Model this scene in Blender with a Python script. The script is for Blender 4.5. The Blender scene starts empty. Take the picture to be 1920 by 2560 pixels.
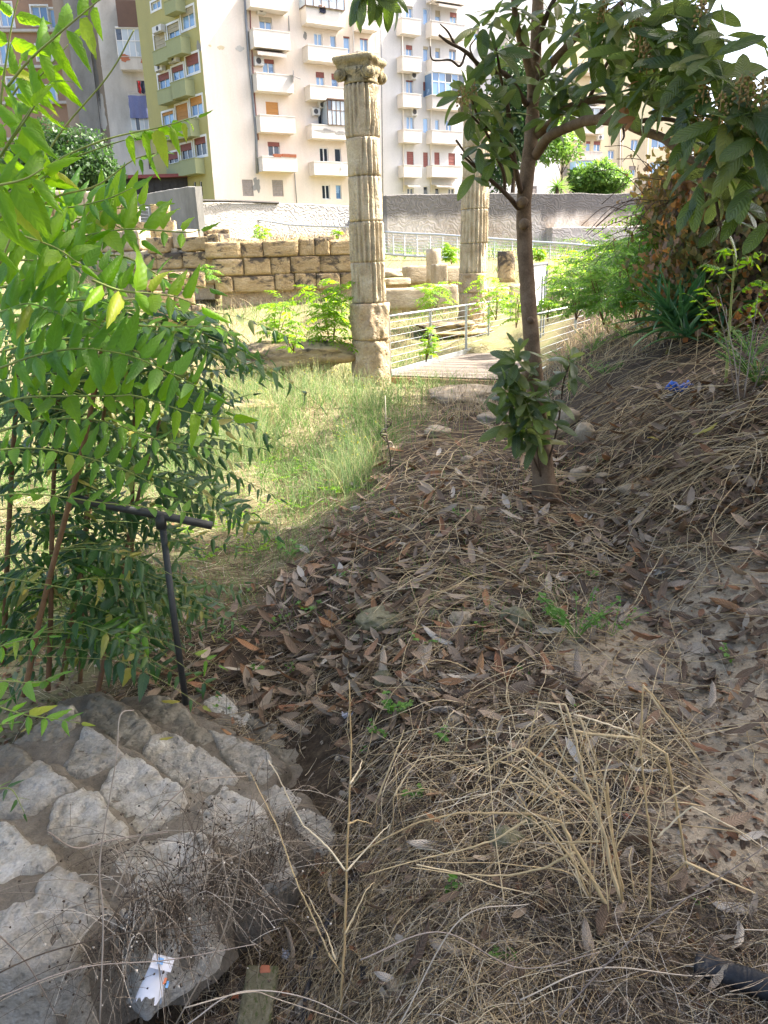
import bpy, math, random
import numpy as np
from mathutils import Vector, Matrix, Quaternion

SC = bpy.context.scene
COL = SC.collection
rng = np.random.default_rng(7)
random.seed(7)
R = math.radians

# ------------------------------------------------------------ camera
PITCH, ROLL, FPX = R(17.4), R(1.92), 1924.0
CAM = np.array([0.0, 0.0, 1.65])
_f = np.array([0, math.cos(PITCH), -math.sin(PITCH)])
_r0 = np.array([1.0, 0, 0]); _u0 = np.array([0, math.sin(PITCH), math.cos(PITCH)])
_r = math.cos(ROLL) * _r0 - math.sin(ROLL) * _u0
_u = math.sin(ROLL) * _r0 + math.cos(ROLL) * _u0
cam_data = bpy.data.cameras.new('camera')
cam = bpy.data.objects.new('camera', cam_data)
COL.objects.link(cam)
m = Matrix(((_r[0], _u[0], -_f[0], CAM[0]), (_r[1], _u[1], -_f[1], CAM[1]), (_r[2], _u[2], -_f[2], CAM[2]), (0, 0, 0, 1)))
cam.matrix_world = m
cam_data.sensor_fit = 'VERTICAL'
cam_data.sensor_height = 36.0
cam_data.lens = 36.0 * FPX / 2560.0
cam_data.clip_start = 0.05
cam_data.clip_end = 900
SC.camera = cam

# ------------------------------------------------------------ sky and sun
SUN_AZ, SUN_EL = R(74.0), R(50.0)          # azimuth clockwise from +Y (the view direction)
w = bpy.data.worlds.new('World'); SC.world = w; w.use_nodes = True
nt = w.node_tree; nt.nodes.clear()
sky = nt.nodes.new('ShaderNodeTexSky'); sky.sky_type = 'NISHITA'; sky.sun_disc = False
sky.sun_elevation = SUN_EL; sky.sun_rotation = SUN_AZ
sky.air_density = 0.75; sky.dust_density = 5.0; sky.ozone_density = 0.0
bg = nt.nodes.new('ShaderNodeBackground'); bg.inputs['Strength'].default_value = 0.15
out = nt.nodes.new('ShaderNodeOutputWorld')
nt.links.new(sky.outputs[0], bg.inputs[0]); nt.links.new(bg.outputs[0], out.inputs[0])
sd = bpy.data.lights.new('sun', 'SUN'); sd.energy = 4.3; sd.angle = R(0.55); sd.color = (1.0, 0.95, 0.86)
sun = bpy.data.objects.new('sun', sd); COL.objects.link(sun)
sdir = Vector((math.sin(SUN_AZ) * math.cos(SUN_EL), math.cos(SUN_AZ) * math.cos(SUN_EL), math.sin(SUN_EL)))
sun.rotation_euler = sdir.to_track_quat('Z', 'Y').to_euler(); sun.location = (6, 4, 30)
SC.view_settings.view_transform = 'Standard'; SC.view_settings.look = 'None'
SC.view_settings.exposure = 2.2; SC.view_settings.gamma = 1.0
SC.view_settings.use_curve_mapping = False
SC.cycles.max_bounces = 7; SC.cycles.transparent_max_bounces = 8
SC.cycles.use_denoising = True

# ------------------------------------------------------------ pixel rays
def ray(px, py):
    a = (px - 960.0) / FPX; b = (1280.0 - py) / FPX
    d = _f + a * _r + b * _u
    return d
def W(px, py, Y):
    d = ray(px, py); return CAM + d * (Y / d[1])
def onz(px, py, z):
    d = ray(px, py); return CAM + d * ((z - CAM[2]) / d[2])

# ------------------------------------------------------------ numpy noise
def _h(ix, iy, iz, s):
    n = (ix * 374761393 + iy * 668265263 + iz * 2147483647 + s * 974711) & 0xFFFFFFFF
    n = ((n ^ (n >> 13)) * 1274126177) & 0xFFFFFFFF
    n = (n ^ (n >> 16)) & 0xFFFFFFFF
    return n.astype(np.float64) / 4294967295.0
def vn(x, y, z=0.0, s=0):
    x, y, z = np.broadcast_arrays(np.asarray(x, float), np.asarray(y, float), np.asarray(z, float))
    ix, iy, iz = np.floor(x).astype(np.int64), np.floor(y).astype(np.int64), np.floor(z).astype(np.int64)
    fx, fy, fz = x - ix, y - iy, z - iz
    fx, fy, fz = fx * fx * (3 - 2 * fx), fy * fy * (3 - 2 * fy), fz * fz * (3 - 2 * fz)
    r = 0
    for a in (0, 1):
        for b in (0, 1):
            for c in (0, 1):
                wgt = (fx if a else 1 - fx) * (fy if b else 1 - fy) * (fz if c else 1 - fz)
                r = r + wgt * _h(ix + a, iy + b, iz + c, s)
    return r * 2 - 1
def fbm(x, y, z=0.0, s=0, o=4):
    r = 0; a = 0.5
    x = np.asarray(x, float); y = np.asarray(y, float); z = np.asarray(z, float)
    for i in range(o):
        r = r + a * vn(x, y, z, s + i); x, y, z = x * 2.03, y * 2.03, z * 2.03; a *= 0.5
    return r
def sm(a, b, x):
    t = np.clip((np.asarray(x, float) - a) / (b - a), 0, 1); return t * t * (3 - 2 * t)

# ------------------------------------------------------------ terrain height
_YK = [-30, 0, 2, 5, 9, 12, 14.5, 17, 20, 22, 24, 30, 38, 45, 51, 54, 300]
_ZR = [0, 0, 0, 0, -.08, -.20, -.42, -.32, .15, .55, .80, 1.4, 2.1, 2.6, 2.9, 5.4, 5.4]
_ZL = [0, 0, 0, -.03, -.12, -.15, -.14, .10, .60, .95, 2.15, 2.6, 3.1, 3.5, 3.6, 5.4, 5.4]
def Hs(x, y):
    x = np.asarray(x, float); y = np.asarray(y, float)
    k = sm(-.4, -1.0, x)
    z = np.interp(y, _YK, _ZR) * (1 - k) + np.interp(y, _YK, _ZL) * k
    wd = sm(2.2, 6.0, y)
    dep = sm(.15 + .5 * wd, -.45 - .7 * wd, x)
    z = z - .34 * dep * sm(-1.0, 1.0, y) * (1 - sm(6.0, 12.0, y))
    z = z - .14 * np.exp(-(((x + .42) / .33) ** 2 + ((y - 1.42) / .35) ** 2))
    x0 = .85 + .125 * y
    bank = 1.75 * (1 - np.exp(-np.maximum(0, x - x0) * .42)) * sm(1.5, 4.5, y) * (1 - .45 * sm(15, 22, y)) * (1 - sm(24, 34, y))
    z = z + bank
    return z
def H(x, y):
    x = np.asarray(x, float); y = np.asarray(y, float)
    near = 1 - sm(18, 26, y)
    z = Hs(x, y) + .10 * fbm(x * .9, y * .9, 0, 11, 3) * (.35 + .65 * sm(2, 6, y)) + .035 * fbm(x * 4, y * 4, 0, 17, 3) * near
    return z
def G(px, py):
    d = ray(px, py); t = 0.6; prev = t
    for i in range(4000):
        p = CAM + d * t
        if p[2] < float(H(p[0], p[1])): break
        prev = t; t *= 1.012
    a, b = prev, t
    for i in range(18):
        mt = (a + b) / 2; p = CAM + d * mt
        if p[2] < float(H(p[0], p[1])): b = mt
        else: a = mt
    return CAM + d * b
def Hn(x, y, e=.05):
    gx = (H(x + e, y) - H(x - e, y)) / (2 * e); gy = (H(x, y + e) - H(x, y - e)) / (2 * e)
    n = np.stack([-gx, -gy, np.ones_like(gx)], -1); return n / np.linalg.norm(n, axis=-1, keepdims=True)

# ------------------------------------------------------------ object helpers
ORG = {}
def tag(o, label=None, cat=None, group=None, kind=None):
    if label: o['label'] = label
    if cat: o['category'] = cat
    if group: o['group'] = group
    if kind: o['kind'] = kind
    return o
def empty(name, loc, label=None, cat=None, group=None, kind=None):
    o = bpy.data.objects.new(name, None); COL.objects.link(o)
    o.location = tuple(float(v) for v in loc); o.empty_display_size = .1
    ORG[o.name] = np.array([float(v) for v in loc]); return tag(o, label, cat, group, kind)
def rawmesh(name, V, F, mat=None, uv=None, rnd=None, smooth=True):
    """V (n,3); F list of lists or an int array (m,k)."""
    me = bpy.data.meshes.new(name)
    V = np.asarray(V, np.float32)
    if isinstance(F, np.ndarray):
        mcount, k = F.shape
        me.vertices.add(len(V)); me.vertices.foreach_set('co', V.ravel())
        me.loops.add(mcount * k); me.loops.foreach_set('vertex_index', F.astype(np.int32).ravel())
        me.polygons.add(mcount); me.polygons.foreach_set('loop_start', np.arange(0, mcount * k, k, dtype=np.int32))
        me.polygons.foreach_set('loop_total', np.full(mcount, k, np.int32))
        me.update(calc_edges=True)
        idx = F.ravel()
    else:
        me.from_pydata([tuple(map(float, v)) for v in V], [], F); me.update()
        idx = np.array([i for f in F for i in f], int)
    if smooth: me.polygons.foreach_set('use_smooth', np.ones(len(me.polygons), bool))
    if uv is not None:
        l = me.uv_layers.new(name='UVMap'); l.data.foreach_set('uv', np.asarray(uv, np.float32)[idx].ravel())
    if rnd is not None:
        a = me.attributes.new('rnd', 'FLOAT', 'POINT'); a.data.foreach_set('value', np.asarray(rnd, np.float32))
    if mat: me.materials.append(mat)
    return me
def link(name, me, parent=None, loc=None, org=None):
    """me is in coordinates relative to loc (world)."""
    o = bpy.data.objects.new(name, me); COL.objects.link(o)
    if parent is not None:
        o.parent = parent
        po = ORG[parent.name]
        if loc is None: loc = po
        o.location = tuple(float(a) for a in (np.asarray(loc) - po))
        ORG[o.name] = np.asarray(loc, float)
    else:
        if loc is None: loc = (0, 0, 0)
        o.location = tuple(float(a) for a in loc); ORG[o.name] = np.asarray(loc, float)
    return o
def build(name, V, F, mat, parent=None, org=None, uv=None, rnd=None, smooth=True):
    """V in world coordinates; the object origin is the parent's origin, or org."""
    V = np.asarray(V, float)
    if org is None:
        org = ORG[parent.name] if parent is not None else np.array([V[:, 0].mean(), V[:, 1].mean(), V[:, 2].min()])
    me = rawmesh(name, V - np.asarray(org), F, mat, uv, rnd, smooth)
    return link(name, me, parent, org)
class MB:
    def __init__(s): s.V = []; s.F = []; s.n = 0
    def add(s, V, F):
        V = np.asarray(V, float); s.V.append(V)
        for f in F: s.F.append([int(i) + s.n for i in f])
        s.n += len(V); return s
    def box(s, c, size, ax=None, bev=0):
        c = np.asarray(c, float); h = np.asarray(size, float) / 2
        ax = np.eye(3) if ax is None else np.asarray(ax, float)
        P = np.array([[x, y, z] for z in (-1, 1) for y in (-1, 1) for x in (-1, 1)], float) * h
        s.add(c + P @ ax, [[0, 2, 3, 1], [4, 5, 7, 6], [0, 1, 5, 4], [2, 6, 7, 3], [0, 4, 6, 2], [1, 3, 7, 5]]); return s
    def tube(s, P, r, sides=6, cap=True):
        V, F = tube(P, r, sides, cap); s.add(V, F); return s
    def build(s, name, mat, parent=None, org=None, smooth=False):
        return build(name, np.concatenate(s.V), s.F, mat, parent, org, smooth=smooth)
def frames(P):
    P = np.asarray(P, float); T = np.gradient(P, axis=0); T /= (np.linalg.norm(T, axis=1, keepdims=True) + 1e-12)
    ref = np.array([0, 0, 1.0]) if abs(T[0, 2]) < .9 else np.array([0, 1.0, 0])
    A = []; a = np.cross(T[0], ref); a /= np.linalg.norm(a)
    for t in T:
        a = a - t * np.dot(a, t); a /= (np.linalg.norm(a) + 1e-12); A.append(a.copy())
    A = np.array(A); B = np.cross(T, A); return T, A, B
def tube(P, r, sides=6, cap=True, wob=0, seed=0):
    P = np.asarray(P, float); n = len(P); r = np.broadcast_to(np.asarray(r, float), (n,))
    T, A, B = frames(P)
    th = np.linspace(0, 2 * math.pi, sides, endpoint=False)
    rr = r[:, None] * np.ones(sides)[None]
    if wob:
        rr = rr * (1 + wob * fbm(np.cos(th)[None] * 1.5 + 7, np.sin(th)[None] * 1.5, (np.arange(n) * .35)[:, None], seed, 3) * 2)
    V = P[:, None] + rr[..., None] * (np.cos(th)[None, :, None] * A[:, None] + np.sin(th)[None, :, None] * B[:, None])
    V = V.reshape(-1, 3); F = []
    for i in range(n - 1):
        for j in range(sides):
            k = (j + 1) % sides
            F.append([i * sides + j, i * sides + k, (i + 1) * sides + k, (i + 1) * sides + j])
    if cap:
        F.append(list(range(sides))[::-1]); F.append([(n - 1) * sides + j for j in range(sides)])
    return V, F
def tubes_np(P, Rr, sides=3):
    """P (K,S,3), Rr (K,S): many thin tubes at once."""
    K, S, _ = P.shape
    T = np.gradient(P, axis=1); T /= (np.linalg.norm(T, axis=2, keepdims=True) + 1e-9)
    ref = np.array([.31, .17, .93]); A = np.cross(T, ref); A /= (np.linalg.norm(A, axis=2, keepdims=True) + 1e-9); B = np.cross(T, A)
    th = np.linspace(0, 2 * math.pi, sides, endpoint=False)
    V = P[:, :, None] + Rr[:, :, None, None] * (np.cos(th)[None, None, :, None] * A[:, :, None] + np.sin(th)[None, None, :, None] * B[:, :, None])
    i = np.arange(S - 1)[:, None]; j = np.arange(sides)[None]
    k = (j + 1) % sides
    f = np.stack([i * sides + j, i * sides + k, (i + 1) * sides + k, (i + 1) * sides + j], -1).reshape(-1, 4)
    F = (np.arange(K)[:, None, None] * (S * sides) + f[None]).reshape(-1, 4)
    return V.reshape(-1, 3), F
def spline(P, n):
    """Catmull-Rom through the points P, n samples."""
    P = np.asarray(P, float)
    if len(P) == 2: return P[0] + (P[1] - P[0]) * np.linspace(0, 1, n)[:, None]
    Q = np.vstack([2 * P[0] - P[1], P, 2 * P[-1] - P[-2]])
    t = np.linspace(0, len(P) - 1 - 1e-9, n); i = t.astype(int); u = (t - i)[:, None]
    a, b, c, d = Q[i], Q[i + 1], Q[i + 2], Q[i + 3]
    return .5 * ((2 * b) + (-a + c) * u + (2 * a - 5 * b + 4 * c - d) * u ** 2 + (-a + 3 * b - 3 * c + d) * u ** 3)
def inst(T, F, Rm, pos, uv=None, rnd=None):
    """copies of a template: T (n,3), F (m,k), Rm (K,3,3) rows = axes*scale, pos (K,3)"""
    n = len(T); K = len(pos)
    V = np.einsum('nj,kji->kni', T, Rm) + pos[:, None]
    FF = (np.arange(K)[:, None, None] * n + F[None]).reshape(-1, F.shape[1])
    U = None if uv is None else np.tile(uv, (K, 1))
    r = None if rnd is None else np.repeat(rnd, n)
    return V.reshape(-1, 3), FF, U, r
def axes_from(d, up):
    """rows: x = along d, y = side, z = normal close to up. arrays (K,3)"""
    d = d / (np.linalg.norm(d, axis=-1, keepdims=True) + 1e-9)
    y = np.cross(up, d); y /= (np.linalg.norm(y, axis=-1, keepdims=True) + 1e-9)
    z = np.cross(d, y); return np.stack([d, y, z], -2)
def quat_of(ax):
    m3 = Matrix([[float(ax[j][i]) for j in range(3)] for i in range(3)]); return m3.to_quaternion()

# ------------------------------------------------------------ materials
class NT:
    def __init__(s, name):
        s.m = bpy.data.materials.new(name); s.m.use_nodes = True; s.t = s.m.node_tree; s.t.nodes.clear()
        s.out = s.t.nodes.new('ShaderNodeOutputMaterial')
    def n(s, typ, ins=None, **kw):
        nd = s.t.nodes.new(typ)
        for k, v in kw.items(): setattr(nd, k, v)
        for k, v in (ins or {}).items():
            sock = nd.inputs[k]
            if isinstance(v, bpy.types.NodeSocket): s.t.links.new(v, sock)
            else: sock.default_value = v
        return nd
    def ramp(s, fac, stops, interp='LINEAR'):
        nd = s.t.nodes.new('ShaderNodeValToRGB'); s.t.links.new(fac, nd.inputs[0]); cr = nd.color_ramp; cr.interpolation = interp
        while len(cr.elements) > len(stops): cr.elements.remove(cr.elements[-1])
        while len(cr.elements) < len(stops): cr.elements.new(1)
        for e, (p, c) in zip(cr.elements, stops):
            e.position = p; e.color = (*c, 1) if len(c) == 3 else c
        return nd.outputs[0]
    def mix(s, f, a, b, mode='MIX'):
        nd = s.n('ShaderNodeMix', data_type='RGBA', blend_type=mode)
        for k, v in ((0, f), (6, a), (7, b)):
            if isinstance(v, bpy.types.NodeSocket): s.t.links.new(v, nd.inputs[k])
            else: nd.inputs[k].default_value = (*v, 1) if isinstance(v, tuple) and len(v) == 3 else v
        return nd.outputs[2]
    def math(s, op, a, b=0.0, c=None):
        nd = s.n('ShaderNodeMath', operation=op)
        for k, v in enumerate((a, b) if c is None else (a, b, c)):
            if isinstance(v, bpy.types.NodeSocket): s.t.links.new(v, nd.inputs[k])
            else: nd.inputs[k].default_value = v
        return nd.outputs[0]
    def coord(s, rand=True):
        tc = s.n('ShaderNodeTexCoord').outputs['Object']
        if not rand: return tc
        oi = s.n('ShaderNodeObjectInfo').outputs['Random']
        k = s.math('MULTIPLY', oi, 37.0)
        return s.n('ShaderNodeVectorMath', {0: tc, 1: s.n('ShaderNodeCombineXYZ', {0: k, 1: k, 2: k}).outputs[0]}, operation='ADD').outputs[0]
    def noise(s, vec, scale, detail=5, rough=.55, dist=0.0):
        return s.n('ShaderNodeTexNoise', {'Vector': vec, 'Scale': scale, 'Detail': detail, 'Roughness': rough, 'Distortion': dist}).outputs[0]
    def rand(s): return s.n('ShaderNodeObjectInfo').outputs['Random']
    def bump(s, h, strength=.4, dist=.02, normal=None):
        ins = {'Height': h, 'Strength': strength, 'Distance': dist}
        if normal is not None: ins['Normal'] = normal
        return s.n('ShaderNodeBump', ins).outputs[0]
    def bsdf(s, col, rough=.8, normal=None, spec=.3, metal=0.0, **kw):
        ins = {'Base Color': col if isinstance(col, bpy.types.NodeSocket) else (*col, 1), 'Roughness': rough, 'Metallic': metal, 'Specular IOR Level': spec}
        if normal is not None: ins['Normal'] = normal
        ins.update(kw)
        return s.n('ShaderNodeBsdfPrincipled', ins).outputs[0]
    def done(s, sh): s.t.links.new(sh, s.out.inputs[0]); return s.m

def m_stone(name, stops, scale=3.0, bump=.5, bscale=14.0, bdist=.02, rough=.9, pits=0.0, dark=None, rand=True, rvar=.15, moss=None, crust=0.0):
    t = NT(name); c = t.coord(rand)
    f = t.noise(c, scale, 6, .62, .3); col = t.ramp(f, stops)
    fine = t.noise(c, bscale * 3, 4, .6)
    col = t.mix(.55, col, t.ramp(fine, [(.25, (.45, .45, .45)), (.75, (1.25, 1.25, 1.25))]), 'MULTIPLY')
    if dark:      # lichen and soot stains with their own outline
        dn = t.noise(c, dark[0], 7, .68, .6)
        if crust:   # black crust grows from the top of each exposed block downwards
            zl = t.n('ShaderNodeSeparateXYZ', {0: t.n('ShaderNodeTexCoord').outputs['Object']}).outputs[2]
            dn = t.math('ADD', dn, t.math('MULTIPLY', zl, crust))
        col = t.mix(t.ramp(dn, [(dark[1], (0, 0, 0)), (dark[1] + .09, (1, 1, 1))]), col, dark[2])
    if moss:
        mn = t.noise(c, moss[0], 6, .7)
        col = t.mix(t.ramp(mn, [(moss[1], (0, 0, 0)), (moss[1] + .08, (1, 1, 1))]), col, moss[2])
    col = t.mix(t.math('MULTIPLY', t.rand(), rvar), col, tuple(x * .45 for x in stops[0][1]))
    b = t.noise(c, bscale, 8, .7, .2)
    nrm = t.bump(b, bump, bdist)
    if pits:
        v = t.n('ShaderNodeTexVoronoi', {'Vector': c, 'Scale': pits}).outputs['Distance']
        nrm = t.bump(t.ramp(v, [(.1, (0, 0, 0)), (.35, (1, 1, 1))]), .5, bdist, nrm)
    return t.done(t.bsdf(col, rough, nrm, .2))

def m_plain(name, col, rough=.6, metal=0.0, nscale=8.0, nvar=.25, bump=.15, spec=.4, bdist=.004):
    t = NT(name); c = t.coord()
    f = t.noise(c, nscale, 6, .65)
    cc = t.mix(1.0, tuple(col), t.ramp(f, [(.2, (1 - nvar,) * 3), (.8, (1 + nvar * .6,) * 3)]), 'MULTIPLY')
    return t.done(t.bsdf(cc, rough, t.bump(t.noise(c, nscale * 6, 4), bump, bdist), spec, metal))

def m_plaster(name, base, stain, scale=.35, stainpos=.6, bump=.2, fine=9.0):
    t = NT(name); c = t.coord(False)
    mp = t.n('ShaderNodeMapping', {'Vector': c, 'Scale': (1, 1, .35)}).outputs[0]
    f = t.noise(mp, scale, 8, .6, .8)
    col = t.mix(t.ramp(f, [(stainpos - .14, (0, 0, 0)), (stainpos + .12, (1, 1, 1))]), tuple(base), tuple(stain))
    drip = t.noise(t.n('ShaderNodeMapping', {'Vector': c, 'Scale': (2.2, 2.2, .12)}).outputs[0], 1.0, 6, .7)
    col = t.mix(.35, col, t.ramp(drip, [(.3, (.86, .85, .83)), (.6, (1.04, 1.04, 1.04))]), 'MULTIPLY')
    sp = t.noise(c, fine, 6, .7)
    col = t.mix(.5, col, t.ramp(sp, [(.3, (.86, .86, .86)), (.7, (1.06, 1.06, 1.06))]), 'MULTIPLY')
    return t.done(t.bsdf(col, .92, t.bump(sp, bump, .03), .15))

def m_leaf(name, stops, trans=.35, tcol=(.35, .6, .05), rough=.5, spec=.4, vein=(.25, .35, .1), ribs=9.0, veinamt=.5, ribbump=.5, spots=None, coat=0.0, back=None):
    """stops: ramp over the leaf's own random number; UV u runs base to tip, v across."""
    t = NT(name)
    at = t.n('ShaderNodeAttribute', attribute_name='rnd').outputs['Fac']
    r = t.math('FRACT', t.math('ADD', at, t.rand()))
    col = t.ramp(r, stops)
    uv = t.n('ShaderNodeUVMap', uv_map='UVMap').outputs[0]
    s = t.n('ShaderNodeSeparateXYZ', {0: uv})
    va = t.math('ABSOLUTE', t.math('SUBTRACT', s.outputs[1], .5))
    mid = t.ramp(va, [(.0, (1, 1, 1)), (.035, (0, 0, 0))])
    rb = t.math('SINE', t.math('MULTIPLY', t.math('SUBTRACT', s.outputs[0], t.math('MULTIPLY', va, .35)), ribs * 6.283))
    ribm = t.ramp(rb, [(.80, (0, 0, 0)), (.98, (1, 1, 1))])
    vm = t.mix(1.0, mid, t.mix(.45, (0, 0, 0), ribm), 'ADD')
    col = t.mix(t.math('MULTIPLY', vm, veinamt), col, vein)
    c = t.coord(); nz = t.noise(c, 28, 5, .7)
    col = t.mix(.5, col, t.ramp(nz, [(.3, (.7, .72, .7)), (.7, (1.2, 1.18, 1.1))]), 'MULTIPLY')
    if spots:
        sn = t.noise(c, 45, 4, .7)
        col = t.mix(t.ramp(sn, [(.70, (0, 0, 0)), (.76, (1, 1, 1))]), col, spots)
    if back: col = t.mix(t.math('MULTIPLY', t.n('ShaderNodeNewGeometry').outputs['Backfacing'], .6), col, back)      # paler underside
    nrm = t.bump(t.math('ADD', t.math('MULTIPLY', rb, .5), t.math('MULTIPLY', t.math('MINIMUM', va, .06), -12.0)), ribbump, .0016)
    a = t.bsdf(col, rough, nrm, spec, 0.0, **({'Coat Weight': coat} if coat else {}))
    if trans <= 0: return t.done(a)
    tc = t.mix(1.0, t.mix(.5, col, tuple(tcol)), (1.6, 1.6, 1.6), 'MULTIPLY')
    b = t.n('ShaderNodeBsdfTranslucent', {'Color': tc, 'Normal': nrm}).outputs[0]
    return t.done(t.n('ShaderNodeMixShader', {0: trans, 1: a, 2: b}).outputs[0])

def m_stem(name, stops, rough=.8, nscale=30, trans=0.0):
    t = NT(name)
    at = t.n('ShaderNodeAttribute', attribute_name='rnd').outputs['Fac']
    r = t.math('FRACT', t.math('ADD', at, t.rand())); col = t.ramp(r, stops)
    c = t.coord(False)
    col = t.mix(.6, col, t.ramp(t.noise(c, nscale, 4, .6), [(.3, (.6, .6, .6)), (.7, (1.25, 1.25, 1.25))]), 'MULTIPLY')
    a = t.bsdf(col, rough, None, .25)
    if trans <= 0: return t.done(a)
    b = t.n('ShaderNodeBsdfTranslucent', {'Color': t.mix(1.0, col, (1.5, 1.6, 1.0), 'MULTIPLY')}).outputs[0]
    return t.done(t.n('ShaderNodeMixShader', {0: trans, 1: a, 2: b}).outputs[0])

def m_glass(name, a, b, rough=.08):
    t = NT(name); c = t.coord()
    f = t.noise(c, .9, 3, .5)
    k = t.math('FRACT', t.math('ADD', t.math('MULTIPLY', f, .6), t.rand()))
    return t.done(t.bsdf(t.ramp(k, [(.15, a), (.85, b)]), rough, None, .8))

M = {}
M['block'] = m_stone('ruin_limestone', [(.2, (.32, .225, .12)), (.5, (.53, .39, .205)), (.8, (.65, .53, .35))], 2.2, 1.0, 5, .09, dark=(1.7, .53, (.085, .072, .058)), rvar=.35, crust=.16)
M['block_dry'] = m_stone('ruin_limestone_pale', [(.2, (.30, .24, .16)), (.5, (.50, .41, .28)), (.8, (.62, .56, .45))], 2.6, .8, 8, .05, dark=(1.3, .60, (.13, .12, .10)), rvar=.3)
M['column'] = m_stone('column_limestone', [(.25, (.34, .265, .165)), (.5, (.50, .41, .27)), (.8, (.64, .57, .43))], 3.6, .9, 14, .02, dark=(2.4, .575, (.25, .215, .165)), rvar=.12, pits=18)
M['drumrough'] = m_stone('column_rough_stone', [(.2, (.28, .19, .11)), (.5, (.46, .35, .22)), (.8, (.60, .50, .36))], 4.0, 1.0, 9, .05, pits=13, rvar=.1)
M['capital'] = m_stone('capital_lichen_stone', [(.25, (.16, .13, .07)), (.5, (.34, .28, .16)), (.8, (.52, .45, .32))], 5.0, .9, 18, .03, dark=(5.0, .52, (.10, .09, .065)), pits=16, rvar=.0)
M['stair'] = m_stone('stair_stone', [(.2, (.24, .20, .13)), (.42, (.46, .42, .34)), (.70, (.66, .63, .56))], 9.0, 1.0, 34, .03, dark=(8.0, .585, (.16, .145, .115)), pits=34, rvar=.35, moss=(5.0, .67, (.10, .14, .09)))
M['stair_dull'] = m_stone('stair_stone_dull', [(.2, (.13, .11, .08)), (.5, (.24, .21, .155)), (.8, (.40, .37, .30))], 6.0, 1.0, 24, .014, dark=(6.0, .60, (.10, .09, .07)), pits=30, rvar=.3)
M['mortar'] = m_stone('stair_mortar', [(.2, (.10, .082, .058)), (.5, (.165, .14, .105)), (.8, (.24, .21, .165))], 12.0, 1.0, 55, .012, rvar=0)
M['rock'] = m_stone('loose_rock', [(.2, (.24, .18, .11)), (.5, (.38, .31, .21)), (.8, (.52, .46, .36))], 8.0, .9, 30, .01, moss=(7, .60, (.12, .13, .06)), rvar=.35)
M['mossrock'] = m_stone('mossy_rock', [(.2, (.13, .12, .07)), (.5, (.24, .22, .13)), (.8, (.36, .33, .24))], 8.0, .9, 30, .01, moss=(6, .54, (.11, .13, .045)), rvar=.2)
M['bark'] = m_stone('loquat_bark', [(.25, (.095, .060, .034)), (.5, (.17, .115, .070)), (.8, (.25, .18, .12))], 9.0, .9, 30, .008, rvar=0, moss=(14, .66, (.28, .25, .19)))
M['bark_dark'] = m_stone('twig_bark', [(.25, (.05, .035, .022)), (.6, (.11, .075, .048)), (.9, (.18, .13, .09))], 14.0, .7, 40, .005, rvar=0)
M['metal'] = m_plain('galvanised_steel', (.46, .48, .50), .42, .75, 6, .2, .1)
M['metal_paint'] = m_plain('grey_painted_steel', (.24, .25, .26), .5, .3, 5, .25, .1)
M['wood'] = m_plain('weathered_deck_wood', (.15, .12, .095), .85, 0, 9, .45, .5)
M['wood_end'] = m_plain('deck_timber_edge', (.32, .20, .115), .85, 0, 9, .4, .5)
M['signwhite'] = m_plain('white_sign_panel', (.80, .80, .80), .45, 0, 3, .06, .03)
M['rubber'] = m_stone('black_plastic_pipe', [(.3, (.014, .015, .017)), (.6, (.028, .028, .029)), (.8, (.10, .082, .06))], 12, .5, 40, .004, .42, dark=(11, .555, (.19, .15, .105)), rvar=0)
M['blackrail'] = m_plain('dark_painted_tube', (.040, .042, .040), .5, .2, 20, .5, .3)
M['bluebag'] = m_plain('blue_plastic_bag', (.02, .10, .42), .3, 0, 16, .5, .6)
M['paper'] = m_plain('white_paper_cup', (.52, .53, .56), .5, 0, 6, .12, .05)
M['terracotta'] = m_plain('terracotta', (.42, .15, .08), .8)
M['printblue'] = m_plain('printed_blue', (.15, .32, .55), .5)
M['printred'] = m_plain('printed_orange', (.55, .16, .06), .5)
M['cream'] = m_plaster('cream_plaster', (.74, .665, .585), (.70, .57, .44), .11, .56)
M['white'] = m_plaster('white_plaster', (.59, .58, .565), (.55, .54, .52), .10, .6)
M['green'] = m_plaster('green_plaster', (.42, .38, .16), (.35, .33, .17), .12, .60)
M['greenbal'] = m_plaster('green_parapet_plaster', (.32, .34, .19), (.27, .29, .17), .3, .6)
M['yellow'] = m_plaster('yellow_plaster', (.56, .485, .33), (.50, .42, .28), .10, .62)
M['taupe'] = m_plaster('taupe_plaster', (.31, .255, .20), (.26, .21, .165), .13, .6)
M['greyb'] = m_plaster('grey_render', (.30, .29, .27), (.17, .165, .15), .4, .54)
M['brownb'] = m_plaster('brown_plaster', (.36, .235, .165), (.30, .20, .15), .12, .6)
M['shabby'] = m_plaster('shabby_white_plaster', (.58, .56, .52), (.36, .33, .29), .35, .56)
M['balwhite'] = m_plaster('balcony_plaster', (.66, .62, .57), (.58, .52, .46), .6, .62)
M['balmosaic'] = m_stone('mosaic_balcony', [(.3, (.55, .48, .38)), (.6, (.66, .62, .55))], 2.0, .3, 8, .02, dark=(1.4, .58, (.42, .16, .08)), rvar=0)
M['frame'] = m_plain('white_window_frame', (.72, .72, .70), .5, 0, 2, .08, .03)
M['framebrown'] = m_plain('brown_window_frame', (.12, .07, .045), .5, 0, 2, .2, .03)
M['glass'] = m_glass('window_glass', (.10, .20, .36), (.24, .40, .62))  # blue base colour paints in the reflected sky
M['glassdark'] = m_glass('dark_window_glass', (.018, .024, .035), (.05, .06, .08))
M['glasspale'] = m_glass('pale_frosted_glass', (.32, .38, .42), (.48, .54, .58), .25)
M['shred'] = m_plain('red_brown_shutter', (.24, .085, .07), .7, 0, 6, .2, .2)
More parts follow.
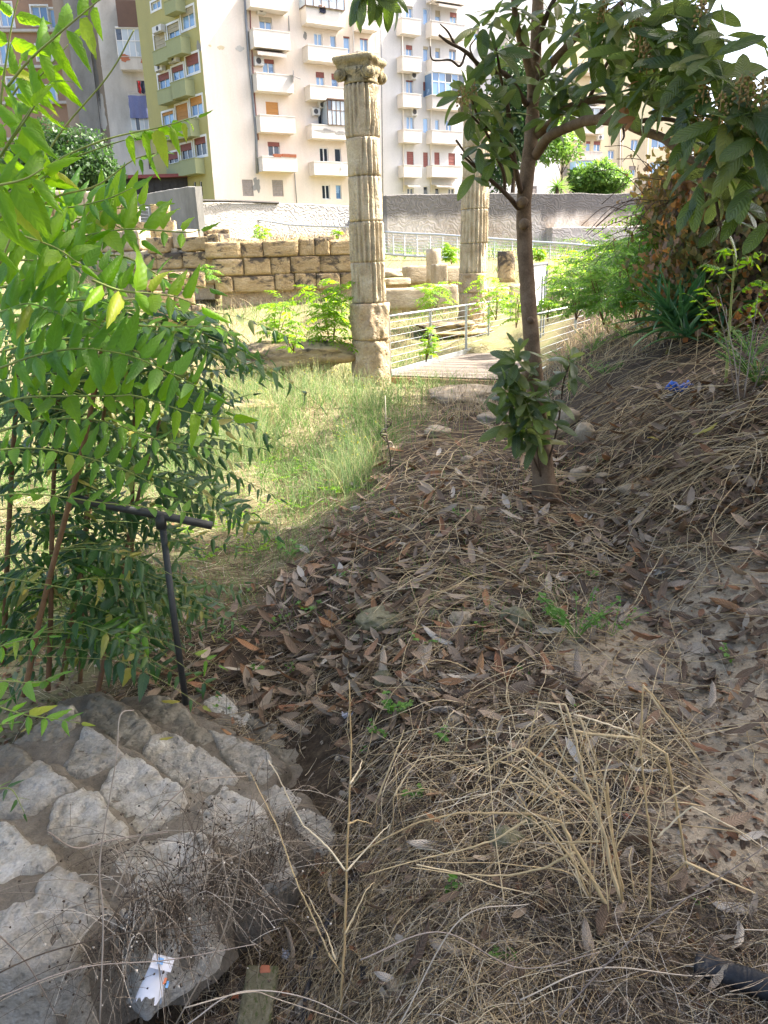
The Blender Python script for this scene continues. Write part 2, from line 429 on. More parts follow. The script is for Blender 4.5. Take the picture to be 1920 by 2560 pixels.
M['shor'] = m_plain('orange_shutter', (.50, .24, .07), .7, 0, 6, .15, .2)
M['shgrey'] = m_plain('grey_shutter', (.30, .26, .23), .75, 0, 6, .35, .3)
M['shbeige'] = m_plain('beige_shutter', (.42, .37, .26), .75, 0, 6, .3, .3)
M['ac'] = m_plain('air_conditioner_white', (.62, .61, .58), .5, 0, 4, .12, .05)
M['acdark'] = m_plain('dark_grille', (.06, .06, .065), .6)
M['awning'] = m_plain('striped_awning_cloth', (.42, .38, .34), .85, 0, 8, .4, .1)
M['blanket'] = m_plain('blue_blanket_cloth', (.17, .20, .38), .95, 0, 18, .25, .6, bdist=.03)
M['clothdark'] = m_plain('dark_laundry', (.03, .035, .06), .95, 0, 18, .3, .4)
M['clothwhite'] = m_plain('white_laundry', (.66, .68, .72), .9, 0, 9, .12, .4)
M['clothred'] = m_plain('red_laundry', (.4, .03, .03), .9)
M['tarp'] = m_plain('blue_tarpaulin', (.03, .20, .55), .5, 0, 2, .3, .3, bdist=.03)
M['roofred'] = m_plain('red_roof_sheet', (.20, .055, .05), .8, 0, 5, .3, .3)
M['shed'] = m_plain('dark_shed_boards', (.045, .040, .036), .8, 0, 5, .5, .3)
M['skin'] = m_plain('skin', (.50, .30, .22), .6, 0, 5, .05, .02)
M['dirtpaper'] = m_plain('dirty_plastic_scrap', (.36, .38, .42), .4, 0, 30, .4, .5)

# plaster with trowelled swirls (retaining wall)
def m_swirl(name, base, low, lowz, amt):
    t = NT(name); c = t.coord(False)
    warp = t.noise(c, .55, 2, .5)
    v = t.n('ShaderNodeVectorMath', {0: c, 1: t.n('ShaderNodeTexNoise', {'Vector': c, 'Scale': .8, 'Detail': 1.0}).outputs['Color']}, operation='MULTIPLY_ADD')
    v.inputs[2].default_value = (0, 0, 0)
    sc = t.n('ShaderNodeVectorMath', {0: t.n('ShaderNodeTexNoise', {'Vector': c, 'Scale': 1.1, 'Detail': 2.0}).outputs['Color']}, operation='SCALE')
    sc.inputs['Scale'].default_value = 1.9
    cv = t.n('ShaderNodeVectorMath', {0: c, 1: sc.outputs[0]}, operation='ADD').outputs[0]
    wv = t.n('ShaderNodeTexWave', {'Vector': cv, 'Scale': 1.5, 'Distortion': 6.0, 'Detail': 2.0, 'Detail Scale': 1.6}, wave_type='RINGS').outputs['Fac']
    big = t.noise(c, .35, 7, .65, .5)
    col = t.mix(t.ramp(big, [(.45, (0, 0, 0)), (.62, (1, 1, 1))]), tuple(base), tuple(low))
    col = t.mix(.35, col, t.ramp(wv, [(.15, (.72, .71, .69)), (.5, (1.05, 1.05, 1.05))]), 'MULTIPLY')
    # damp dark band: a stain along the top edge, in real height
    sz = t.n('ShaderNodeSeparateXYZ', {0: c}).outputs[2]
    edge = t.math('ADD', sz, t.math('MULTIPLY', t.noise(t.n('ShaderNodeMapping', {'Vector': c, 'Scale': (1.4, 1.4, .3)}).outputs[0], 1, 6, .7), 1.2))
    col = t.mix(t.math('MULTIPLY', t.n('ShaderNodeMapRange', {0: edge, 1: lowz, 2: lowz + .5}).outputs[0], amt), col, (.11, .105, .10))
    return t.done(t.bsdf(col, .93, t.bump(wv, .55, .05), .15))
M['swirl'] = m_swirl('swirled_plaster', (.46, .44, .41), (.38, .36, .33), 2.95, .35)
M['swirl_old'] = m_swirl('old_swirled_plaster', (.56, .51, .45), (.36, .30, .24), 2.75, .85)

# foliage
G1 = [(.0, (.036, .10, .012)), (.35, (.058, .14, .015)), (.7, (.082, .18, .018)), (.93, (.10, .20, .024)), (1, (.27, .25, .04))]
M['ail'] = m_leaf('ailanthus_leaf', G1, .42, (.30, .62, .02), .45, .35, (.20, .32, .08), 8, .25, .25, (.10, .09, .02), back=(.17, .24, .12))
M['ail_dark'] = m_leaf('ailanthus_leaf_dark', [(.0, (.012, .040, .012)), (.5, (.022, .064, .016)), (.86, (.042, .095, .018)), (.94, (.22, .21, .03)), (1, (.26, .20, .04))], .24, (.16, .42, .03), .42, .45, (.12, .2, .07), 8, .25, .25, back=(.10, .15, .085))  # darker copy of the leaf, shade of the thicket put into its colour
M['ail_sun'] = m_leaf('ailanthus_leaf_bright', [(.0, (.075, .16, .010)), (.5, (.11, .21, .013)), (.9, (.16, .26, .018)), (.97, (.30, .28, .03)), (1, (.26, .16, .05))], .50, (.34, .62, .0), .5, .25, (.2, .34, .03), 8, .3, .25, (.20, .12, .03))  # brighter copy of the leaf, sunlit look put into its colour
M['loq'] = m_leaf('loquat_leaf', [(.0, (.018, .036, .012)), (.35, (.032, .060, .016)), (.7, (.056, .088, .022)), (.9, (.11, .135, .035)), (1, (.20, .18, .06))], .32, (.26, .42, .03), .40, .4, (.13, .17, .085), 13, .5, 1.0, None, .1, back=(.20, .19, .12))
M['loq_dead'] = m_leaf('loquat_leaf_dead', [(0, (.25, .10, .04)), (1, (.36, .17, .07))], .2, (.4, .2, .06), .7, .3, (.3, .18, .1), 13, .4, .8)
M['deadleaf'] = m_leaf('fallen_leaf', [(.0, (.06, .04, .026)), (.22, (.13, .085, .052)), (.40, (.22, .16, .11)), (.58, (.33, .27, .20)), (.70, (.26, .19, .125)), (.80, (.22, .10, .05)), (.88, (.30, .16, .07)), (.94, (.38, .32, .24)), (1, (.46, .41, .34))], .08, (.3, .15, .05), .7, .25, (.33, .25, .18), 12, .45, .9)
M['yellowleaf'] = m_leaf('yellow_fallen_leaf', [(.0, (.38, .31, .06)), (.6, (.33, .30, .05)), (1, (.42, .34, .10))], .15, (.5, .4, .05), .6, .3, (.45, .40, .2), 12, .4, .7)
M['vine'] = m_leaf('vine_leaf', [(.0, (.045, .075, .022)), (.25, (.09, .12, .035)), (.42, (.14, .12, .06)), (.60, (.21, .14, .10)), (.78, (.27, .17, .12)), (.88, (.36, .18, .05)), (.95, (.40, .13, .03)), (1, (.34, .27, .12))], .3, (.5, .3, .06), .6, .3, (.2, .15, .08), 4, .3, .6)
M['yuccaleaf'] = m_leaf('yucca_leaf', [(.0, (.030, .095, .040)), (.5, (.055, .15, .045)), (1, (.10, .21, .06))], .12, (.1, .3, .05), .4, .5, (.08, .16, .08), .1, .2, .1)
M['treeleaf'] = m_leaf('dark_tree_leaf', [(.0, (.020, .048, .018)), (.5, (.035, .075, .022)), (1, (.06, .11, .03))], .22, (.1, .25, .03), .5, .35, (.06, .1, .03), 3, .1, .2)
M['bushleaf'] = m_leaf('bright_bush_leaf', [(.0, (.055, .12, .025)), (.5, (.10, .19, .035)), (1, (.17, .26, .05))], .35, (.25, .45, .05), .5, .35, (.1, .2, .05), 3, .1, .2)
M['weed'] = m_leaf('weed_leaf', [(.0, (.05, .12, .02)), (.5, (.08, .18, .03)), (1, (.13, .23, .04))], .35, (.25, .55, .04), .5, .3, (.15, .25, .08), 3, .1, .2)
M['grass'] = m_stem('green_grass', [(.0, (.10, .21, .04)), (.4, (.16, .31, .07)), (.7, (.25, .38, .12)), (1, (.48, .46, .26))], .6, 30, .4)
M['grassfine'] = m_stem('fine_fennel_grass', [(.0, (.17, .27, .11)), (.5, (.26, .37, .17)), (.75, (.44, .46, .24)), (1, (.60, .54, .36))], .6, 30, .4)
M['straw'] = m_stem('dry_straw', [(.0, (.085, .058, .035)), (.25, (.22, .155, .085)), (.4, (.36, .255, .135)), (.6, (.48, .365, .195)), (.85, (.62, .50, .31)), (1, (.68, .60, .45))], .65, 30, .15)
M['strawdark'] = m_stem('dark_dry_stems', [(.0, (.035, .025, .018)), (.45, (.085, .062, .040)), (.72, (.20, .155, .105)), (.9, (.42, .35, .26)), (1, (.60, .54, .44))], .75)
M['stalk'] = m_stem('golden_dry_stalk', [(.0, (.40, .28, .13)), (.5, (.55, .41, .21)), (1, (.66, .56, .38))], .55)
M['greystalk'] = m_stem('grey_dry_stalk', [(.0, (.17, .13, .10)), (.5, (.26, .21, .165)), (1, (.36, .31, .25))], .7)
M['rachis'] = m_stem('leaf_stalk_green', [(.0, (.17, .22, .05)), (1, (.26, .28, .08))], .5)
M['rachis_red'] = m_stem('leaf_stalk_red', [(.0, (.13, .07, .035)), (1, (.20, .12, .06))], .6)
M['yellowflower'] = m_leaf('tiny_yellow_flower', [(0, (.55, .45, .04)), (1, (.65, .58, .12))], .3, (.6, .5, .05))
M['flower'] = m_stone('loquat_flower_buds', [(.3, (.22, .14, .05)), (.6, (.36, .25, .10)), (.8, (.46, .36, .18))], 30, .8, 60, .003, rvar=0)

def m_ground():
    t = NT('earth_and_litter'); c = t.coord(False)
    a = t.noise(c, 1.3, 8, .65); b = t.noise(c, 22, 8, .75); g = t.noise(c, 90, 5, .7)
    soil = t.ramp(b, [(.25, (.020, .014, .009)), (.5, (.052, .037, .023)), (.78, (.15, .115, .072))])  # soil colour darkened to stand for shadow gaps in the litter
    sand = t.ramp(b, [(.25, (.23, .175, .105)), (.5, (.36, .29, .195)), (.75, (.48, .405, .29))])
    dry = t.ramp(b, [(.25, (.10, .075, .045)), (.5, (.20, .155, .09)), (.75, (.31, .25, .15))])
    s = t.n('ShaderNodeSeparateXYZ', {0: c}); X, Yc = s.outputs[0], s.outputs[1]
    # the bare sandy path on the right and the meadow, masks from the terrain
    pm = t.n('ShaderNodeAttribute', attribute_name='path').outputs['Fac']; far = t.n('ShaderNodeAttribute', attribute_name='meadow').outputs['Fac']
    green = t.ramp(t.noise(c, 3.0, 6, .6), [(.45, (.20, .19, .09)), (.62, (.12, .17, .05))])
    dry = t.mix(.5, dry, green)
    col = t.mix(far, soil, dry)
    col = t.mix(pm, col, sand)
    col = t.mix(.6, col, t.ramp(g, [(.3, (.6, .6, .6)), (.7, (1.3, 1.3, 1.3))]), 'MULTIPLY')
    nrm = t.bump(b, .8, .02); nrm = t.bump(g, .6, .006, nrm)
    return t.done(t.bsdf(col, .95, nrm, .15))
M['ground'] = m_ground()

# ============================================================ GROUND
def meadow(P):   # 1 in the green meadow left, 0 on the leaf-littered bank
    ln = np.interp(P[:, 1], [0, 3.2, 4.5, 6.5, 8.5, 10.5, 13, 30], [-2.2, -1.6, -1.0, -.35, .15, .6, 2.4, 9])
    return sm(.35, -.25, P[:, 0] - ln + .35 * fbm(P[:, 0] * 1.7, P[:, 1] * 1.7, 0, 61, 3))
def pathm(P):
    q = P[:, 0] - .16 * P[:, 1] + .65 * fbm(P[:, 0] * 2.3, P[:, 1] * 2.3, 0, 91, 3)
    return sm(.34, .55, q) * sm(1.7, 1.4, q) * sm(4.2, 3.3, P[:, 1]) * sm(1.35, 1.8, P[:, 1])
def axis(lo, hi, d0, c, g):
    """coordinates with spacing d0 near c growing outwards"""
    L = [c]; d = d0
    while L[-1] < hi: L.append(L[-1] + d); d = d * g
    Rr = [c]; d = d0
    while Rr[-1] > lo: Rr.append(Rr[-1] - d); d = d * g
    return np.array(sorted(set(Rr + L)))
gx = axis(-110, 110, .042, .2, 1.030); gy = axis(-14, 240, .042, 2.0, 1.024)
GX, GY = np.meshgrid(gx, gy)
GZ = H(GX, GY) + .012 * fbm(GX * 14, GY * 14, 0, 5, 3) * (1 - sm(4, 9, GY))
V = np.stack([GX, GY, GZ], -1).reshape(-1, 3); nx = len(gx)
i = np.arange(len(gy) - 1)[:, None]; j = np.arange(nx - 1)[None]
F = np.stack([i * nx + j, i * nx + j + 1, (i + 1) * nx + j + 1, (i + 1) * nx + j], -1).reshape(-1, 4)
def H(x, y):
    """height of the ground mesh itself (bilinear)"""
    x = np.asarray(x, float); y = np.asarray(y, float)
    i = np.clip(np.searchsorted(gx, x) - 1, 0, len(gx) - 2); j = np.clip(np.searchsorted(gy, y) - 1, 0, len(gy) - 2)
    fx = np.clip((x - gx[i]) / (gx[i + 1] - gx[i]), 0, 1); fy = np.clip((y - gy[j]) / (gy[j + 1] - gy[j]), 0, 1)
    return (GZ[j, i] * (1 - fx) + GZ[j, i + 1] * fx) * (1 - fy) + (GZ[j + 1, i] * (1 - fx) + GZ[j + 1, i + 1] * fx) * fy
_TT = .6 * 1.006 ** np.arange(800)
def G(px, py):
    d = ray(px, py); lo = hi = None
    p = CAM + d * _TT[:, None]; b = np.nonzero(p[:, 2] < H(p[:, 0], p[:, 1]))[0]
    if not len(b): return p[-1]
    a, c = _TT[max(b[0] - 1, 0)], _TT[b[0]]; t = np.linspace(a, c, 40); p = CAM + d * t[:, None]
    k = np.nonzero(p[:, 2] < H(p[:, 0], p[:, 1]))[0]; return p[k[0]] if len(k) else p[-1]
g = build('ground', V, F, M['ground'], org=(0, 0, 0)); tag(g, 'sloping earth ground under the dry litter and the ruins', kind='structure')
for nm_, fn_ in (('path', pathm), ('meadow', meadow)):      # which soil lies where
    at_ = g.data.attributes.new(nm_, 'FLOAT', 'POINT'); at_.data.foreach_set('value', fn_(V).astype(np.float32))

# ============================================================ BUILDINGS
class Facade:
    """a wall plane through a pixel/depth corner, running in direction d; pixels are traced onto it"""
    def __init__(s, px, py, Y, ang):
        s.O = W(px, py, Y); s.O[2] = 0
        s.d = np.array([math.sin(R(ang)), math.cos(R(ang)), 0.0])
        s.nrm = np.array([s.d[1], -s.d[0], 0.0])
        if s.nrm[1] > 0: s.nrm = -s.nrm
        s.holes = []
    def uz(s, px, py, off=0.0):
        O = s.O + s.nrm * off; d = ray(px, py)
        t = np.dot(O - CAM, s.nrm) / np.dot(d, s.nrm); p = CAM + d * t
        return float(np.dot(p - O, s.d)), float(p[2])
    def P(s, u, z, off=0.0): return s.O + s.d * u + s.nrm * off + np.array([0, 0, z])
    def rect(s, x0, y0, x1, y1, off=0.0):
        ym = (y0 + y1) / 2; xm = (x0 + x1) / 2
        ua = s.uz(x0, ym, off)[0]; ub = s.uz(x1, ym, off)[0]; za = s.uz(xm, y1, off)[1]; zb = s.uz(xm, y0, off)[1]
        return min(ua, ub), max(ua, ub), za, zb
    def box(s, mb, u0, u1, z0, z1, o0, o1):
        P = [s.P(u, z, o) for z in (z0, z1) for o in (o0, o1) for u in (u0, u1)]
        mb.add(P, [[0, 2, 3, 1], [4, 5, 7, 6], [0, 1, 5, 4], [2, 6, 7, 3], [0, 4, 6, 2], [1, 3, 7, 5]])
    def wall(s, name, root, mat, u0, u1, z0, z1, depth=8.0, rev=.22):
        us = {u0, u1}; zs = {z0, z1}
        for h in s.holes:
            us |= {min(max(h[0], u0), u1), min(max(h[1], u0), u1)}; zs |= {min(max(h[2], z0), z1), min(max(h[3], z0), z1)}
        us = sorted(us); zs = sorted(zs); mb = MB()
        for a, b in zip(us, us[1:]):
            for c, d in zip(zs, zs[1:]):
                um, zm = (a + b) / 2, (c + d) / 2
                if any(h[0] < um < h[1] and h[2] < zm < h[3] for h in s.holes): continue
                mb.add([s.P(a, c), s.P(b, c), s.P(b, d), s.P(a, d)], [[0, 1, 2, 3]])
        for h in s.holes:
            a, b, c, d = max(h[0], u0), min(h[1], u1), max(h[2], z0), min(h[3], z1)
            if a >= b or c >= d: continue
            q = [(a, c), (b, c), (b, d), (a, d)]
            for k in range(4):
                p0, p1 = q[k], q[(k + 1) % 4]
                mb.add([s.P(*p0), s.P(*p1), s.P(*p1, -rev), s.P(*p0, -rev)], [[0, 1, 2, 3]])
            mb.add([s.P(*p, -rev - .01) for p in q], [[0, 1, 2, 3]])
        # the other three sides and the roof of the block
        A, B, Cc, D = (u0, 0), (u1, 0), (u1, -depth), (u0, -depth)
        for p, q in ((B, Cc), (Cc, D), (D, A)):
            mb.add([s.P(p[0], z0, p[1]), s.P(q[0], z0, q[1]), s.P(q[0], z1, q[1]), s.P(p[0], z1, p[1])], [[0, 1, 2, 3]])
        mb.add([s.P(p[0], z1, p[1]) for p in (A, B, Cc, D)], [[0, 1, 2, 3]])
        return mb.build(name, mat, root)

_wc = [0]
def window(fc, root, px, shutter=None, closed=0.35, glass='glass', frame='frame', panes=2, trim=None, sill=True):
    """px rect in source pixels; shutter = material of the roller shutter, closed = how far down"""
    u0, u1, z0, z1 = fc.rect(*px); fc.holes.append((u0, u1, z0, z1)); _wc[0] += 1
    mb = MB(); t = min(.07, (u1 - u0) * .09)
    for a, b, c, d in ((u0, u0 + t, z0, z1), (u1 - t, u1, z0, z1), (u0 + t, u1 - t, z0, z0 + t), (u0 + t, u1 - t, z1 - t, z1)):
        fc.box(mb, a, b, c, d, -.15, -.08)
    for k in range(1, panes):
        um = u0 + (u1 - u0) * k / panes; fc.box(mb, um - t * .6, um + t * .6, z0 + t, z1 - t, -.15, -.085)
    if trim:
        e = .13
        for a, b, c, d in ((u0 - e, u0, z0 - e, z1 + e), (u1, u1 + e, z0 - e, z1 + e), (u0, u1, z1, z1 + e), (u0, u1, z0 - e, z0)):
            fc.box(mb, a, b, c, d, -.02, .035)
    wo = mb.build('window', M[frame], root)
    for k in range(panes):
        a = u0 + t + (u1 - u0 - 2 * t) * k / panes; b = u0 + t + (u1 - u0 - 2 * t) * (k + 1) / panes
        mb = MB(); fc.box(mb, a, b, z0 + t, z1 - t, -.14, -.12); mb.build('pane', M[glass], wo)
    if shutter:
        mb = MB(); zc = z1 - (z1 - z0) * closed; n = max(2, int((z1 - zc) / .12)); h = (z1 - zc) / n
        for k in range(n): fc.box(mb, u0 + .012, u1 - .012, zc + k * h + .008, zc + (k + 1) * h, -.075, -.035 - .012 * (k % 2))
        mb.build('shutter', M[shutter], wo)
    if sill:
        mb = MB(); fc.box(mb, u0 - .1, u1 + .1, z0 - .07, z0 - .005, -.05, .09); mb.build('sill', M['balwhite'] if trim is None else M[frame], wo)
    return wo
def balcony(fc, root, x0, y0, x1, y1, proj=.95, mat='balwhite', th=.1):
    u0, u1, z0, z1 = fc.rect(x0, y0, x1, y1, proj); mb = MB()
    fc.box(mb, u0, u1, z0, z1, proj - th, proj)
    fc.box(mb, u0, u0 + th, z0, z1, 0.005, proj - th); fc.box(mb, u1 - th, u1, z0, z1, 0.005, proj - th)
    fc.box(mb, u0 + th, u1 - th, z0 + .02, z0 + .16, 0.005, proj - th)
    fc.box(mb, u0 - .03, u1 + .03, z1 + .002, z1 + .045, proj - th - .03, proj + .03)
    fc.box(mb, u0 - .03, u0 + th + .03, z1 + .002, z1 + .045, .01, proj - th - .035); fc.box(mb, u1 - th - .03, u1 + .03, z1 + .002, z1 + .045, .01, proj - th - .035)
    return mb.build('balcony', M[mat], root), (u0, u1, z0, z1)
def aircon(fc, root, x0, y0, x1, y1, off=.02):
    u0, u1, z0, z1 = fc.rect(x0, y0, x1, y1, off); mb = MB(); fc.box(mb, u0, u1, z0, z1, off, off + .32)
    fc.box(mb, u0 + .05, u0 + .1, z0 - .06, z0 - .003, .005, off + .3); fc.box(mb, u1 - .1, u1 - .05, z0 - .06, z0 - .003, .005, off + .3)
    a = mb.build('air_conditioner', M['ac'], root)
    uc, zc, rr = u0 + (u1 - u0) * .42, (z0 + z1) / 2, (z1 - z0) * .38
    V, F = [], []
    n = 16
    for k in range(n): th = 2 * math.pi * k / n; V.append(fc.P(uc + rr * math.cos(th), zc + rr * math.sin(th), off + .335))
    for k in range(n): th = 2 * math.pi * k / n; V.append(fc.P(uc + rr * math.cos(th), zc + rr * math.sin(th), off + .318))
    F = [list(range(n))] + [[k, (k + 1) % n, n + (k + 1) % n, n + k] for k in range(n)]
    build('fan_grille', V, F, M['acdark'], a, smooth=False)
    return a
def pipe(fc, root, pts, r=.05, mat='metal_paint', off=.08, name='downpipe'):
    P = []
    for x, y in pts: u, z = fc.uz(x, y); P.append(fc.P(u, z, off))
    V, F = tube(P, r, 6); return build(name, V, F, M[mat], root)
def glassbay(fc, root, px, cols, rows, proj=.9, frame='frame', glass='glasspale', split=.45):
    """glazed veranda"""
    u0, u1, z0, z1 = fc.rect(*px, proj); t = .05; mb = MB()
    us = np.linspace(u0, u1, cols + 1); zs = [z0, z0 + (z1 - z0) * (1 - split), z1] if rows == 2 else list(np.linspace(z0, z1, rows + 1))
    for u in us: fc.box(mb, u - t / 2, u + t / 2, z0, z1, proj - .06, proj)
    for z in zs:
        for a, b in zip(us, us[1:]): fc.box(mb, a + t / 2, b - t / 2, z - t / 2, z + t / 2, proj - .055, proj - .005)
    for e in (u0, u1):
        fc.box(mb, e - t / 2, e + t / 2, z1 - t, z1, 0.01, proj - .07); fc.box(mb, e - t / 2, e + t / 2, z0, z0 + t, 0.01, proj - .07)
    fc.box(mb, u0, u1, z1 + .03, z1 + .12, 0.01, proj + .08)
    b = mb.build('glazed_veranda', M[frame], root)
    for a, c in zip(us, us[1:]):
        for z, zz in zip(zs, zs[1:]):
            m2 = MB(); fc.box(m2, a + t / 2, c - t / 2, z + t / 2, zz - t / 2, proj - .04, proj - .025)
            m2.build('pane', M[glass if rng.random() > .22 else 'glassdark'], b)
    for e in (u0, u1):
        m2 = MB(); fc.box(m2, e - .01, e + .01, z0 + t, z1 - t, 0.02, proj - .08); m2.build('pane', M[glass], b)
    return b
def awning(fc, root, px, proj=.9):
    u0, u1, z0, z1 = fc.rect(*px, .4); mb = MB(); n = 14; us = np.linspace(u0, u1, n + 1)
    V = []; F = []
    for k, u in enumerate(us):
        dz = .05 * (k % 2)
        V += [fc.P(u, z1, .06), fc.P(u, z0 + (z1 - z0) * .45, proj), fc.P(u, z0 + dz, proj + .01)]
    for k in range(n): a = k * 3; F += [[a, a + 3, a + 4, a + 1], [a + 1, a + 4, a + 5, a + 2]]
    return build('awning', V, F, M['awning'], root, smooth=False)

# ---- cream apartment block (facade and its green end wall)
FC = Facade(538, 505, 58.0, 61.0)
GFc = Facade(538, 505, 58.0, -45.5)
cr = empty('apartment_building', FC.P(10, 5.0), 'cream and green plastered apartment block with stacked balconies behind the white column side', 'building')
BR = FC.uz(948, 300)[0]
wins = [((648, 42, 680, 80), 'shbeige', .35), ((656, 148, 686, 186), 'shred', .28), ((665, 255, 696, 291), 'shor', 1.0), ((670, 355, 700, 392), 'shred', .3),
        ((606, 449, 633, 490), 'shgrey', 1.0), ((681, 450, 708, 491), 'shgrey', 1.0),
        ((785, 83, 806, 117), None, 0), ((826, 89, 840, 119), None, 0), ((859, 91, 875, 134), 'shred', .1), ((900, 96, 921, 130), 'shred', .1),
        ((790, 180, 811, 215), 'shred', .4), ((829, 184, 845, 217), 'shred', .45), ((799, 369, 821, 405), 'shgrey', .0), ((837, 371, 853, 405), None, 0),
        ((805, 462, 825, 498), None, 0), ((840, 462, 854, 498), None, 0), ((795, 276, 817, 312), 'shbeige', .1)]
for k, (p, s, c) in enumerate(wins):
    dark = k in (3, 12, 13, 14, 16)
    window(FC, cr, p, s if c > 0 else None, c, 'glassdark' if dark else 'glass', panes=1 if (p[2] - p[0]) < 19 else 2, sill=False)
for b in [(625, -27, 720, 22), (635, 77, 725, 121), (643, 186, 733, 229), (651, 290, 738, 331), (657, 393, 743, 428),
          (766, 20, 861, 62), (771, 118, 870, 155), (776, 217, 872, 251), (780, 314, 876, 347), (786, 406, 878, 438),
          (897, 28, 945, 74), (896, 131, 947, 165), (897, 228, 948, 262), (899, 322, 949, 355), (899, 414, 949, 445)]:
    balcony(FC, cr, *b)
for a in [(640, 15, 661, 36), (633, 145, 656, 165), (778, 272, 796, 289), (793, 256, 812, 272)]: aircon(FC, cr, *a)
awning(FC, cr, (637, 123, 709, 146))
glassbay(FC, cr, (764, -18, 861, 19), 5, 1, 1.1, 'framebrown', 'glasspale')
glassbay(FC, cr, (820, 252, 873, 313), 5, 2, 1.05, 'framebrown', 'glasspale', .4)
pipe(FC, cr, [(611, -20), (615, 60), (621, 145), (632, 255), (640, 345), (642, 434)], .09, 'metal_paint')
pipe(FC, cr, [(622, -20), (627, 100), (636, 250), (645, 350)], .04, 'shred')
pipe(FC, cr, [(735, 428), (741, 508)], .03, 'metal_paint'); pipe(FC, cr, [(720, 40), (722, 78)], .03, 'metal_paint')
pipe(FC, cr, [(878, -10), (884, 130), (886, 500)], .05, 'balwhite')
pipe(FC, cr, [(948, -10), (952, 130), (956, 500)], .05, 'metal_paint')
# plaster repair patch and peeled paint as thin raised skins
def patch(fc, root, cx, cy, rx, ry, mat, name='plaster_patch', seed=1, off=.012):
    n = 26; V = []; uc, zc = fc.uz(cx, cy); ru = abs(fc.uz(cx + rx, cy)[0] - uc); rz = abs(fc.uz(cx, cy - ry)[1] - zc)
    for k in range(n):
        th = 2 * math.pi * k / n; q = 1 + .45 * float(fbm(math.cos(th) * 2 + seed, math.sin(th) * 2, 0, seed, 4)) * 1.5
        V.append(fc.P(uc + ru * q * math.cos(th), zc + rz * q * math.sin(th), off))
    V2 = [np.array(v) - fc.nrm * off * .9 for v in V]
    F = [list(range(n))] + [[k, (k + 1) % n, n + (k + 1) % n, n + k] for k in range(n)]
    return build(name, V + V2, F, mat, root, smooth=False)
patch(FC, cr, 641, 461, 9, 19, M['greyb'], seed=3)
patch(FC, cr, 553, 119, 9, 5, M['yellow'], seed=5); patch(FC, cr, 525, 114, 4, 3, M['yellow'], seed=6); patch(FC, cr, 600, 122, 11, 7, M['shabby'], seed=8)
for q in ((799, 318 + 14, 22, 4, 11), (838, 338, 12, 4, 12)): patch(FC, cr, q[0], q[1], q[2], q[3], M['greyb'], seed=q[4], off=.965)
patch(FC, cr, 763, 88, 4, 10, M['greyb'], seed=21); patch(FC, cr, 925, 58, 10, 6, M['greyb'], seed=22, off=.965)
FC.wall('facade', cr, M['cream'], 0, BR, 4.0, 25.0, 9.0)
# green end wall
for (p, s, c) in [((453, 19, 486, 71), 'shbeige', .35), ((465, 135, 498, 183), 'shred', .55), ((476, 241, 507, 289), 'shor', .42), ((487, 343, 516, 390), 'shred', .35),
                  ((419, 58, 449, 96), 'shbeige', .55), ((430, 164, 460, 200), 'shred', .38), ((440, 260, 471, 301), 'shor', 1.0), ((452, 359, 481, 399), 'shred', .42),
                  ((386, 83, 414, 123), 'shbeige', 1.0), ((396, 183, 425, 222), 'shred', .42), ((407, 279, 435, 316), 'shor', .2), ((419, 381, 446, 409), 'shred', .6), ((378, 2, 402, 23), None, 0)]:
    window(GFc, cr, p, s, c, 'glass' if p[1] < 300 else 'glassdark', trim=True, sill=False)
for p in ((484, 453, 491, 498), (499, 452, 506, 491)): window(GFc, cr, p, None, 0, 'glassdark', panes=1, sill=False)
GL = GFc.uz(366, 250)[0]
for b in [(415, 96, 453, 139), (426, 202, 464, 244), (438, 301, 476, 345), (449, 399, 489, 437), (382, 123, 418, 158), (393, 222, 430, 258), (404, 316, 440, 350), (416, 410, 450, 443), (410, 0, 440, 33)]:
    balcony(GFc, cr, *b, proj=.75, mat='greenbal', th=.1)
mb = MB(); u0, u1, z0, z1 = GFc.rect(487, 396, 520, 430, .75)
for a in [(390, 66, 413, 82), (430, 140, 450, 156), (396, 162, 414, 178)]: aircon(GFc, cr, *a, off=.1)
patch(GFc, cr, 497, 117, 6, 12, M['greyb'], seed=31); patch(GFc, cr, 442, 4, 6, 5, M['greyb'], seed=33)
GFc.holes = [h for h in GFc.holes]
GFc.wall('end_wall', cr, M['green'], .02, GL, 4.0, 25.0, .6)
# projecting window bay of the end wall, from the first floor up: two thin cheeks and a soffit
ub0, ub1 = GFc.uz(520, 420)[0], GFc.uz(460, 420)[0]; zb = GFc.uz(500, 428)[1]

# things on the balconies
def thing_on(fc, x, y, off):
    u, z = fc.uz(x, y, off); return fc.P(u, z, off)
for k, (x, y) in enumerate(((693, 393), (714, 393), (731, 394))):
    p = thing_on(FC, x, y, .90); d = FC.d
    mb = MB(); L = .55
    a = [p - d * L / 2, p + d * L / 2]
    V = []
    for zz, wd in ((0.0, .09), (.2, .13)):
        for e in a:
            for sgn in (-1, 1): V.append(e + FC.nrm * wd * sgn + np.array([0, 0, zz]))
    mb.add(V, [[0, 1, 3, 2], [4, 6, 7, 5], [0, 2, 6, 4], [1, 5, 7, 3], [0, 4, 5, 1], [2, 3, 7, 6]])
    o = mb.build('flower_box', M['terracotta'], None)
    tag(o, ['terracotta flower box on the lowest cream balcony, left of three', 'terracotta flower box on the lowest cream balcony, middle of three', 'terracotta flower box on the lowest cream balcony, at its right corner'][k], 'flower box', 'flower boxes on the lowest balcony')
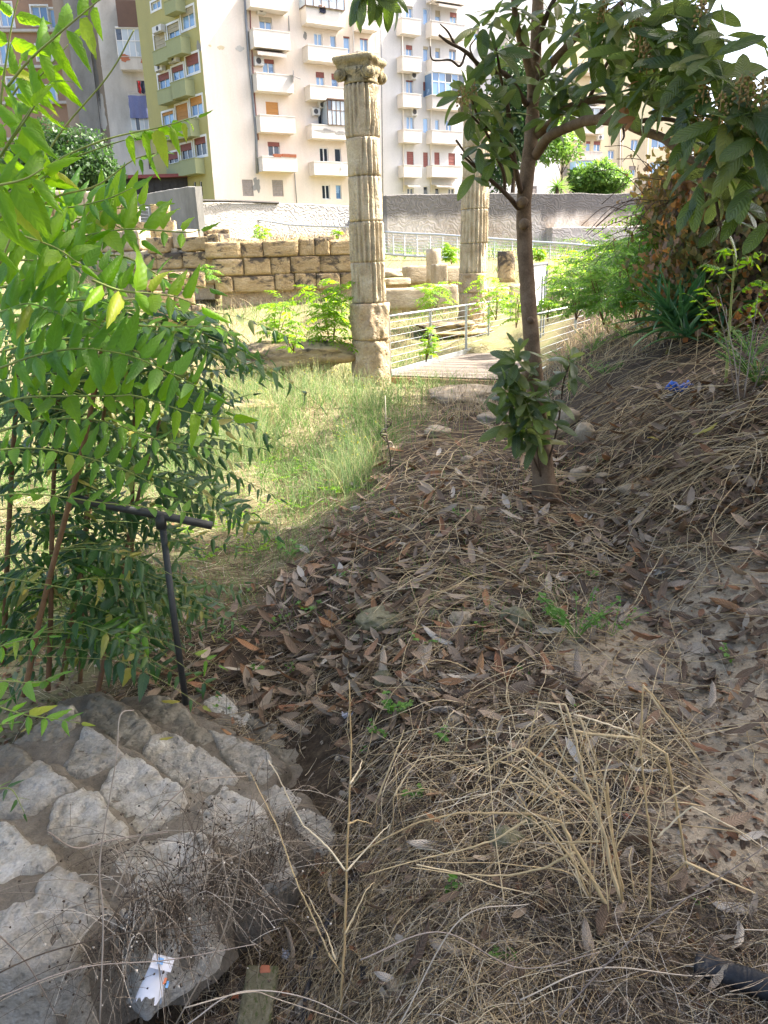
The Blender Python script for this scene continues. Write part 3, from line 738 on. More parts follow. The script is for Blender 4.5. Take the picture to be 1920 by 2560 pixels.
# satellite dish
p = thing_on(FC, 733, 190, 1.0); mb = MB(); n = 16
V = [p + np.array([0, 0, .0])]; F = []
for rr in (.2, .38):
    for k in range(n):
        th = 2 * math.pi * k / n; V.append(p + FC.nrm * (.5 * rr * rr) + FC.d * rr * math.cos(th) * .45 - FC.nrm * rr * math.cos(th) * .8 + np.array([0, 0, rr * math.sin(th)]))
for k in range(n): F.append([0, 1 + k, 1 + (k + 1) % n]); F.append([1 + k, 1 + n + k, 1 + n + (k + 1) % n, 1 + (k + 1) % n])
mb.add(V, F); mb.tube([p, p + FC.d * .55 + np.array([0, 0, -.15])], .02, 5)
tag(mb.build('satellite_dish', M['acdark'], None), 'dark satellite dish on the right corner of a cream balcony', 'satellite dish')
# person leaning on the top balcony of the second balcony row (seen from below: head, torso, arms)
pb = thing_on(FC, 803, 22, .9)
def skin_body(name, verts, edges, radii, mat, parent=None, sub=1, root=0):
    me = bpy.data.meshes.new(name); org = ORG[parent.name] if parent is not None else np.array(verts[root], float)
    me.from_pydata([tuple(np.array(v, float) - org) for v in verts], edges, []); me.update()
    o = link(name, me, parent, org)
    md = o.modifiers.new('skin', 'SKIN'); md.use_smooth_shade = True
    for sv, r in zip(me.skin_vertices[0].data, radii):
        sv.radius = (r, r) if not isinstance(r, tuple) else r
    me.skin_vertices[0].data[root].use_root = True
    s2 = o.modifiers.new('sub', 'SUBSURF'); s2.levels = sub; s2.render_levels = sub
    dg = bpy.context.evaluated_depsgraph_get(); ev = o.evaluated_get(dg); nm = bpy.data.meshes.new_from_object(ev)
    o.modifiers.clear(); o.data = nm; nm.materials.clear(); nm.materials.append(mat); return o
per = empty('person', pb, 'person in a pale top leaning over the topmost cream balcony', 'person')
d, nn, up = FC.d, FC.nrm, np.array([0, 0, 1.0])
def bp(a, b, c): return pb + d * a + nn * b + up * c
hip = bp(0, -.25, -.15)
bodyv = [bp(0, -.25, -.95), bp(0, -.25, -.1), bp(0, -.15, .2), bp(0, -.05, .42), bp(0, .02, .53), bp(0, .06, .66), bp(-.2, 0, .4), bp(-.28, .12, .15), bp(-.12, .27, .12), bp(.2, 0, .4), bp(.28, .12, .15), bp(.12, .28, .1),
         bp(-.04, .34, .11), bp(.05, .35, .09)]
skin_body('body', bodyv, [(0, 1), (1, 2), (2, 3), (3, 4), (4, 5), (3, 6), (6, 7), (7, 8), (3, 9), (9, 10), (10, 11), (8, 12), (11, 13)], [.13, .15, .15, .15, .055, .10, .07, .05, .04, .07, .05, .04, .04, .04], M['skin'], per, 1, 1)
skin_body('shirt', [bp(0, -.25, -.1), bp(0, -.15, .2), bp(0, -.05, .42), bp(-.2, 0, .4), bp(-.26, .08, .26), bp(.2, 0, .4), bp(.26, .08, .26)], [(0, 1), (1, 2), (2, 3), (3, 4), (2, 5), (5, 6)], [.17, .17, .165, .09, .08, .09, .08], M['clothwhite'], per, 1, 0)
skin_body('hair', [bp(0, 0, .74), bp(0, -.06, .66), bp(0, -.06, .58)], [(0, 1), (1, 2)], [.08, .1, .07], M['framebrown'], per, 1, 1)
def cloth(name, fc, px, off, mat, label, cat, amp=.04, nxx=14, nz=12, seed=0, group=None):
    u0, u1, z0, z1 = fc.rect(*px, off); V = []; F = []
    for a in range(nz + 1):
        for b in range(nxx + 1):
            u = u0 + (u1 - u0) * b / nxx; z = z1 + (z0 - z1) * a / nz
            w_ = amp * math.sin(b * 1.3 + seed) * (a / nz) + amp * float(fbm(b * .3, a * .3, seed, 3, 2))
            V.append(fc.P(u + .02 * math.sin(a + seed), z + .02 * math.sin(b * .6 + seed), off + w_))
    for a in range(nz):
        for b in range(nxx): k = a * (nxx + 1) + b; F.append([k, k + 1, k + nxx + 2, k + nxx + 1])
    o = build(name, V, F, M[mat]); tag(o, label, cat, group); return o
cloth('laundry', FC, (799, 20, 815, 33), 1.0, 'clothdark', 'dark cloth hanging over the topmost cream balcony below the person', 'laundry', .03)
cloth('laundry', FC, (853, 409, 858, 424), 1.0, 'clothwhite', 'small white towel over the lowest cream balcony beside the column', 'laundry', .02)

# ---- white apartment block
FW = Facade(948, 500, float(FC.P(BR, 0)[1]) + .3, 61.0)
wh = empty('apartment_building', FW.P(10, 5.0), 'white apartment block with narrow balconies between the two columns', 'building')
UE = FW.uz(1404, 300)[0]
for p, s, c in [((1013, 15, 1032, 47), 'shbeige', .2), ((1015, 113, 1031, 141), 'shred', .38), ((1015, 201, 1033, 235), 'shred', .1), ((1016, 291, 1035, 324), None, 0), ((1017, 379, 1034, 412), 'shred', 1.0), ((1018, 470, 1034, 486), None, 0),
                ((1058, 21, 1070, 62), None, 0), ((1058, 116, 1071, 154), 'shbeige', .2), ((1058, 205, 1071, 244), 'shred', .55), ((1058, 295, 1071, 333), None, 0), ((1058, 381, 1070, 418), 'shred', 1.0), ((1059, 466, 1070, 486), None, 0),
                ((1088, 26, 1101, 57), 'shbeige', .5), ((1125, 31, 1142, 60), 'shred', .4), ((1088, 120, 1100, 150), 'shbeige', .3), ((1123, 123, 1141, 152), 'shgrey', .2),
                ((1088, 299, 1098, 328), None, 0), ((1115, 300, 1129, 328), None, 0), ((1086, 381, 1099, 415), 'shred', 1.0), ((1121, 383, 1138, 415), 'shred', 1.0), ((1088, 470, 1098, 486), None, 0), ((1121, 471, 1136, 486), None, 0),
                ((1185, 68, 1198, 101), 'shgrey', .5), ((1186, 160, 1199, 190), 'shgrey', 1.0), ((1187, 250, 1200, 282), None, 0), ((1188, 338, 1201, 370), 'shgrey', .4),
                ((1282, 122, 1300, 150), None, 0), ((1282, 212, 1300, 239), 'shbeige', .3), ((1285, 300, 1302, 328), 'shred', .6), ((1330, 465, 1342, 492), 'shgrey', 1.0), ((1369, 120, 1382, 150), None, 0), ((1371, 300, 1384, 330), 'shred', 1.0)]:
    window(FW, wh, p, s if c > 0 else None, c, 'glassdark' if p[1] > 460 else 'glass', panes=1 if (p[2] - p[0]) < 14 else 2, sill=False)
for b in [(1006, 47, 1052, 85), (1007, 142, 1053, 178), (1008, 235, 1053, 268), (1009, 325, 1054, 356), (1010, 414, 1054, 443), (1080, 58, 1163, 94), (1081, 151, 1163, 184), (1081, 241, 1161, 273), (1081, 328, 1157, 359), (1081, 415, 1155, 443), (1080, -32, 1163, 6),
          (1268, 171, 1327, 204), (1270, 262, 1327, 293), (1270, 80, 1327, 112), (1272, 350, 1328, 380)]:
    balcony(FW, wh, *b, proj=.9)
glassbay(FW, wh, (1081, 184, 1161, 240), 5, 2, 1.05, 'frame', 'glass', .4)
awning(FW, wh, (1088, 8, 1150, 26)); awning(FW, wh, (1083, 461, 1145, 471)); awning(FW, wh, (1012, 461, 1042, 470))
aircon(FW, wh, 1024, 181, 1038, 199); aircon(FW, wh, 1025, 273, 1040, 290); aircon(FW, wh, 1196, 110, 1208, 124)
pipe(FW, wh, [(1004, -10), (1008, 480)], .06, 'balwhite'); pipe(FW, wh, [(1074, -10), (1076, 480)], .05, 'balwhite')
FW.wall('facade', wh, M['white'], 0, UE, 4.0, 28.0, 10.0)

# ---- yellow building at the far right
FY = Facade(1404, 480, 84.0, 68.0)
yb = empty('apartment_building', FY.P(10, 5.0), 'pale yellow building with rounded mosaic balconies seen through the loquat branches', 'building')
for p, s, c in [((1444, 353, 1453, 379), 'shred', .3), ((1465, 353, 1476, 379), 'shred', .25), ((1484, 353, 1501, 379), 'shred', .35), ((1444, 255, 1454, 283), 'shred', .3), ((1520, 376, 1536, 398), None, 0), ((1577, 349, 1595, 377), None, 0), ((1572, 415, 1589, 440), 'shgrey', .4), ((1520, 285, 1536, 310), None, 0),
                ((1424, 149, 1436, 174), None, 0), ((1412, 288, 1428, 313), 'shor', .6), ((1408, 417, 1420, 440), 'shgrey', 1.0), ((1578, 270, 1594, 298), None, 0), ((1575, 477, 1587, 487), None, 0), ((1621, 478, 1634, 485), None, 0),
                ((1520, 200, 1536, 226), None, 0), ((1629, 345, 1664, 371), None, 0), ((1624, 405, 1659, 434), None, 0), ((1474, 200, 1501, 231), None, 0), ((1578, 190, 1594, 218), 'shgrey', .5), ((1630, 270, 1664, 300), None, 0), ((1474, 100, 1501, 131), None, 0), ((1520, 110, 1536, 136), None, 0)]:
    window(FY, yb, p, s if c > 0 else None, c, 'glass', panes=2 if p[2] - p[0] > 13 else 1, sill=False)
for b in [(1443, 314, 1510, 334), (1441, 379, 1506, 400), (1445, 240, 1512, 260), (1445, 160, 1512, 182)]: balcony(FY, yb, *b, proj=1.2, mat='balmosaic')
balcony(FY, yb, 1620, 435, 1656, 458, proj=1.0)
glassbay(FY, yb, (1441, 402, 1503, 428), 4, 2, 1.1, 'frame', 'glass', .5); glassbay(FY, yb, (1446, 270, 1510, 312), 5, 1, 1.1, 'frame', 'glasspale')
aircon(FY, yb, 1491, 338, 1504, 350); pipe(FY, yb, [(1550, 300), (1548, 480)], .06, 'balwhite'); pipe(FY, yb, [(1620, 340), (1612, 480)], .05, 'balwhite'); pipe(FY, yb, [(1556, 250), (1554, 480)], .05, 'balwhite')
FY.wall('facade', yb, M['yellow'], -1.0, FY.uz(1700, 400)[0], 4.0, 24.0, 10.0)

# ---- old buildings on the left: brown, grey and the shabby one with glazed verandas
FB = Facade(0, 400, 74.0, 84.0)
bb = empty('brown_house', FB.P(4, 5.0), 'brown plastered house with white window bays at the upper left corner', 'building')
for p in [(0, 7, 31, 66), (80, 15, 120, 62), (125, 22, 165, 70), (92, 112, 128, 150), (0, 110, 30, 160), (20, 195, 60, 240), (150, 135, 172, 165), (100, 215, 140, 255)]:
    window(FB, bb, p, None, 0, 'glass', trim=True, sill=True)
for z, (a, b) in {75: (0, 0), 165: (0, 0), 255: (0, 0), 345: (0, 0)}.items():
    mb = MB(); u0, u1, z0, z1 = FB.rect(-60, z, 183, z + 7); FB.box(mb, u0, u1, z0, z1, .003, .35); mb.build('cornice', M['shabby'], bb)
FB.wall('facade', bb, M['brownb'], FB.uz(-200, 300)[0], FB.uz(186, 300)[0], 4.0, 30.0, 9.0)
FG = Facade(186, 400, 70.5, 80.0)
gb = empty('grey_house', FG.P(4, 5.0), 'narrow grey and taupe house with small brown windows beside the brown house', 'building')
for p in [(254, 128, 280, 164), (266, 224, 292, 258), (279, 317, 304, 349), (246, 45, 271, 70)]:
    window(FG, gb, p, None, 0, 'glass', 'framebrown', sill=True)
window(FG, gb, (293, 409, 314, 437), None, 0, 'glassdark', 'framebrown', 3)
mb = MB(); u0, u1, z0, z1 = FG.rect(187, -60, 238, 470, .05); FG.box(mb, u0, u1, z0, z1, .004, .35); mb.build('pale_pier', M['greyb'], gb, smooth=False)
patch(FG, gb, 254, 285, 11, 50, M['shabby'], seed=41); patch(FG, gb, 278, 217, 13, 7, M['shabby'], seed=42); patch(FG, gb, 290, 313, 12, 6, M['shabby'], seed=43); patch(FG, gb, 241, 190, 5, 60, M['greyb'], seed=44)
for x in (288, 294, 300): pipe(FG, gb, [(x - 2, -20), (x + 8, 130), (x + 16, 260), (x + 30, 430)], .06, 'metal_paint')
FG.wall('facade', gb, M['taupe'], 0.0, FG.uz(322, 300)[0] + .8, 4.0, 30.0, 9.0)
FS = Facade(290, 300, 69.0, 80.0)
sb = empty('shabby_house', FS.P(3, 5.0), 'shabby white house with glazed verandas and exposed bricks between grey and green walls', 'building')
for p, s in [((343, 201, 366, 236), None), ((380, 204, 396, 232), None), ((371, 386, 389, 423), None), ((402, 390, 416, 420), None)]:
    window(FS, sb, p, s, 0, 'glassdark', 'framebrown', sill=False)
glassbay(FS, sb, (292, 72, 383, 143), 6, 2, .9, 'frame', 'glasspale', .42)
glassbay(FS, sb, (327, 268, 402, 326), 7, 2, .9, 'frame', 'glasspale', .3)
for b, m_ in [((300, 143, 388, 174), 'shabby'), ((320, 233, 400, 262), 'shabby'), ((328, 327, 405, 345), 'shabby')]: balcony(FS, sb, *b, proj=.9, mat=m_)
patch(FS, sb, 315, 153, 13, 9, M['terracotta'], 'exposed_bricks', 51, .915); patch(FS, sb, 362, 160, 6, 6, M['terracotta'], 'exposed_bricks', 52, .915)
mb = MB(); u0, u1, z0, z1 = FS.rect(292, 0, 378, 68, 1.0); FS.box(mb, u0, u1, z0, z1, .004, 1.0); mb.build('upper_loggia', M['framebrown'], sb)
FS.wall('facade', sb, M['shabby'], -.6, FS.uz(440, 300)[0], 4.0, 26.0, 6.0)
cloth('blanket', FS, (323, 239, 375, 296), 1.05, 'blanket', 'large faded blue blanket hung over a veranda of the shabby house', 'blanket', .05)
cloth('laundry', FS, (346, 203, 352, 234), 1.15, 'clothred', 'red garment drying above the blue blanket', 'laundry', .03)
cloth('laundry', FS, (353, 203, 361, 234), 1.15, 'clothdark', 'dark garment drying above the blue blanket', 'laundry', .03)
cloth('laundry', FS, (363, 210, 385, 234), 1.15, 'blanket', 'faded blue garment drying right of the dark one', 'laundry', .03)
cloth('laundry', FS, (374, 238, 392, 252), 1.15, 'clothwhite', 'white cloth drying right of the blue blanket', 'laundry', .03)
# shed with a red roof edge, and the grey yard walls in front
FD = Facade(308, 480, 60.0, 88.0)
sh = empty('shed', FD.P(3, 5.0), 'dark low shed under a red roof edge beside the green end wall', 'shed')
mb = MB(); u0, u1, z0, z1 = FD.rect(308, 446, 470, 500); FD.box(mb, u0, u1, 4.0, z1, -4, 0)
mb.build('shed_wall', M['shed'], sh)
mb = MB(); FD.box(mb, u0 - .2, u1 + .1, z1 + .003, z1 + .22, -4, .5); mb.build('roof', M['roofred'], sh)
for k in range(8):
    mb = MB(); a = u0 + .1 + (u1 - u0 - .2) * k / 8; FD.box(mb, a, a + (u1 - u0) / 8 - .12, 5.0, z1 - .35, .003, .06); mb.build('panel', M['shed'], sh)

# ============================================================ RETAINING WALLS
def long_wall(name, pts, z0, z1a, z1b, mat, label, th=.45, cap=None, rag=.05):
    """pts: two plan points; an uneven top"""
    a, b = np.array(pts[0], float), np.array(pts[1], float); d = (b - a); L = np.linalg.norm(d); d /= L; nn_ = np.array([d[1], -d[0]])
    if nn_[1] > 0: nn_ = -nn_
    n = 70; V = []; F = []
    for k in range(n + 1):
        u = L * k / n; zt = z1a + (z1b - z1a) * k / n + rag * float(fbm(u * .6, 1.3, 0, 71, 4)) * 2
        for (o, z) in ((0, z0), (0, (z0 + zt) / 2), (0, zt - .03), (-.05, zt), (-th, zt + .02), (-th, z0)):
            bul = .05 * float(fbm(u * .4, z * .6, 0, 72, 3)) if o == 0 else 0
            p = a + d * u + nn_ * (o + bul); V.append((p[0], p[1], z))
    for k in range(n):
        for q in range(5): F.append([k * 6 + q, (k + 1) * 6 + q, (k + 1) * 6 + q + 1, k * 6 + q + 1])
    F.append([0, 1, 2, 3, 4, 5]); F.append([n * 6 + q for q in (5, 4, 3, 2, 1, 0)])
    o = build(name, V, F, M[mat], smooth=False); tag(o, label, 'wall'); return o
pa = W(488, 505, 44.5); pbb = W(900, 514, 51.5)
long_wall('retaining_wall', [pa[:2], pbb[:2]], 2.4, pa[2], pbb[2], 'swirl', 'sunlit grey retaining wall with swirled plaster below the cream building')
pc = W(966, 486, 45.0); pd_ = W(1760, 482, 50.0)
rw = long_wall('retaining_wall', [pc[:2], pd_[:2]], 2.0, pc[2], pd_[2] , 'swirl_old', 'shaded stained retaining wall with swirled plaster behind the second column', th=6.8)
pe = W(1382, 568, 46.6); pf = W(1760, 565, 49.2)
long_wall('wall_ledge', [pe[:2], pf[:2]], 2.0, pe[2], pf[2], 'swirl_old', 'low plastered ledge at the foot of the shaded retaining wall', th=1.0, rag=.03)
pg = W(315, 492, 50.0); ph = W(487, 466, 43.8)
long_wall('yard_wall', [pg[:2], ph[:2]], 2.0, pg[2], ph[2], 'greyb', 'plain grey yard wall left of the swirled retaining wall', th=.4, rag=.06)
# coping of the sunlit wall
mb = MB(); aa = pa + np.array([0, 0, .06]); dd = (pbb - pa)
mb.tube([aa + np.array([.2, -.1, 0]), aa + dd * .24 + np.array([0, -.12, .02]), aa + dd * .47 + np.array([0, -.1, -.02])], .07, 5)
tag(mb.build('roofing_felt_strip', M['shed']), 'black felt strip lying along the top of the sunlit retaining wall', 'strip')
# blue awning behind the dark tree
FA = Facade(60, 480, 55.0, 88.0)
root = empty('blue_canopy', FA.P(3, 5.0), 'blue glazed canopy behind the dark tree at the left', 'canopy')
u0, u1, z0, z1 = FA.rect(88, 455, 268, 490)
for k in range(6):
    a = u0 + (u1 - u0) * k / 6; mb = MB(); FA.box(mb, a + .05, a + (u1 - u0) / 6 - .05, z0, z1, 0, .05); mb.build('panel', M['tarp'], root)
mb = MB(); FA.box(mb, u0 - .2, u1 + .3, z1 + .01, z1 + .15, -.5, .2); FA.box(mb, u0 - .2, u1 + .3, z0 - .6, z0 - .01, -.3, .1); mb.build('beam', M['shed'], root)

# ============================================================ ROUGH BLOCK MESHES
def rough_block(seed, mat, nx=7, amp=.05, chip=.12):
    """unit cube -.5..+.5 with worn edges"""
    n = nx; g = np.linspace(-.5, .5, n); V = []; F = []; idx = {}
    def vid(p):
        k = tuple(np.round(p, 5))
        if k not in idx: idx[k] = len(V); V.append(p)
        return idx[k]
    for ax in range(3):
        for s in (-.5, .5):
            for a in range(n - 1):
                for b in range(n - 1):
                    q = []
                    for (i, j) in ((a, b), (a + 1, b), (a + 1, b + 1), (a, b + 1)):
                        p = np.zeros(3); p[ax] = s; p[(ax + 1) % 3] = g[i]; p[(ax + 2) % 3] = g[j]; q.append(vid(p))
                    F.append(q if s > 0 else q[::-1])
    V = np.array(V); A = np.abs(V) * 2
    e = np.sort(A, axis=1); edge = (e[:, 1] + e[:, 2]) / 2
    nz = fbm(V[:, 0] * 2.2 + seed * 9.1, V[:, 1] * 2.2, V[:, 2] * 2.2, seed, 4)
    nz2 = fbm(V[:, 0] * 6 + seed * 9.1, V[:, 1] * 6, V[:, 2] * 6, seed + 5, 3)
    k = 1 - np.clip((edge - .80) / .2, 0, 1) ** 2 * (chip * (.5 + .9 * np.abs(nz) * 2))
    k = k + amp * nz * .9 + amp * .6 * nz2
    return rawmesh('block_shape', V * k[:, None], np.array(F), mat)
def blockset(mat, n=7, amp=.05, chip=.05, nx=9): return [rough_block(s + 1, M[mat], nx, amp, chip) for s in range(n)]
BLK = blockset('block'); BLKP = blockset('block_dry')
def put_block(root, me, c, size, yaw, name='stone', tilt=0):
    o = link(name, me, root, c); o.rotation_euler = (tilt, 0, yaw); o.scale = tuple(size); return o
def block_wall(name, p0, p1, courses, label, hs=.48, wlen=(.38, 1.1), th=.55, gap=.006, ztop=None, zbase=None, shapes=BLK, top_keep=1.0, seed=0, cat='ruined wall', group=None):
    """courses of dressed blocks between two plan points; zbase may slope"""
    rr = random.Random(seed); a, b = np.array(p0[:2], float), np.array(p1[:2], float)
    d = b - a; L = np.linalg.norm(d); d /= L; yaw = math.atan2(d[1], d[0])
    root = empty(name, (a[0], a[1], zbase), label, cat, group)
    nn_ = np.array([-d[1], d[0]]); cc = (a + b) / 2 + nn_ * .03; zt_ = zbase + (courses - (1 if top_keep < 1 else 0)) * (hs + gap) - .10
    if zt_ > zbase: mb = MB(); mb.box((cc[0], cc[1], (zbase - .4 + zt_) / 2), (L - .1, th * .72, zt_ - zbase + .4), ax=[[d[0], d[1], 0], [-d[1], d[0], 0], [0, 0, 1]]); mb.build('wall_core', M['drumrough'], root)
    for c in range(courses):
        u = -rr.random() * .3
        while u < L:
            w_ = rr.uniform(*wlen); h = hs * rr.uniform(.93, 1.04) if c < courses - 1 else hs * rr.uniform(.86, 1.08)
            if u + w_ > L + .3: w_ = L + .3 - u
            if w_ < .2: break
            if c == courses - 1 and rr.random() > top_keep: u += w_; continue
            q = a + d * (u + w_ / 2); z = zbase + c * (hs + gap) + h / 2
            put_block(root, rr.choice(shapes), (q[0] + rr.uniform(-.02, .02), q[1] + rr.uniform(-.03, .03), z), (w_ - gap, th * rr.uniform(.92, 1.05), h), yaw + rr.uniform(-.02, .02))
            u += w_
    return root
# main wall of large blocks behind the columns
w0, w1 = W(548, 720, 21.6), W(905, 728, 22.4)
zb_ = 1.65 - .70
block_wall('block_wall', w0, w1, 3, 'tall stained block wall of three courses behind the left column', hs=.435, zbase=float(W(700, 727, 22)[2]), seed=4)
q0, q1 = W(395, 705, 22.8), W(548, 715, 21.8)
block_wall('block_wall', q0, q1, 3, 'stepped block wall corner left of the tall stained wall', hs=.42, zbase=float(W(480, 716, 22)[2]) + .05, top_keep=.85, seed=6)
# blocks on top
for k, (x0, x1, y0, y1, Y) in enumerate([(508, 572, 575, 608, 23.2), (795, 838, 591, 616, 24.0), (60, 100, 520, 560, 27)]):
    a, b, c, dd = W(x0, y1, Y), W(x1, y1, Y), W(x0, y0, Y), W(x1, y0, Y)
    o = put_block(None, BLK[k], ((a[0] + b[0]) / 2, Y + .3, (a[2] + c[2]) / 2 - .05), (b[0] - a[0], .6, c[2] - a[2] + .15), .1, 'stone_block')
    tag(o, ['squared block standing on the wall top beside the ramp railing', 'pale worn block on the wall top just left of the near column', 'block at the far left behind the leaves'][k], 'stone block')
# low wall right of the near column
lw = [(W(955, 775, 21.5), W(1130, 775, 22.0), 1), (W(1145, 770, 22.2), W(1420, 765, 23.4), 1)]
block_wall('low_wall', W(958, 770, 21.6), W(1140, 770, 22.2), 1, 'low pale block wall between the two columns', hs=.62, wlen=(.7, 1.5), zbase=float(W(1040, 770, 22)[2]), shapes=BLKP, seed=8)
block_wall('low_wall', W(1215, 752, 23.2), W(1330, 748, 24.0), 1, 'low block wall right of the second column', hs=.5, wlen=(.6, 1.1), zbase=float(W(1270, 756, 23.5)[2]), shapes=BLKP, seed=9)
block_wall('low_wall', W(1380, 790, 21.0), W(1490, 785, 22.0), 3, 'crumbling stepped blocks behind the white sign', hs=.36, wlen=(.5, 1.0), zbase=float(W(1430, 790, 21.5)[2]), shapes=BLKP, top_keep=.6, seed=10)
block_wall('low_wall', W(1020, 706, 26.5), W(1150, 706, 27.2), 1, 'row of pale blocks behind the low wall between the columns', hs=.55, wlen=(.8, 1.5), zbase=float(W(1090, 706, 27)[2]), shapes=BLKP, seed=12)
block_wall('low_wall', W(962, 712, 25.0), W(1015, 712, 25.4), 1, 'short pale footing just right of the near column', hs=.2, wlen=(.6, 1.0), zbase=float(W(990, 712, 25.2)[2]), shapes=BLKP, seed=13)
# the block walls half hidden by the leaves at the left
block_wall('block_wall', W(20, 600, 27), W(420, 590, 27.5), 2, 'long block wall seen through the leaves at the left', hs=.55, zbase=float(W(230, 600, 27)[2]), seed=14, top_keep=.7)
block_wall('block_wall', W(230, 660, 24), W(470, 690, 22.5), 2, 'stepped block wall between the leaves and the stained wall', hs=.50, zbase=float(W(380, 672, 23)[2]), seed=15, shapes=BLKP, top_keep=.8)
block_wall('block_pier', W(395, 790, 17.5), W(480, 790, 17.8), 3, 'block pier with a bright edge beside the leafy fronds', hs=.34, wlen=(.3, .6), zbase=float(W(440, 805, 17.6)[2]), seed=16, shapes=BLK)
block_wall('block_wall', W(-40, 545, 31), W(330, 540, 32), 2, 'far block terrace under the blue canopy', hs=.6, zbase=float(W(150, 560, 31)[2]), seed=18, shapes=BLKP, top_keep=.7)
# standing stubs
def drum(name, c, r, h, mat, label, seed, sides=18, cat='column stub'):
    P = [(c[0], c[1], c[2] + h * k / 6) for k in range(7)]; V, F = tube(P, r, sides, True, .10, seed)
    o = build(name, V, F, M[mat], org=c); tag(o, label, cat); return o
c = W(1084, 706, 25.8); drum('column_stub', c, .24, 1.02, 'block_dry', 'short smooth column stub on the blocks between the columns', 3)
c = W(1265, 706, 25.0); drum('column_stub', c, .27, .92, 'block', 'dark stained column stub left of the loquat trunk', 5)
a = W(1098, 710, 24.6); o = put_block(None, BLKP[2], (a[0], a[1], a[2] + .28), (.42, .5, .62), .2, 'stone_block'); tag(o, 'upright pale block in front of the smooth column stub', 'stone block')

# ============================================================ ROCK HELPERS
def rock_mesh(seed, mat, flat=.6, n=14, rough=.28):
    th = np.linspace(0, math.pi, n); ph = np.linspace(0, 2 * math.pi, n * 2, endpoint=False)
    T, Pp = np.meshgrid(th, ph, indexing='ij')
    D = np.stack([np.sin(T) * np.cos(Pp), np.sin(T) * np.sin(Pp), np.cos(T)], -1)
    D4 = np.sign(D) * np.abs(D) ** .75
    k = 1 + rough * 2 * fbm(D[..., 0] * 1.3 + seed * 3.3, D[..., 1] * 1.3, D[..., 2] * 1.3, seed, 4) + .10 * fbm(D[..., 0] * 6 + seed, D[..., 1] * 6, D[..., 2] * 6, seed + 3, 3)
    V = (D4 * k[..., None] * np.array([1, 1, flat])).reshape(-1, 3) * .5
    m_ = n * 2; i = np.arange(n - 1)[:, None]; j = np.arange(m_)[None]; jj = (j + 1) % m_
    F = np.stack([i * m_ + j, (i + 1) * m_ + j, (i + 1) * m_ + jj, i * m_ + jj], -1).reshape(-1, 4)
    return rawmesh('rock_shape', V, F, mat)
ROCK = [rock_mesh(s, M['rock'], .7) for s in range(5)]; MROCK = [rock_mesh(s + 9, M['mossrock'], .75) for s in range(3)]
DROCK = [rock_mesh(s + 19, M['block'], .5, 22, .35) for s in range(3)]
def rock(px, py, wpx, hk, label, shapes=ROCK, k=0, yaw=0, sink=.25, cat='rock', group=None, dk=1.0, name='rock'):
    """a rock lying on the ground at the pixel, wpx source pixels wide"""
    p = G(px, py); dist = np.dot(p - CAM, _f); wd = wpx / FPX * dist
    o = link(name, shapes[k % len(shapes)], None, (p[0], p[1], p[2] + wd * hk * .5 - wd * hk * sink)); o.scale = (wd, wd * dk, wd * hk * 1.2)
    o.rotation_euler = (0, 0, yaw); tag(o, label, cat, group); return o
rock(950, 1565, 118, .50, 'large grey mossy rock among the fallen leaves in the middle', MROCK, 0, .4, .25)
rock(960, 1712, 50, .9, 'small pale mossy rock below the large grey one', MROCK, 1, .2)
rock(1262, 2110, 70, .9, 'mossy rock under the golden dry stalks', MROCK, 2, .9)
rock(1330, 2060, 60, .8, 'darker rock behind the mossy one under the dry stalks', MROCK, 0, 2.0)
rock(1138, 1805, 44, .8, 'pale squarish stone left of the golden stalks', ROCK, 0, .3)
rock(995, 2475, 52, .6, 'small pale stone near the black scrap at the bottom', ROCK, 1, .3)
rock(1565, 2475, 40, .7, 'small pale stone near the black pipe', ROCK, 2, .8)
rock(1585, 2095, 44, .7, 'rounded pale stone on the sandy path edge', ROCK, 3, .2)
rock(1385, 1095, 50, 1.0, 'ochre rock just right of the loquat trunk, nearest the trunk', ROCK, 4, .2)
rock(1420, 1060, 60, .9, 'pale ochre rock behind the trunk on the bank', ROCK, 1, .7)
rock(1465, 1100, 46, 1.3, 'upright grey rock right of the loquat trunk', ROCK, 2, 1.3)
rock(1455, 1190, 56, .6, 'flat pale stone at the foot of the loquat', ROCK, 0, .4)
rock(1508, 1200, 34, .8, 'round grey pebble right of the flat pale stone', ROCK, 3, .4)
rock(1580, 1230, 50, .5, 'half buried grey stone in the straw', ROCK, 2, .4)
rock(1170, 1155, 32, .7, 'small pink stone in the leaf litter', ROCK, 1, .4)
rock(1200, 1282, 30, .9, 'small white stone in the leaf litter', ROCK, 3, .9)
rock(1095, 1085, 62, .45, 'flat pale stone at the edge of the green grass', ROCK, 4, .2)
rock(1240, 1050, 90, .35, 'flat grey slab left of the loquat suckers', ROCK, 0, .2)
rock(1170, 995, 170, .22, 'long flat slab in the straw below the wooden walkway', ROCK, 2, .05)
rock(1290, 1560, 70, .7, 'dark rock half hidden in the litter', MROCK, 1, .7)
rock(1150, 1560, 55, .8, 'pale rock in the litter right of the large grey rock', ROCK, 1, 1.7)
rock(730, 940, 320, .36, 'long dark weathered outcrop in the grass left of the near column', DROCK, 0, .1, .1, dk=.5)
rock(600, 1040, 190, .28, 'flat pale ledge of rock in the grass', DROCK, 1, .3, .2, dk=.6)
rock(640, 905, 150, .3, 'low pale rock left of the dark outcrop', DROCK, 2, .3, .2, dk=.6)
rock(1130, 835, 190, .25, 'rubble hump between the columns behind the railing', DROCK, 1, .3, .2, dk=.6)
rock(620, 745, 60, .5, 'grey boulder below the stained wall', ROCK, 1, .3)
rock(980, 690, 60, .4, 'small boulder beyond the near column', ROCK, 2, .3)
rr = random.Random(5)
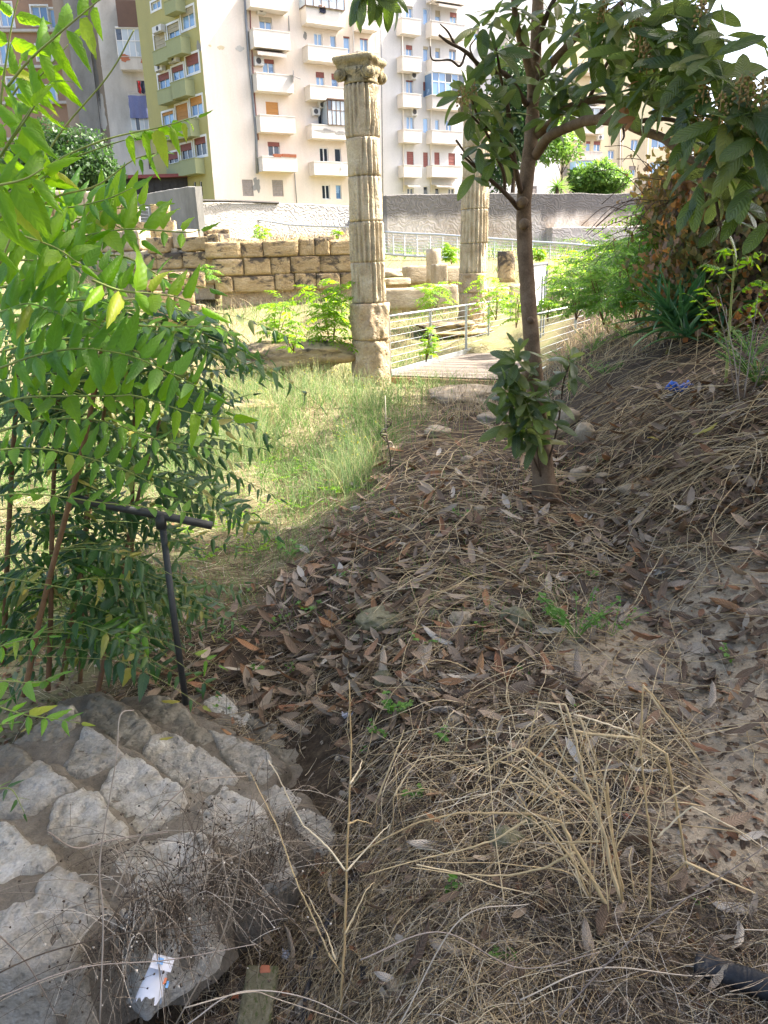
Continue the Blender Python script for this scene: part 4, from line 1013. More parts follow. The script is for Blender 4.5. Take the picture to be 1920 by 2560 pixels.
for k in range(60):      # pebbles on the sandy path and in the litter
    x, y = (rr.uniform(1450, 1910), rr.uniform(1500, 2450)) if k % 3 else (rr.uniform(600, 1500), rr.uniform(1200, 2500))
    rock(x, y, rr.uniform(9, 24), rr.uniform(.5, .9), 'small pale pebble lying on the earth', ROCK, k, rr.uniform(0, 6), .2, 'pebble', 'loose pebbles on the earth', name='pebble')

# ============================================================ COLUMNS
def fluted(c0, axis_dir, z0, z1, r0, r1, seed, flutes=20, worn=.3, mat='column', name='column_drum', root=None, chip=None, rough=False, jag=0.02):
    n = 200 if not rough else 90; m_ = max(4, int((z1 - z0) / .035)); th = np.linspace(0, 2 * math.pi, n, endpoint=False); V = []
    zs = np.linspace(z0, z1, m_ + 1)
    for k, z in enumerate(zs):
        f = (z - z0) / (z1 - z0); r = r0 + (r1 - r0) * f
        cx = np.array(c0) + np.array(axis_dir) * z
        if rough:
            dr = .035 * fbm(np.cos(th) * 2.2, np.sin(th) * 2.2, z * 3, seed, 5) * 2.2
        else:
            fl = (np.abs(np.sin(th * flutes / 2)) ** .62); wr = sm(-.12, .22, fbm(np.cos(th) * 1.6, np.sin(th) * 1.6, z * 1.1, seed, 4) + worn - .3)
            dr = -.040 * (1 - fl) ** 0.8 * wr - .010 * (1 - wr)
            dr = dr - .030 * (1 - fl) ** .5 * 0 + .012 * fbm(np.cos(th) * 7, np.sin(th) * 7, z * 5, seed + 4, 4) * 2
            dr = -.058 * (1 - np.abs(np.sin(th * flutes / 2)) ** 1.6) * wr - .018 * (1 - wr) + .5 * (.012 * fbm(np.cos(th) * 9, np.sin(th) * 9, z * 7, seed + 4, 4) * 2) + .03 * fbm(np.cos(th) * 2.5, np.sin(th) * 2.5, z * 1.5, seed + 8, 3)
        ee = min(f, 1 - f) * (z1 - z0)
        dr = dr - max(0, .008 - ee) * 1.2
        if chip is not None:
            for (ca, cz, cs, cd) in chip:
                dz = (z - cz) / cs; da = (np.angle(np.exp(1j * (th - ca)))) / (cs / r)
                dr = dr - cd * np.clip(1 - np.sqrt(dz ** 2 + da ** 2), 0, 1) ** .5
        rr_ = r + dr
        zz = z + (jag * fbm(np.cos(th) * 2, np.sin(th) * 2, 0, seed + 9, 3) if k in (0, m_) and False else 0)
        V.append(np.stack([cx[0] + rr_ * np.cos(th), cx[1] + rr_ * np.sin(th), np.full(n, z)], -1))
    V = np.concatenate(V); i = np.arange(m_)[:, None]; j = np.arange(n)[None]; jj = (j + 1) % n
    F = np.stack([i * n + j, i * n + jj, (i + 1) * n + jj, (i + 1) * n + j], -1).reshape(-1, 4).tolist()
    F.append(list(range(n))[::-1]); F.append([m_ * n + j for j in range(n)])
    return V, F
def column(px_base, py_base, px_top, py_top, Y, joints, wpx, rough_below, label, capital=True, seed=3, mat='column'):
    b = W(px_base, py_base, Y); t = W(px_top, py_top, Y); r = wpx / FPX * np.dot(b - CAM, _f) / 2
    ax = (t - b); ax = ax / ax[2]
    c0 = np.array([b[0], b[1]]) - ax[:2] * b[2]
    root = empty('ancient_column', (b[0], b[1], b[2] - .1), label, 'column')
    zj = [W((px_base * (py_top - y) + px_top * (y - py_base)) / (py_top - py_base), y, Y)[2] for y in joints]
    zj[0] = b[2] - .25
    ztop = zj[-1]
    for k, (a, c) in enumerate(zip(zj, zj[1:])):
        rk = lambda z: r * (1 - .13 * (z - zj[0]) / (ztop - zj[0]))
        isr = k < rough_below
        chip = None
        if capital and k == 0: chip = [(-.35, c - .05, .16, .10), (-.9, c, .12, .05)]
        if capital and k == 1: chip = [(-.5, a, .1, .04)]
        if capital and k == len(zj) - 2: chip = [(-1.2, c - .8, .22, .04), (-.3, c - .3, .25, .03)]
        V, F = fluted(c0, ax[:2], a + .004, c - .004, rk(a) * (1.04 if isr else 1), rk(c) * (1.04 if isr else 1), seed + k * 7, worn=.42 if not isr else 0, rough=isr, chip=chip)
        build('drum', V, F, M['drumrough' if isr else mat], root)
    return root, c0, ax, ztop, r * .87
colA, c0, axA, zt, rt = column(930, 945, 902, 205, 14.2, [945, 848, 757, 656, 555, 443, 347, 214], 90, 2, 'near fluted column with a weathered scroll capital, left of the metal railing')
# Ionic-like capital with diagonal volutes
ctr = np.array([c0[0] + axA[0] * zt, c0[1] + axA[1] * zt, zt])
cap = empty('x', ctr); bpy.data.objects.remove(cap)
def capital(parent, ctr, r, kr=.87, kz=.74):
    ctr = np.array(ctr); fix = lambda V: [ctr + (np.asarray(v) - ctr) * np.array([kr, kr, kz]) for v in V]
    # neck ring
    P = []
    prof = [(r * 1.0, 0), (r * 1.06, .03), (r * 1.0, .06), (r * 1.02, .14), (r * 1.12, .20), (r * 1.22, .30)]
    n = 40; V = []; F = []
    th = np.linspace(0, 2 * math.pi, n, endpoint=False)
    for (rr_, z) in prof:
        q = rr_ * (1 + .03 * fbm(np.cos(th) * 3, np.sin(th) * 3, z * 6, 4, 4) * 2); V += list(np.stack([ctr[0] + q * np.cos(th), ctr[1] + q * np.sin(th), np.full(n, ctr[2] + z)], -1))
    for i_ in range(len(prof) - 1):
        for j_ in range(n): F.append([i_ * n + j_, i_ * n + (j_ + 1) % n, (i_ + 1) * n + (j_ + 1) % n, (i_ + 1) * n + j_])
    F.append([(len(prof) - 1) * n + j_ for j_ in range(n)])
    cp = build('capital', [ctr + (np.asarray(v) - ctr) * np.array([.96, .96, kz]) for v in V], F, M['capital'], parent)
    # concave-sided block and abacus, square turned so that one corner faces half right
    yaw = R(-68); n = 64; th = np.linspace(0, 2 * math.pi, n, endpoint=False)
    def squarish(rad, z, conc):
        t4 = np.abs(np.cos(2 * (th - yaw - math.pi / 4)))  # 1 at side middles
        q = rad * (1.30 - conc * t4 ** .7); q = q * (1 + .05 * fbm(np.cos(th) * 2.5, np.sin(th) * 2.5, z * 7, 14, 4) * 2)
        return np.stack([ctr[0] + q * np.cos(th), ctr[1] + q * np.sin(th), ctr[2] + z + .05 * fbm(np.cos(th) * 2, np.sin(th) * 2, z, 21, 3)], -1)
    rings = [squarish(r * 1.05, .17, .28), squarish(r * 1.22, .24, .34), squarish(r * 1.30, .33, .36), squarish(r * 1.32, .37, .36), squarish(r * 1.36, .385, .34), squarish(r * 1.50, .43, .36), squarish(r * 1.52, .49, .36), squarish(r * 1.40, .53, .34)]
    V = np.concatenate(rings); F = []
    for i_ in range(len(rings) - 1):
        for j_ in range(n): F.append([i_ * n + j_, i_ * n + (j_ + 1) % n, (i_ + 1) * n + (j_ + 1) % n, (i_ + 1) * n + j_])
    F.append([(len(rings) - 1) * n + j_ for j_ in range(n)])
    build('abacus', fix(V), F, M['capital'], cp)
    # eight scrolls, two at each corner
    for c_ in range(4):
        ang = yaw + c_ * math.pi / 2
        for sgn in (-1, 1):
            n_ = np.array([math.cos(ang + sgn * R(45)), math.sin(ang + sgn * R(45)), 0])     # the face this scroll lies on
            tdir = np.array([math.cos(ang), math.sin(ang), 0])
            cc = ctr + tdir * r * 1.42 + np.array([0, 0, .17]) + n_ * .02
            sx = np.cross(n_, [0, 0, 1.0]) * (1 if sgn > 0 else -1)
            S = []
            for q in np.linspace(0, 1, 40):
                a_ = q * 2.3 * 2 * math.pi; rr_ = .125 * (1 - q * .86)
                S.append(cc + sx * rr_ * math.cos(a_ + 1.57) + np.array([0, 0, 1.0]) * rr_ * math.sin(a_ + 1.57) + n_ * (.02 + .03 * q))
            V1, F1 = tube(S, .024, 6, True, .12, c_ + sgn)
            mb = MB(); mb.add(V1, F1)
            dsk = [cc + n_ * -.05, cc + n_ * .03]; V2, F2 = tube(dsk, [.12, .115], 16, True); mb.add(V2, F2)
            V3, F3 = tube([cc + n_ * .02, cc + n_ * .075], [.04, .025], 8, True); mb.add(V3, F3)
            mb.V = [np.array(fix(v)) for v in mb.V]; mb.build('volute', M['capital'], cp, smooth=True)
    return cp
capital(colA, ctr, rt)
colB, c1, axB, zt2, rt2 = column(1180, 846, 1192, 290, 20.6, [846, 731, 683, 609, 524, 448, 370, 292], 71, 2, 'second taller fluted column behind the metal railing, partly hidden by loquat leaves', capital=False, seed=31)
capital(colB, np.array([c1[0] + axB[0] * zt2, c1[1] + axB[1] * zt2, zt2]), rt2)

# ============================================================ RAILINGS AND WALKWAY
ZD = float(W(985, 938, 14.5)[2])          # deck level
A0 = W(981, 938, 14.5); A0[2] = ZD
def pt(px, py): return onz(px, py, ZD)
Lfar = W(1274, 835, 20.6); dirL = np.array([Lfar[0] - A0[0], Lfar[1] - A0[1], 0]); Ld = np.linalg.norm(dirL); dirL /= Ld
perp = np.array([dirL[1], -dirL[0], 0]); WD = 2.55
dk = empty('wooden_walkway', A0, 'weathered wooden walkway between two cable railings leading to the ruins', 'walkway')
npl = int(9.5 / .155)
for k in range(npl):
    c = A0 + dirL * (.08 + k * .155) + perp * WD / 2 + np.array([0, 0, -.02 + rr.uniform(-.003, .003)])
    mb = MB(); mb.box(c, (WD + rr.uniform(-.03, .03), .140, .035), ax=[perp, dirL, [0, 0, 1]]); mb.build('plank', M['wood'], dk)
for s_ in (.04, WD * .5, WD - .04):
    mb = MB(); mb.box(A0 + perp * s_ + dirL * 4.7 + np.array([0, 0, -.16]), (.09, 9.4, .24), ax=[perp, dirL, [0, 0, 1]]); mb.build('joist', M['wood_end'], dk)
mb = MB(); mb.box(A0 + perp * WD / 2 - dirL * .03 + np.array([0, 0, -.13]), (WD + .06, .05, .20), ax=[perp, dirL, [0, 0, 1]]); mb.build('edge_board', M['wood_end'], dk)
for s_ in (-.04, WD + .04):
    mb = MB(); mb.box(A0 + perp * s_ + dirL * 4.7 + np.array([0, 0, .03]), (.05, 9.4, .12), ax=[perp, dirL, [0, 0, 1]]); mb.build('kerb', M['metal'], dk)
def railing(name, pts, tops, label, wires=7, wr=.007, pr=.022, group=None, mat='metal', toprail=.026, lower=None, double=False):
    """pts: base points (posts), tops: heights; one mesh per post, rail and wire"""
    root = empty(name, pts[0], label, 'railing', group)
    T = [p + np.array([0, 0, h]) for p, h in zip(pts, tops)]
    for p, t in zip(pts, T):
        mb = MB(); d_ = (pts[1] - pts[0]); d_ = d_ / np.linalg.norm(d_); d_[2] = 0; d_ /= np.linalg.norm(d_); n_ = np.array([d_[1], -d_[0], 0])
        mb.box((p + t) / 2 + np.array([0, 0, -.01]), (pr * .55, pr * 2.2, (t - p)[2] - .02 + .1), ax=[d_, n_, [0, 0, 1]])
        if double: mb.box((p + t) / 2 + d_ * .07, (pr * .55, pr * 2.2, (t - p)[2] - .02 + .1), ax=[d_, n_, [0, 0, 1]])
        mb.build('post', M[mat], root)
    V, F = tube(T, toprail, 8); build('top_rail', V, F, M[mat], root)
    for k in range(wires):
        f = (k + .7) / (wires + .6)
        P = []
        for a, b, ta, tb in zip(pts, pts[1:], T, T[1:]):
            P.append(a + (ta - a) * f)
        P.append(pts[-1] + (T[-1] - pts[-1]) * f)
        V, F = tube(P, wr, 4, False); build('wire', V, F, M[mat], root)
    if lower:
        V, F = tube([p + np.array([0, 0, lower]) for p in pts], toprail * 1.1, 6); build('bottom_rail', V, F, M[mat], root)
    return root
PL = [A0 + dirL * s_ + perp * -.05 for s_ in (0.0, 1.9, 3.9, 5.4, 7.1)]
railing('cable_railing', PL, [1.07] * 5, 'metal cable railing along the left side of the wooden walkway', 8, .005, .026, toprail=.020)
PR = [A0 + dirL * s_ + perp * (WD + .06) for s_ in (0.0, 3.2, 6.2)]
railing('cable_railing', PR, [1.07] * 3, 'metal cable railing along the right side of the wooden walkway, behind the trunk', 8, .005, .026, toprail=.020)
# white panel lying on the deck
c = A0 + dirL * 5.2 + perp * 1.3 + np.array([0, 0, .012]); mb = MB(); mb.box(c, (1.5, .75, .02), ax=[perp, dirL, [0, 0, 1]])
tag(mb.build('white_board', M['signwhite']), 'white board lying flat on the wooden walkway', 'board')
# sign behind the trunk
s0 = W(1318, 855, 17.2)
sg = empty('information_sign', s0, 'white information board in a grey frame seen half behind the trunk', 'sign')
def sp(x, y): return W(x, y, 17.2 + (x - 1300) * .012)
qd = [sp(1322, 766), sp(1358, 762), sp(1365, 658), sp(1312, 665)]
th_ = np.array([.02, -.05, 0])
build('panel', [p for p in qd] + [p + th_ for p in qd], [[0, 1, 2, 3], [4, 7, 6, 5], [0, 4, 5, 1], [1, 5, 6, 2], [2, 6, 7, 3], [3, 7, 4, 0]], M['signwhite'], sg, smooth=False)
mb = MB(); e = th_ * 1.2
for a, b in ((0, 1), (1, 2), (2, 3), (3, 0)): mb.tube([qd[a] + e, qd[b] + e], .022, 5)
mb.build('frame', M['metal_paint'], sg)
for x0, x1 in ((1350, 1344), (1356, 1351)):
    a = sp(x0, 690); b = sp(x1, 870); mb = MB(); mb.tube([a + e * 1.6, b + e * 1.6], .02, 5); mb.build('post', M['metal_paint'], sg)
# far railing along the ramp
def base_pts(L): return [W(x, y, Y) for x, y, Y in L]
right = [(962, 636, 38.2), (984, 638, 38), (1012, 640, 37.9), (1043, 642, 37.7), (1076, 643, 37.5), (1107, 645, 37.3), (1143, 648, 37.0), (1190, 652, 36.7), (1236, 656, 36.4), (1280, 659, 36.2), (1330, 664, 35.9), (1374, 667, 35.6), (1428, 671, 35.3), (1480, 676, 35.0), (1530, 680, 34.8)]
Pm = base_pts(right); railing('ramp_railing', Pm, [1.0] * len(Pm), 'long metal railing of the ramp right of the near column, below the shaded wall', 7, .013, .045, None, 'metal', .05, .02)
left = [(425, 575, 46.0), (482, 580, 46.2), (540, 585, 46.4), (585, 591, 46.6), (633, 596, 46.8), (680, 603, 47.0), (725, 611, 46.6), (772, 615, 45.5), (822, 618, 44.0), (872, 622, 42.5), (940, 633, 39.5)]
Pm = base_pts(left); railing('ramp_railing', Pm, [1.05] * len(Pm), 'metal railing of the ramp in front of the sunlit swirled wall', 6, .012, .045, None, 'metal', .045, .02)
left2 = [(150, 560, 43), (200, 562, 43.5), (262, 564, 44.5), (320, 565, 45), (376, 568, 45.5)]
Pm = base_pts(left2); railing('ramp_railing', Pm, [1.0] * len(Pm), 'far end of the ramp railing seen between the leaves at the left', 5, .009, .03, None, 'metal', .034, .02)
# small white notice on the railing and its white kerb
a = W(519, 548, 45.9); b = W(547, 572, 45.9); mb = MB(); mb.box((a + b) / 2, (b[0] - a[0], .02, a[2] - b[2]))
tag(mb.build('notice_board', M['signwhite']), 'small white notice fixed to the ramp railing by the sunlit wall', 'notice')
V, F = tube([W(570, 593, 44.5), W(625, 600, 44), W(690, 609, 43.5), W(760, 622, 43)], .10, 4); o = build('ramp_kerb', V, F, M['signwhite'], smooth=False); tag(o, 'white kerb of the ramp above the stained wall', 'kerb')
# lone horizontal rail behind the sign
V, F = tube([W(1365, 718, 16.5), W(1465, 722, 16.8)], .022, 6); o = build('handrail', V, F, M['metal']); tag(o, 'grey handrail end to the right of the white sign', 'handrail')
# dark bent tube rail at the left foreground
tr = empty('tube_handrail', W(462, 1752, 3.05), 'dark painted tube handrail leaning beside the stone steps', 'handrail')
V, F = tube([W(465, 1760, 3.05), W(437, 1560, 3.04), W(405, 1305, 3.05)], .0145, 10); build('post', V, F, M['blackrail'], tr)
V, F = tube([W(530, 1314, 3.1), W(400, 1288, 3.05), W(262, 1262, 3.0), W(180, 1244, 2.98)], .018, 12); build('rail', V, F, M['blackrail'], tr)
V, F = tube([W(404, 1320, 3.05), W(400, 1286, 3.05)], .023, 10); build('coupling', V, F, M['blackrail'], tr)

# ============================================================ STONE STAIRS
def inside_sdf(X, Y, poly):
    n = len(poly); d2 = np.full(X.shape, 1e9); ins = np.zeros(X.shape, bool)
    for k in range(n):
        a, b = poly[k], poly[(k + 1) % n]; e = b - a
        wx, wy = X - a[0], Y - a[1]; t = np.clip((wx * e[0] + wy * e[1]) / (e @ e + 1e-12), 0, 1)
        d2 = np.minimum(d2, (wx - e[0] * t) ** 2 + (wy - e[1] * t) ** 2)
        c = ((a[1] > Y) != (b[1] > Y)) & (X < (b[0] - a[0]) * (Y - a[1]) / (b[1] - a[1] + 1e-12) + a[0]); ins ^= c
    return np.where(ins, 1, -1) * np.sqrt(d2)
def slab_stone(root, pxs, z, mat, seed, depth=.26, res=.009, bulge=.012, rough=.020, name='stone', roundr=.016, tilt=.16):
    poly = np.array([onz(x, y, z)[:2] for x, y in pxs])
    lo, hi = poly.min(0) - .05, poly.max(0) + .05
    n0, n1 = int((hi[0] - lo[0]) / res) + 1, int((hi[1] - lo[1]) / res) + 1
    X, Y = np.meshgrid(np.linspace(lo[0], hi[0], n0), np.linspace(lo[1], hi[1], n1))
    Xw = X + .010 * fbm(X * 14, Y * 14, seed, 3, 4) * 2; Yw = Y + .010 * fbm(X * 14 + 9, Y * 14, seed, 4, 4) * 2
    d = inside_sdf(Xw, Yw, poly)
    t = np.clip(d / roundr, 0, 1)
    zt = z + bulge * (1 - (1 - t) ** 2) - bulge + rough * 1.0 * fbm(X * 5, Y * 5, seed, 6, 5) + rough * .35 * fbm(X * 30, Y * 30, seed, 8, 4)
    cx_, cy_ = poly.mean(0); tl = tilt * ((X - cx_) * .6 + (Y - cy_) * .8)
    zt = zt + tl + rough * .28 * np.abs(fbm(X * 16, Y * 16, seed, 12, 4)) * 2 - rough * .5 * sm(.05, .3, fbm(X * 40, Y * 40, seed, 15, 2))
    zz = np.where(d > 0, zt - .012 * (1 - t) ** 3, z - .02 + tl)
    out_ = np.clip(-d / .022, 0, 1)
    kc = (d[:-1, :-1] + d[1:, :-1] + d[:-1, 1:] + d[1:, 1:]) > 0
    i, j = np.nonzero(kc); F = np.stack([i * n0 + j, i * n0 + j + 1, (i + 1) * n0 + j + 1, (i + 1) * n0 + j], -1)
    gy_, gx_ = np.gradient(d, res); g_ = np.sqrt(gx_ ** 2 + gy_ ** 2) + 1e-6; gx_, gy_ = gx_ / g_, gy_ / g_
    E = np.concatenate([F[:, [0, 1]], F[:, [1, 2]], F[:, [2, 3]], F[:, [3, 0]]]); key = {}
    for a, b in E.tolist(): key[(a, b)] = 1
    be = [(a, b) for (a, b) in key if (b, a) not in key]; bv = np.unique(np.array(be))
    Xf, Yf, Zf, df = X.ravel().copy(), Y.ravel().copy(), zz.ravel().copy(), d.ravel(); gxf, gyf = gx_.ravel(), gy_.ravel()
    Xf[bv] -= df[bv] * gxf[bv]; Yf[bv] -= df[bv] * gyf[bv]; Zf[bv] = z - bulge - .014 + tl.ravel()[bv] + .006 * vn(Xf[bv] * 20, Yf[bv] * 20, seed)
    V0 = np.stack([Xf, Yf, Zf], -1); used = np.unique(F); mp = np.full(len(V0), -1); mp[used] = np.arange(len(used)); Vs = [V0[used]]; Fs = [mp[F]]
    prev = {int(v): int(mp[v]) for v in bv}; nb = len(used)
    for lv in range(1, 6):
        q = lv / 5; ow = .012 * math.sin(q * 2.2) + .035 * fbm(Xf[bv] * 7, Yf[bv] * 7, q * 4 + seed, 9, 4) * q ** .4
        Vs.append(np.stack([Xf[bv] - gxf[bv] * ow, Yf[bv] - gyf[bv] * ow, Zf[bv] - depth * q + .01 * vn(Xf[bv] * 30, Yf[bv] * 30, q * 5)], -1))
        cur = {int(v): nb + k for k, v in enumerate(bv)}; nb += len(bv)
        Fs.append(np.array([[prev[b], prev[a], cur[a], cur[b]] for a, b in be])); prev = cur
    return build(name, np.concatenate(Vs), np.concatenate(Fs), M[mat], root)
st = empty('stone_steps', onz(300, 2050, -.1), 'flight of rough pale stone steps set in mortar at the lower left', 'steps')
ZS = {'A': .06, 'b': -.03, 'c': -.12, 'd': -.20, 'e': -.27, 'f': -.33}
S = [('A', 'stair', [(-40, 2262), (85, 2235), (105, 2185), (165, 2163), (190, 2185), (240, 2215), (270, 2250), (285, 2275), (230, 2300), (190, 2350), (110, 2385), (40, 2397), (-60, 2400), (-90, 2320)]),
     ('A', 'stair', [(-60, 2060), (25, 2050), (60, 2080), (85, 2110), (120, 2125), (140, 2148), (110, 2160), (60, 2180), (0, 2205), (-80, 2210)]),
     ('b', 'stair', [(15, 1965), (60, 1930), (100, 1905), (125, 1910), (135, 1928), (165, 1945), (195, 1968), (150, 1990), (110, 2010), (50, 2035), (-30, 2030), (-40, 1990)]),
     ('b', 'stair', [(120, 2010), (165, 1985), (215, 1968), (245, 1985), (290, 2030), (320, 2060), (330, 2090), (250, 2112), (200, 2122), (150, 2115), (108, 2075)]),
     ('A', 'stair', [(262, 2195), (290, 2140), (340, 2105), (450, 2088), (520, 2100), (548, 2140), (490, 2198), (440, 2222), (380, 2268), (335, 2288), (292, 2262)]),
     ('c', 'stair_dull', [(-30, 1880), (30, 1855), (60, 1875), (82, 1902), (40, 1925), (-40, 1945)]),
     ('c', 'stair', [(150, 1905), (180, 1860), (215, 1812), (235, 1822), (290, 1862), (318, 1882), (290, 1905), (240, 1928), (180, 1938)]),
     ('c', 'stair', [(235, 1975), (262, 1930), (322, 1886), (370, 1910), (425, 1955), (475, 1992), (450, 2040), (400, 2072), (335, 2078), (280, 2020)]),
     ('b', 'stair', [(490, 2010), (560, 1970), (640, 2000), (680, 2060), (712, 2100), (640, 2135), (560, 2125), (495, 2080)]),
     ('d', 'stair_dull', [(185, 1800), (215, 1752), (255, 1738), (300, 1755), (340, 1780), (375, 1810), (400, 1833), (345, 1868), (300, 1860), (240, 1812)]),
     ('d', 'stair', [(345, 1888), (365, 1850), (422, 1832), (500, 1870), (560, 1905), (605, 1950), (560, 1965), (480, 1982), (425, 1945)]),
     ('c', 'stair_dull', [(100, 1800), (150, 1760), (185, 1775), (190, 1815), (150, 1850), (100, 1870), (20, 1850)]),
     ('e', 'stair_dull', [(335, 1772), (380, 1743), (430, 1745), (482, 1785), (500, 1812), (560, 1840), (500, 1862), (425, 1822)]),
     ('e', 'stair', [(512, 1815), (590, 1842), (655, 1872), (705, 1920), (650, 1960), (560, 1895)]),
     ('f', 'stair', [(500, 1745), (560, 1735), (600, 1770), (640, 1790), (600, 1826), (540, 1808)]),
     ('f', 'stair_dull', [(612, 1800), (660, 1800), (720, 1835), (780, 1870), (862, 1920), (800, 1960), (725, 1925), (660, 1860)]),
     ('d', 'stair', [(730, 2030), (775, 2020), (825, 2050), (845, 2090), (795, 2120), (740, 2090)]),
     ('d', 'stair', [(620, 1985), (690, 1962), (760, 1990), (740, 2015), (700, 2050), (660, 2010)])]
for k, (l, m_, p) in enumerate(S):
    slab_stone(st, p, ZS[l] + .012, m_, 100 + k * 7, depth=.30 if l == 'A' else .14)
# mortar treads under and between the stones
T = [('A', [(-200, 2040), (30, 2035), (60, 2075), (95, 2100), (150, 2140), (200, 2170), (262, 2190), (300, 2130), (345, 2092), (450, 2076), (545, 2090), (560, 2150), (440, 2235), (290, 2285), (110, 2388), (-250, 2420)]),
     ('b', [(-160, 1935), (60, 1900), (140, 1900), (215, 1955), (300, 2025), (345, 2085), (560, 1960), (660, 1990), (725, 2105), (600, 2160), (300, 2220), (-200, 2120)]),
     ('c', [(-100, 1850), (60, 1850), (100, 1790), (210, 1800), (300, 1850), (380, 1900), (480, 1980), (600, 1960), (560, 2090), (200, 2060), (-150, 2000)]),
     ('d', [(150, 1745), (255, 1728), (345, 1770), (410, 1825), (500, 1862), (610, 1945), (770, 1985), (860, 2100), (750, 2140), (500, 2050), (200, 1900), (60, 1830)]),
     ('e', [(300, 1740), (430, 1735), (500, 1790), (600, 1830), (720, 1910), (650, 2010), (400, 1900), (300, 1830)]),
     ('f', [(450, 1735), (560, 1725), (650, 1780), (760, 1840), (880, 1920), (780, 2010), (600, 1900), (450, 1820)])]
for k, (l, p) in enumerate(T):
    slab_stone(st, p, ZS[l] - .002, 'mortar', 300 + k * 5, depth=.34, res=.015, bulge=.008, rough=.014, name='mortar_bed', roundr=.03, tilt=.05)
# rubble under the side of the steps
for k, (x, y, w_) in enumerate([(215, 2400, 150), (90, 2460, 150), (330, 2330, 130), (480, 2250, 120), (300, 2480, 150), (560, 2190, 90), (30, 2540, 140)]):
    rock(x, y, w_, .7, ['brown rubble stone below the largest pale step stone', 'brown rubble stone at the bottom left corner of the steps', 'brown rubble stone above the torn paper cup', 'brown rubble stone under the dark weeds', 'mossy brown rubble stone left of the torn cup', 'small brown rubble stone at the side of the steps', 'half buried brown stone at the lower left edge'][k], MROCK, k, k * 1.3, .3, 'rock', dk=.8)

# ============================================================ LITTERED THINGS
# torn paper cup
def torn_cup(root_label):
    a = W(372, 2500, 1.42); b = W(408, 2385, 1.50)
    ax = (b - a) / np.linalg.norm(b - a); s = np.cross(ax, [0, 1, 0]); s /= np.linalg.norm(s); f = np.cross(s, ax)
    L = np.linalg.norm(b - a); n = 26; V = []; F = []
    root = empty('paper_cup', a, 'torn white paper cup with a curled rim lying below the stone steps', 'paper cup')
    for k in range(9):
        for j in range(n + 1):
            th = -2.2 + 4.4 * j / n; q = k / 8; r = .020 + .013 * (1 - q)
            jag = .016 * float(vn(j * .8, 3.1, 0, 4)) if k == 0 else 0
            V.append(a + ax * (q * L * .9 + jag) + s * r * math.sin(th) - f * r * math.cos(th) * (.75 + .2 * math.sin(q * 3)))
    for k in range(8):
        for j in range(n): F.append([k * (n + 1) + j, k * (n + 1) + j + 1, (k + 1) * (n + 1) + j + 1, (k + 1) * (n + 1) + j])
    build('cup_wall', V, F, M['paper'], root)
    V = []; F = []
    for k in range(6):
        for j in range(9):
            V.append(a + ax * L * (.62 + .34 * math.sin(k / 5 * 1.6)) + s * (-.030 + .052 * j / 8) - f * (.025 + .016 * math.cos(k / 5 * 2.6)))
    for k in range(5):
        for j in range(8): F.append([k * 9 + j, k * 9 + j + 1, (k + 1) * 9 + j + 1, (k + 1) * 9 + j])
    build('curled_flap', V, F, M['paper'], root)
    for (q, mt, u0, u1) in ((.80, 'printblue', -.006, .008), (.42, 'printred', -.026, -.020), (.36, 'printblue', -.034, -.028)):
        c = a + ax * L * q - f * .0435 + s * (u0 + u1) / 2; mb = MB(); mb.box(c, (u1 - u0, .014, .0008), ax=[s, ax, f]); mb.build('print_mark', M[mt], root)
torn_cup('')
# dressed stone fragment with an orange patch
c = G(650, 2520); sx = .092
mb = rough_block(44, M['mossrock'], 12, .035, .10)
o = link('stone_fragment', mb, None, (c[0], c[1], c[2] + .03)); o.scale = (.098, .175, .06); o.rotation_euler = (R(14), 0, R(-4)); tag(o, 'squared pale mossy stone fragment with an orange patch at the bottom', 'stone fragment')
ORG[o.name] = np.array(o.location)
pch = empty('x', (0, 0, 0)); bpy.data.objects.remove(pch)
V = []; n = 18
for k in range(n):
    th = 2 * math.pi * k / n; q = 1 + .5 * float(vn(math.cos(th) * 2, math.sin(th) * 2, 0, 8)); V.append((.22 * q * math.cos(th) + .08, .40 + .07 * q * math.sin(th), .47))
V += [(x, y, z + .07) for x, y, z in V]; F = [[k, (k + 1) % n, n + (k + 1) % n, n + k] for k in range(n)] + [[n + k for k in range(n)]]
me = rawmesh('orange_patch', np.array(V), F, M['terracotta']); oo = bpy.data.objects.new('orange_patch', me); COL.objects.link(oo); oo.parent = o
# blue bag
p = G(1700, 978); n = 34; V = []; F = []
for a in range(n + 1):
    for b in range(12):
        u = a / n; th = 2 * math.pi * b / 12; r = (.030 + .022 * abs(math.sin(u * 7.0))) * math.sin(math.pi * min(1, max(0.03, u * 1.02))) ** .5 * (1 + .5 * float(vn(a * .7, b * 1.3, 0, 6)))
        V.append((p[0] + (u - .5) * .27, p[1] + r * math.cos(th) * 1.1, p[2] + .03 + r * math.sin(th) + .012 * math.sin(u * 9)))
for a in range(n):
    for b in range(12): F.append([a * 12 + b, a * 12 + (b + 1) % 12, (a + 1) * 12 + (b + 1) % 12, (a + 1) * 12 + b])
tag(build('plastic_bag', V, F, M['bluebag']), 'crumpled blue plastic bag lying on the straw of the bank', 'plastic bag')
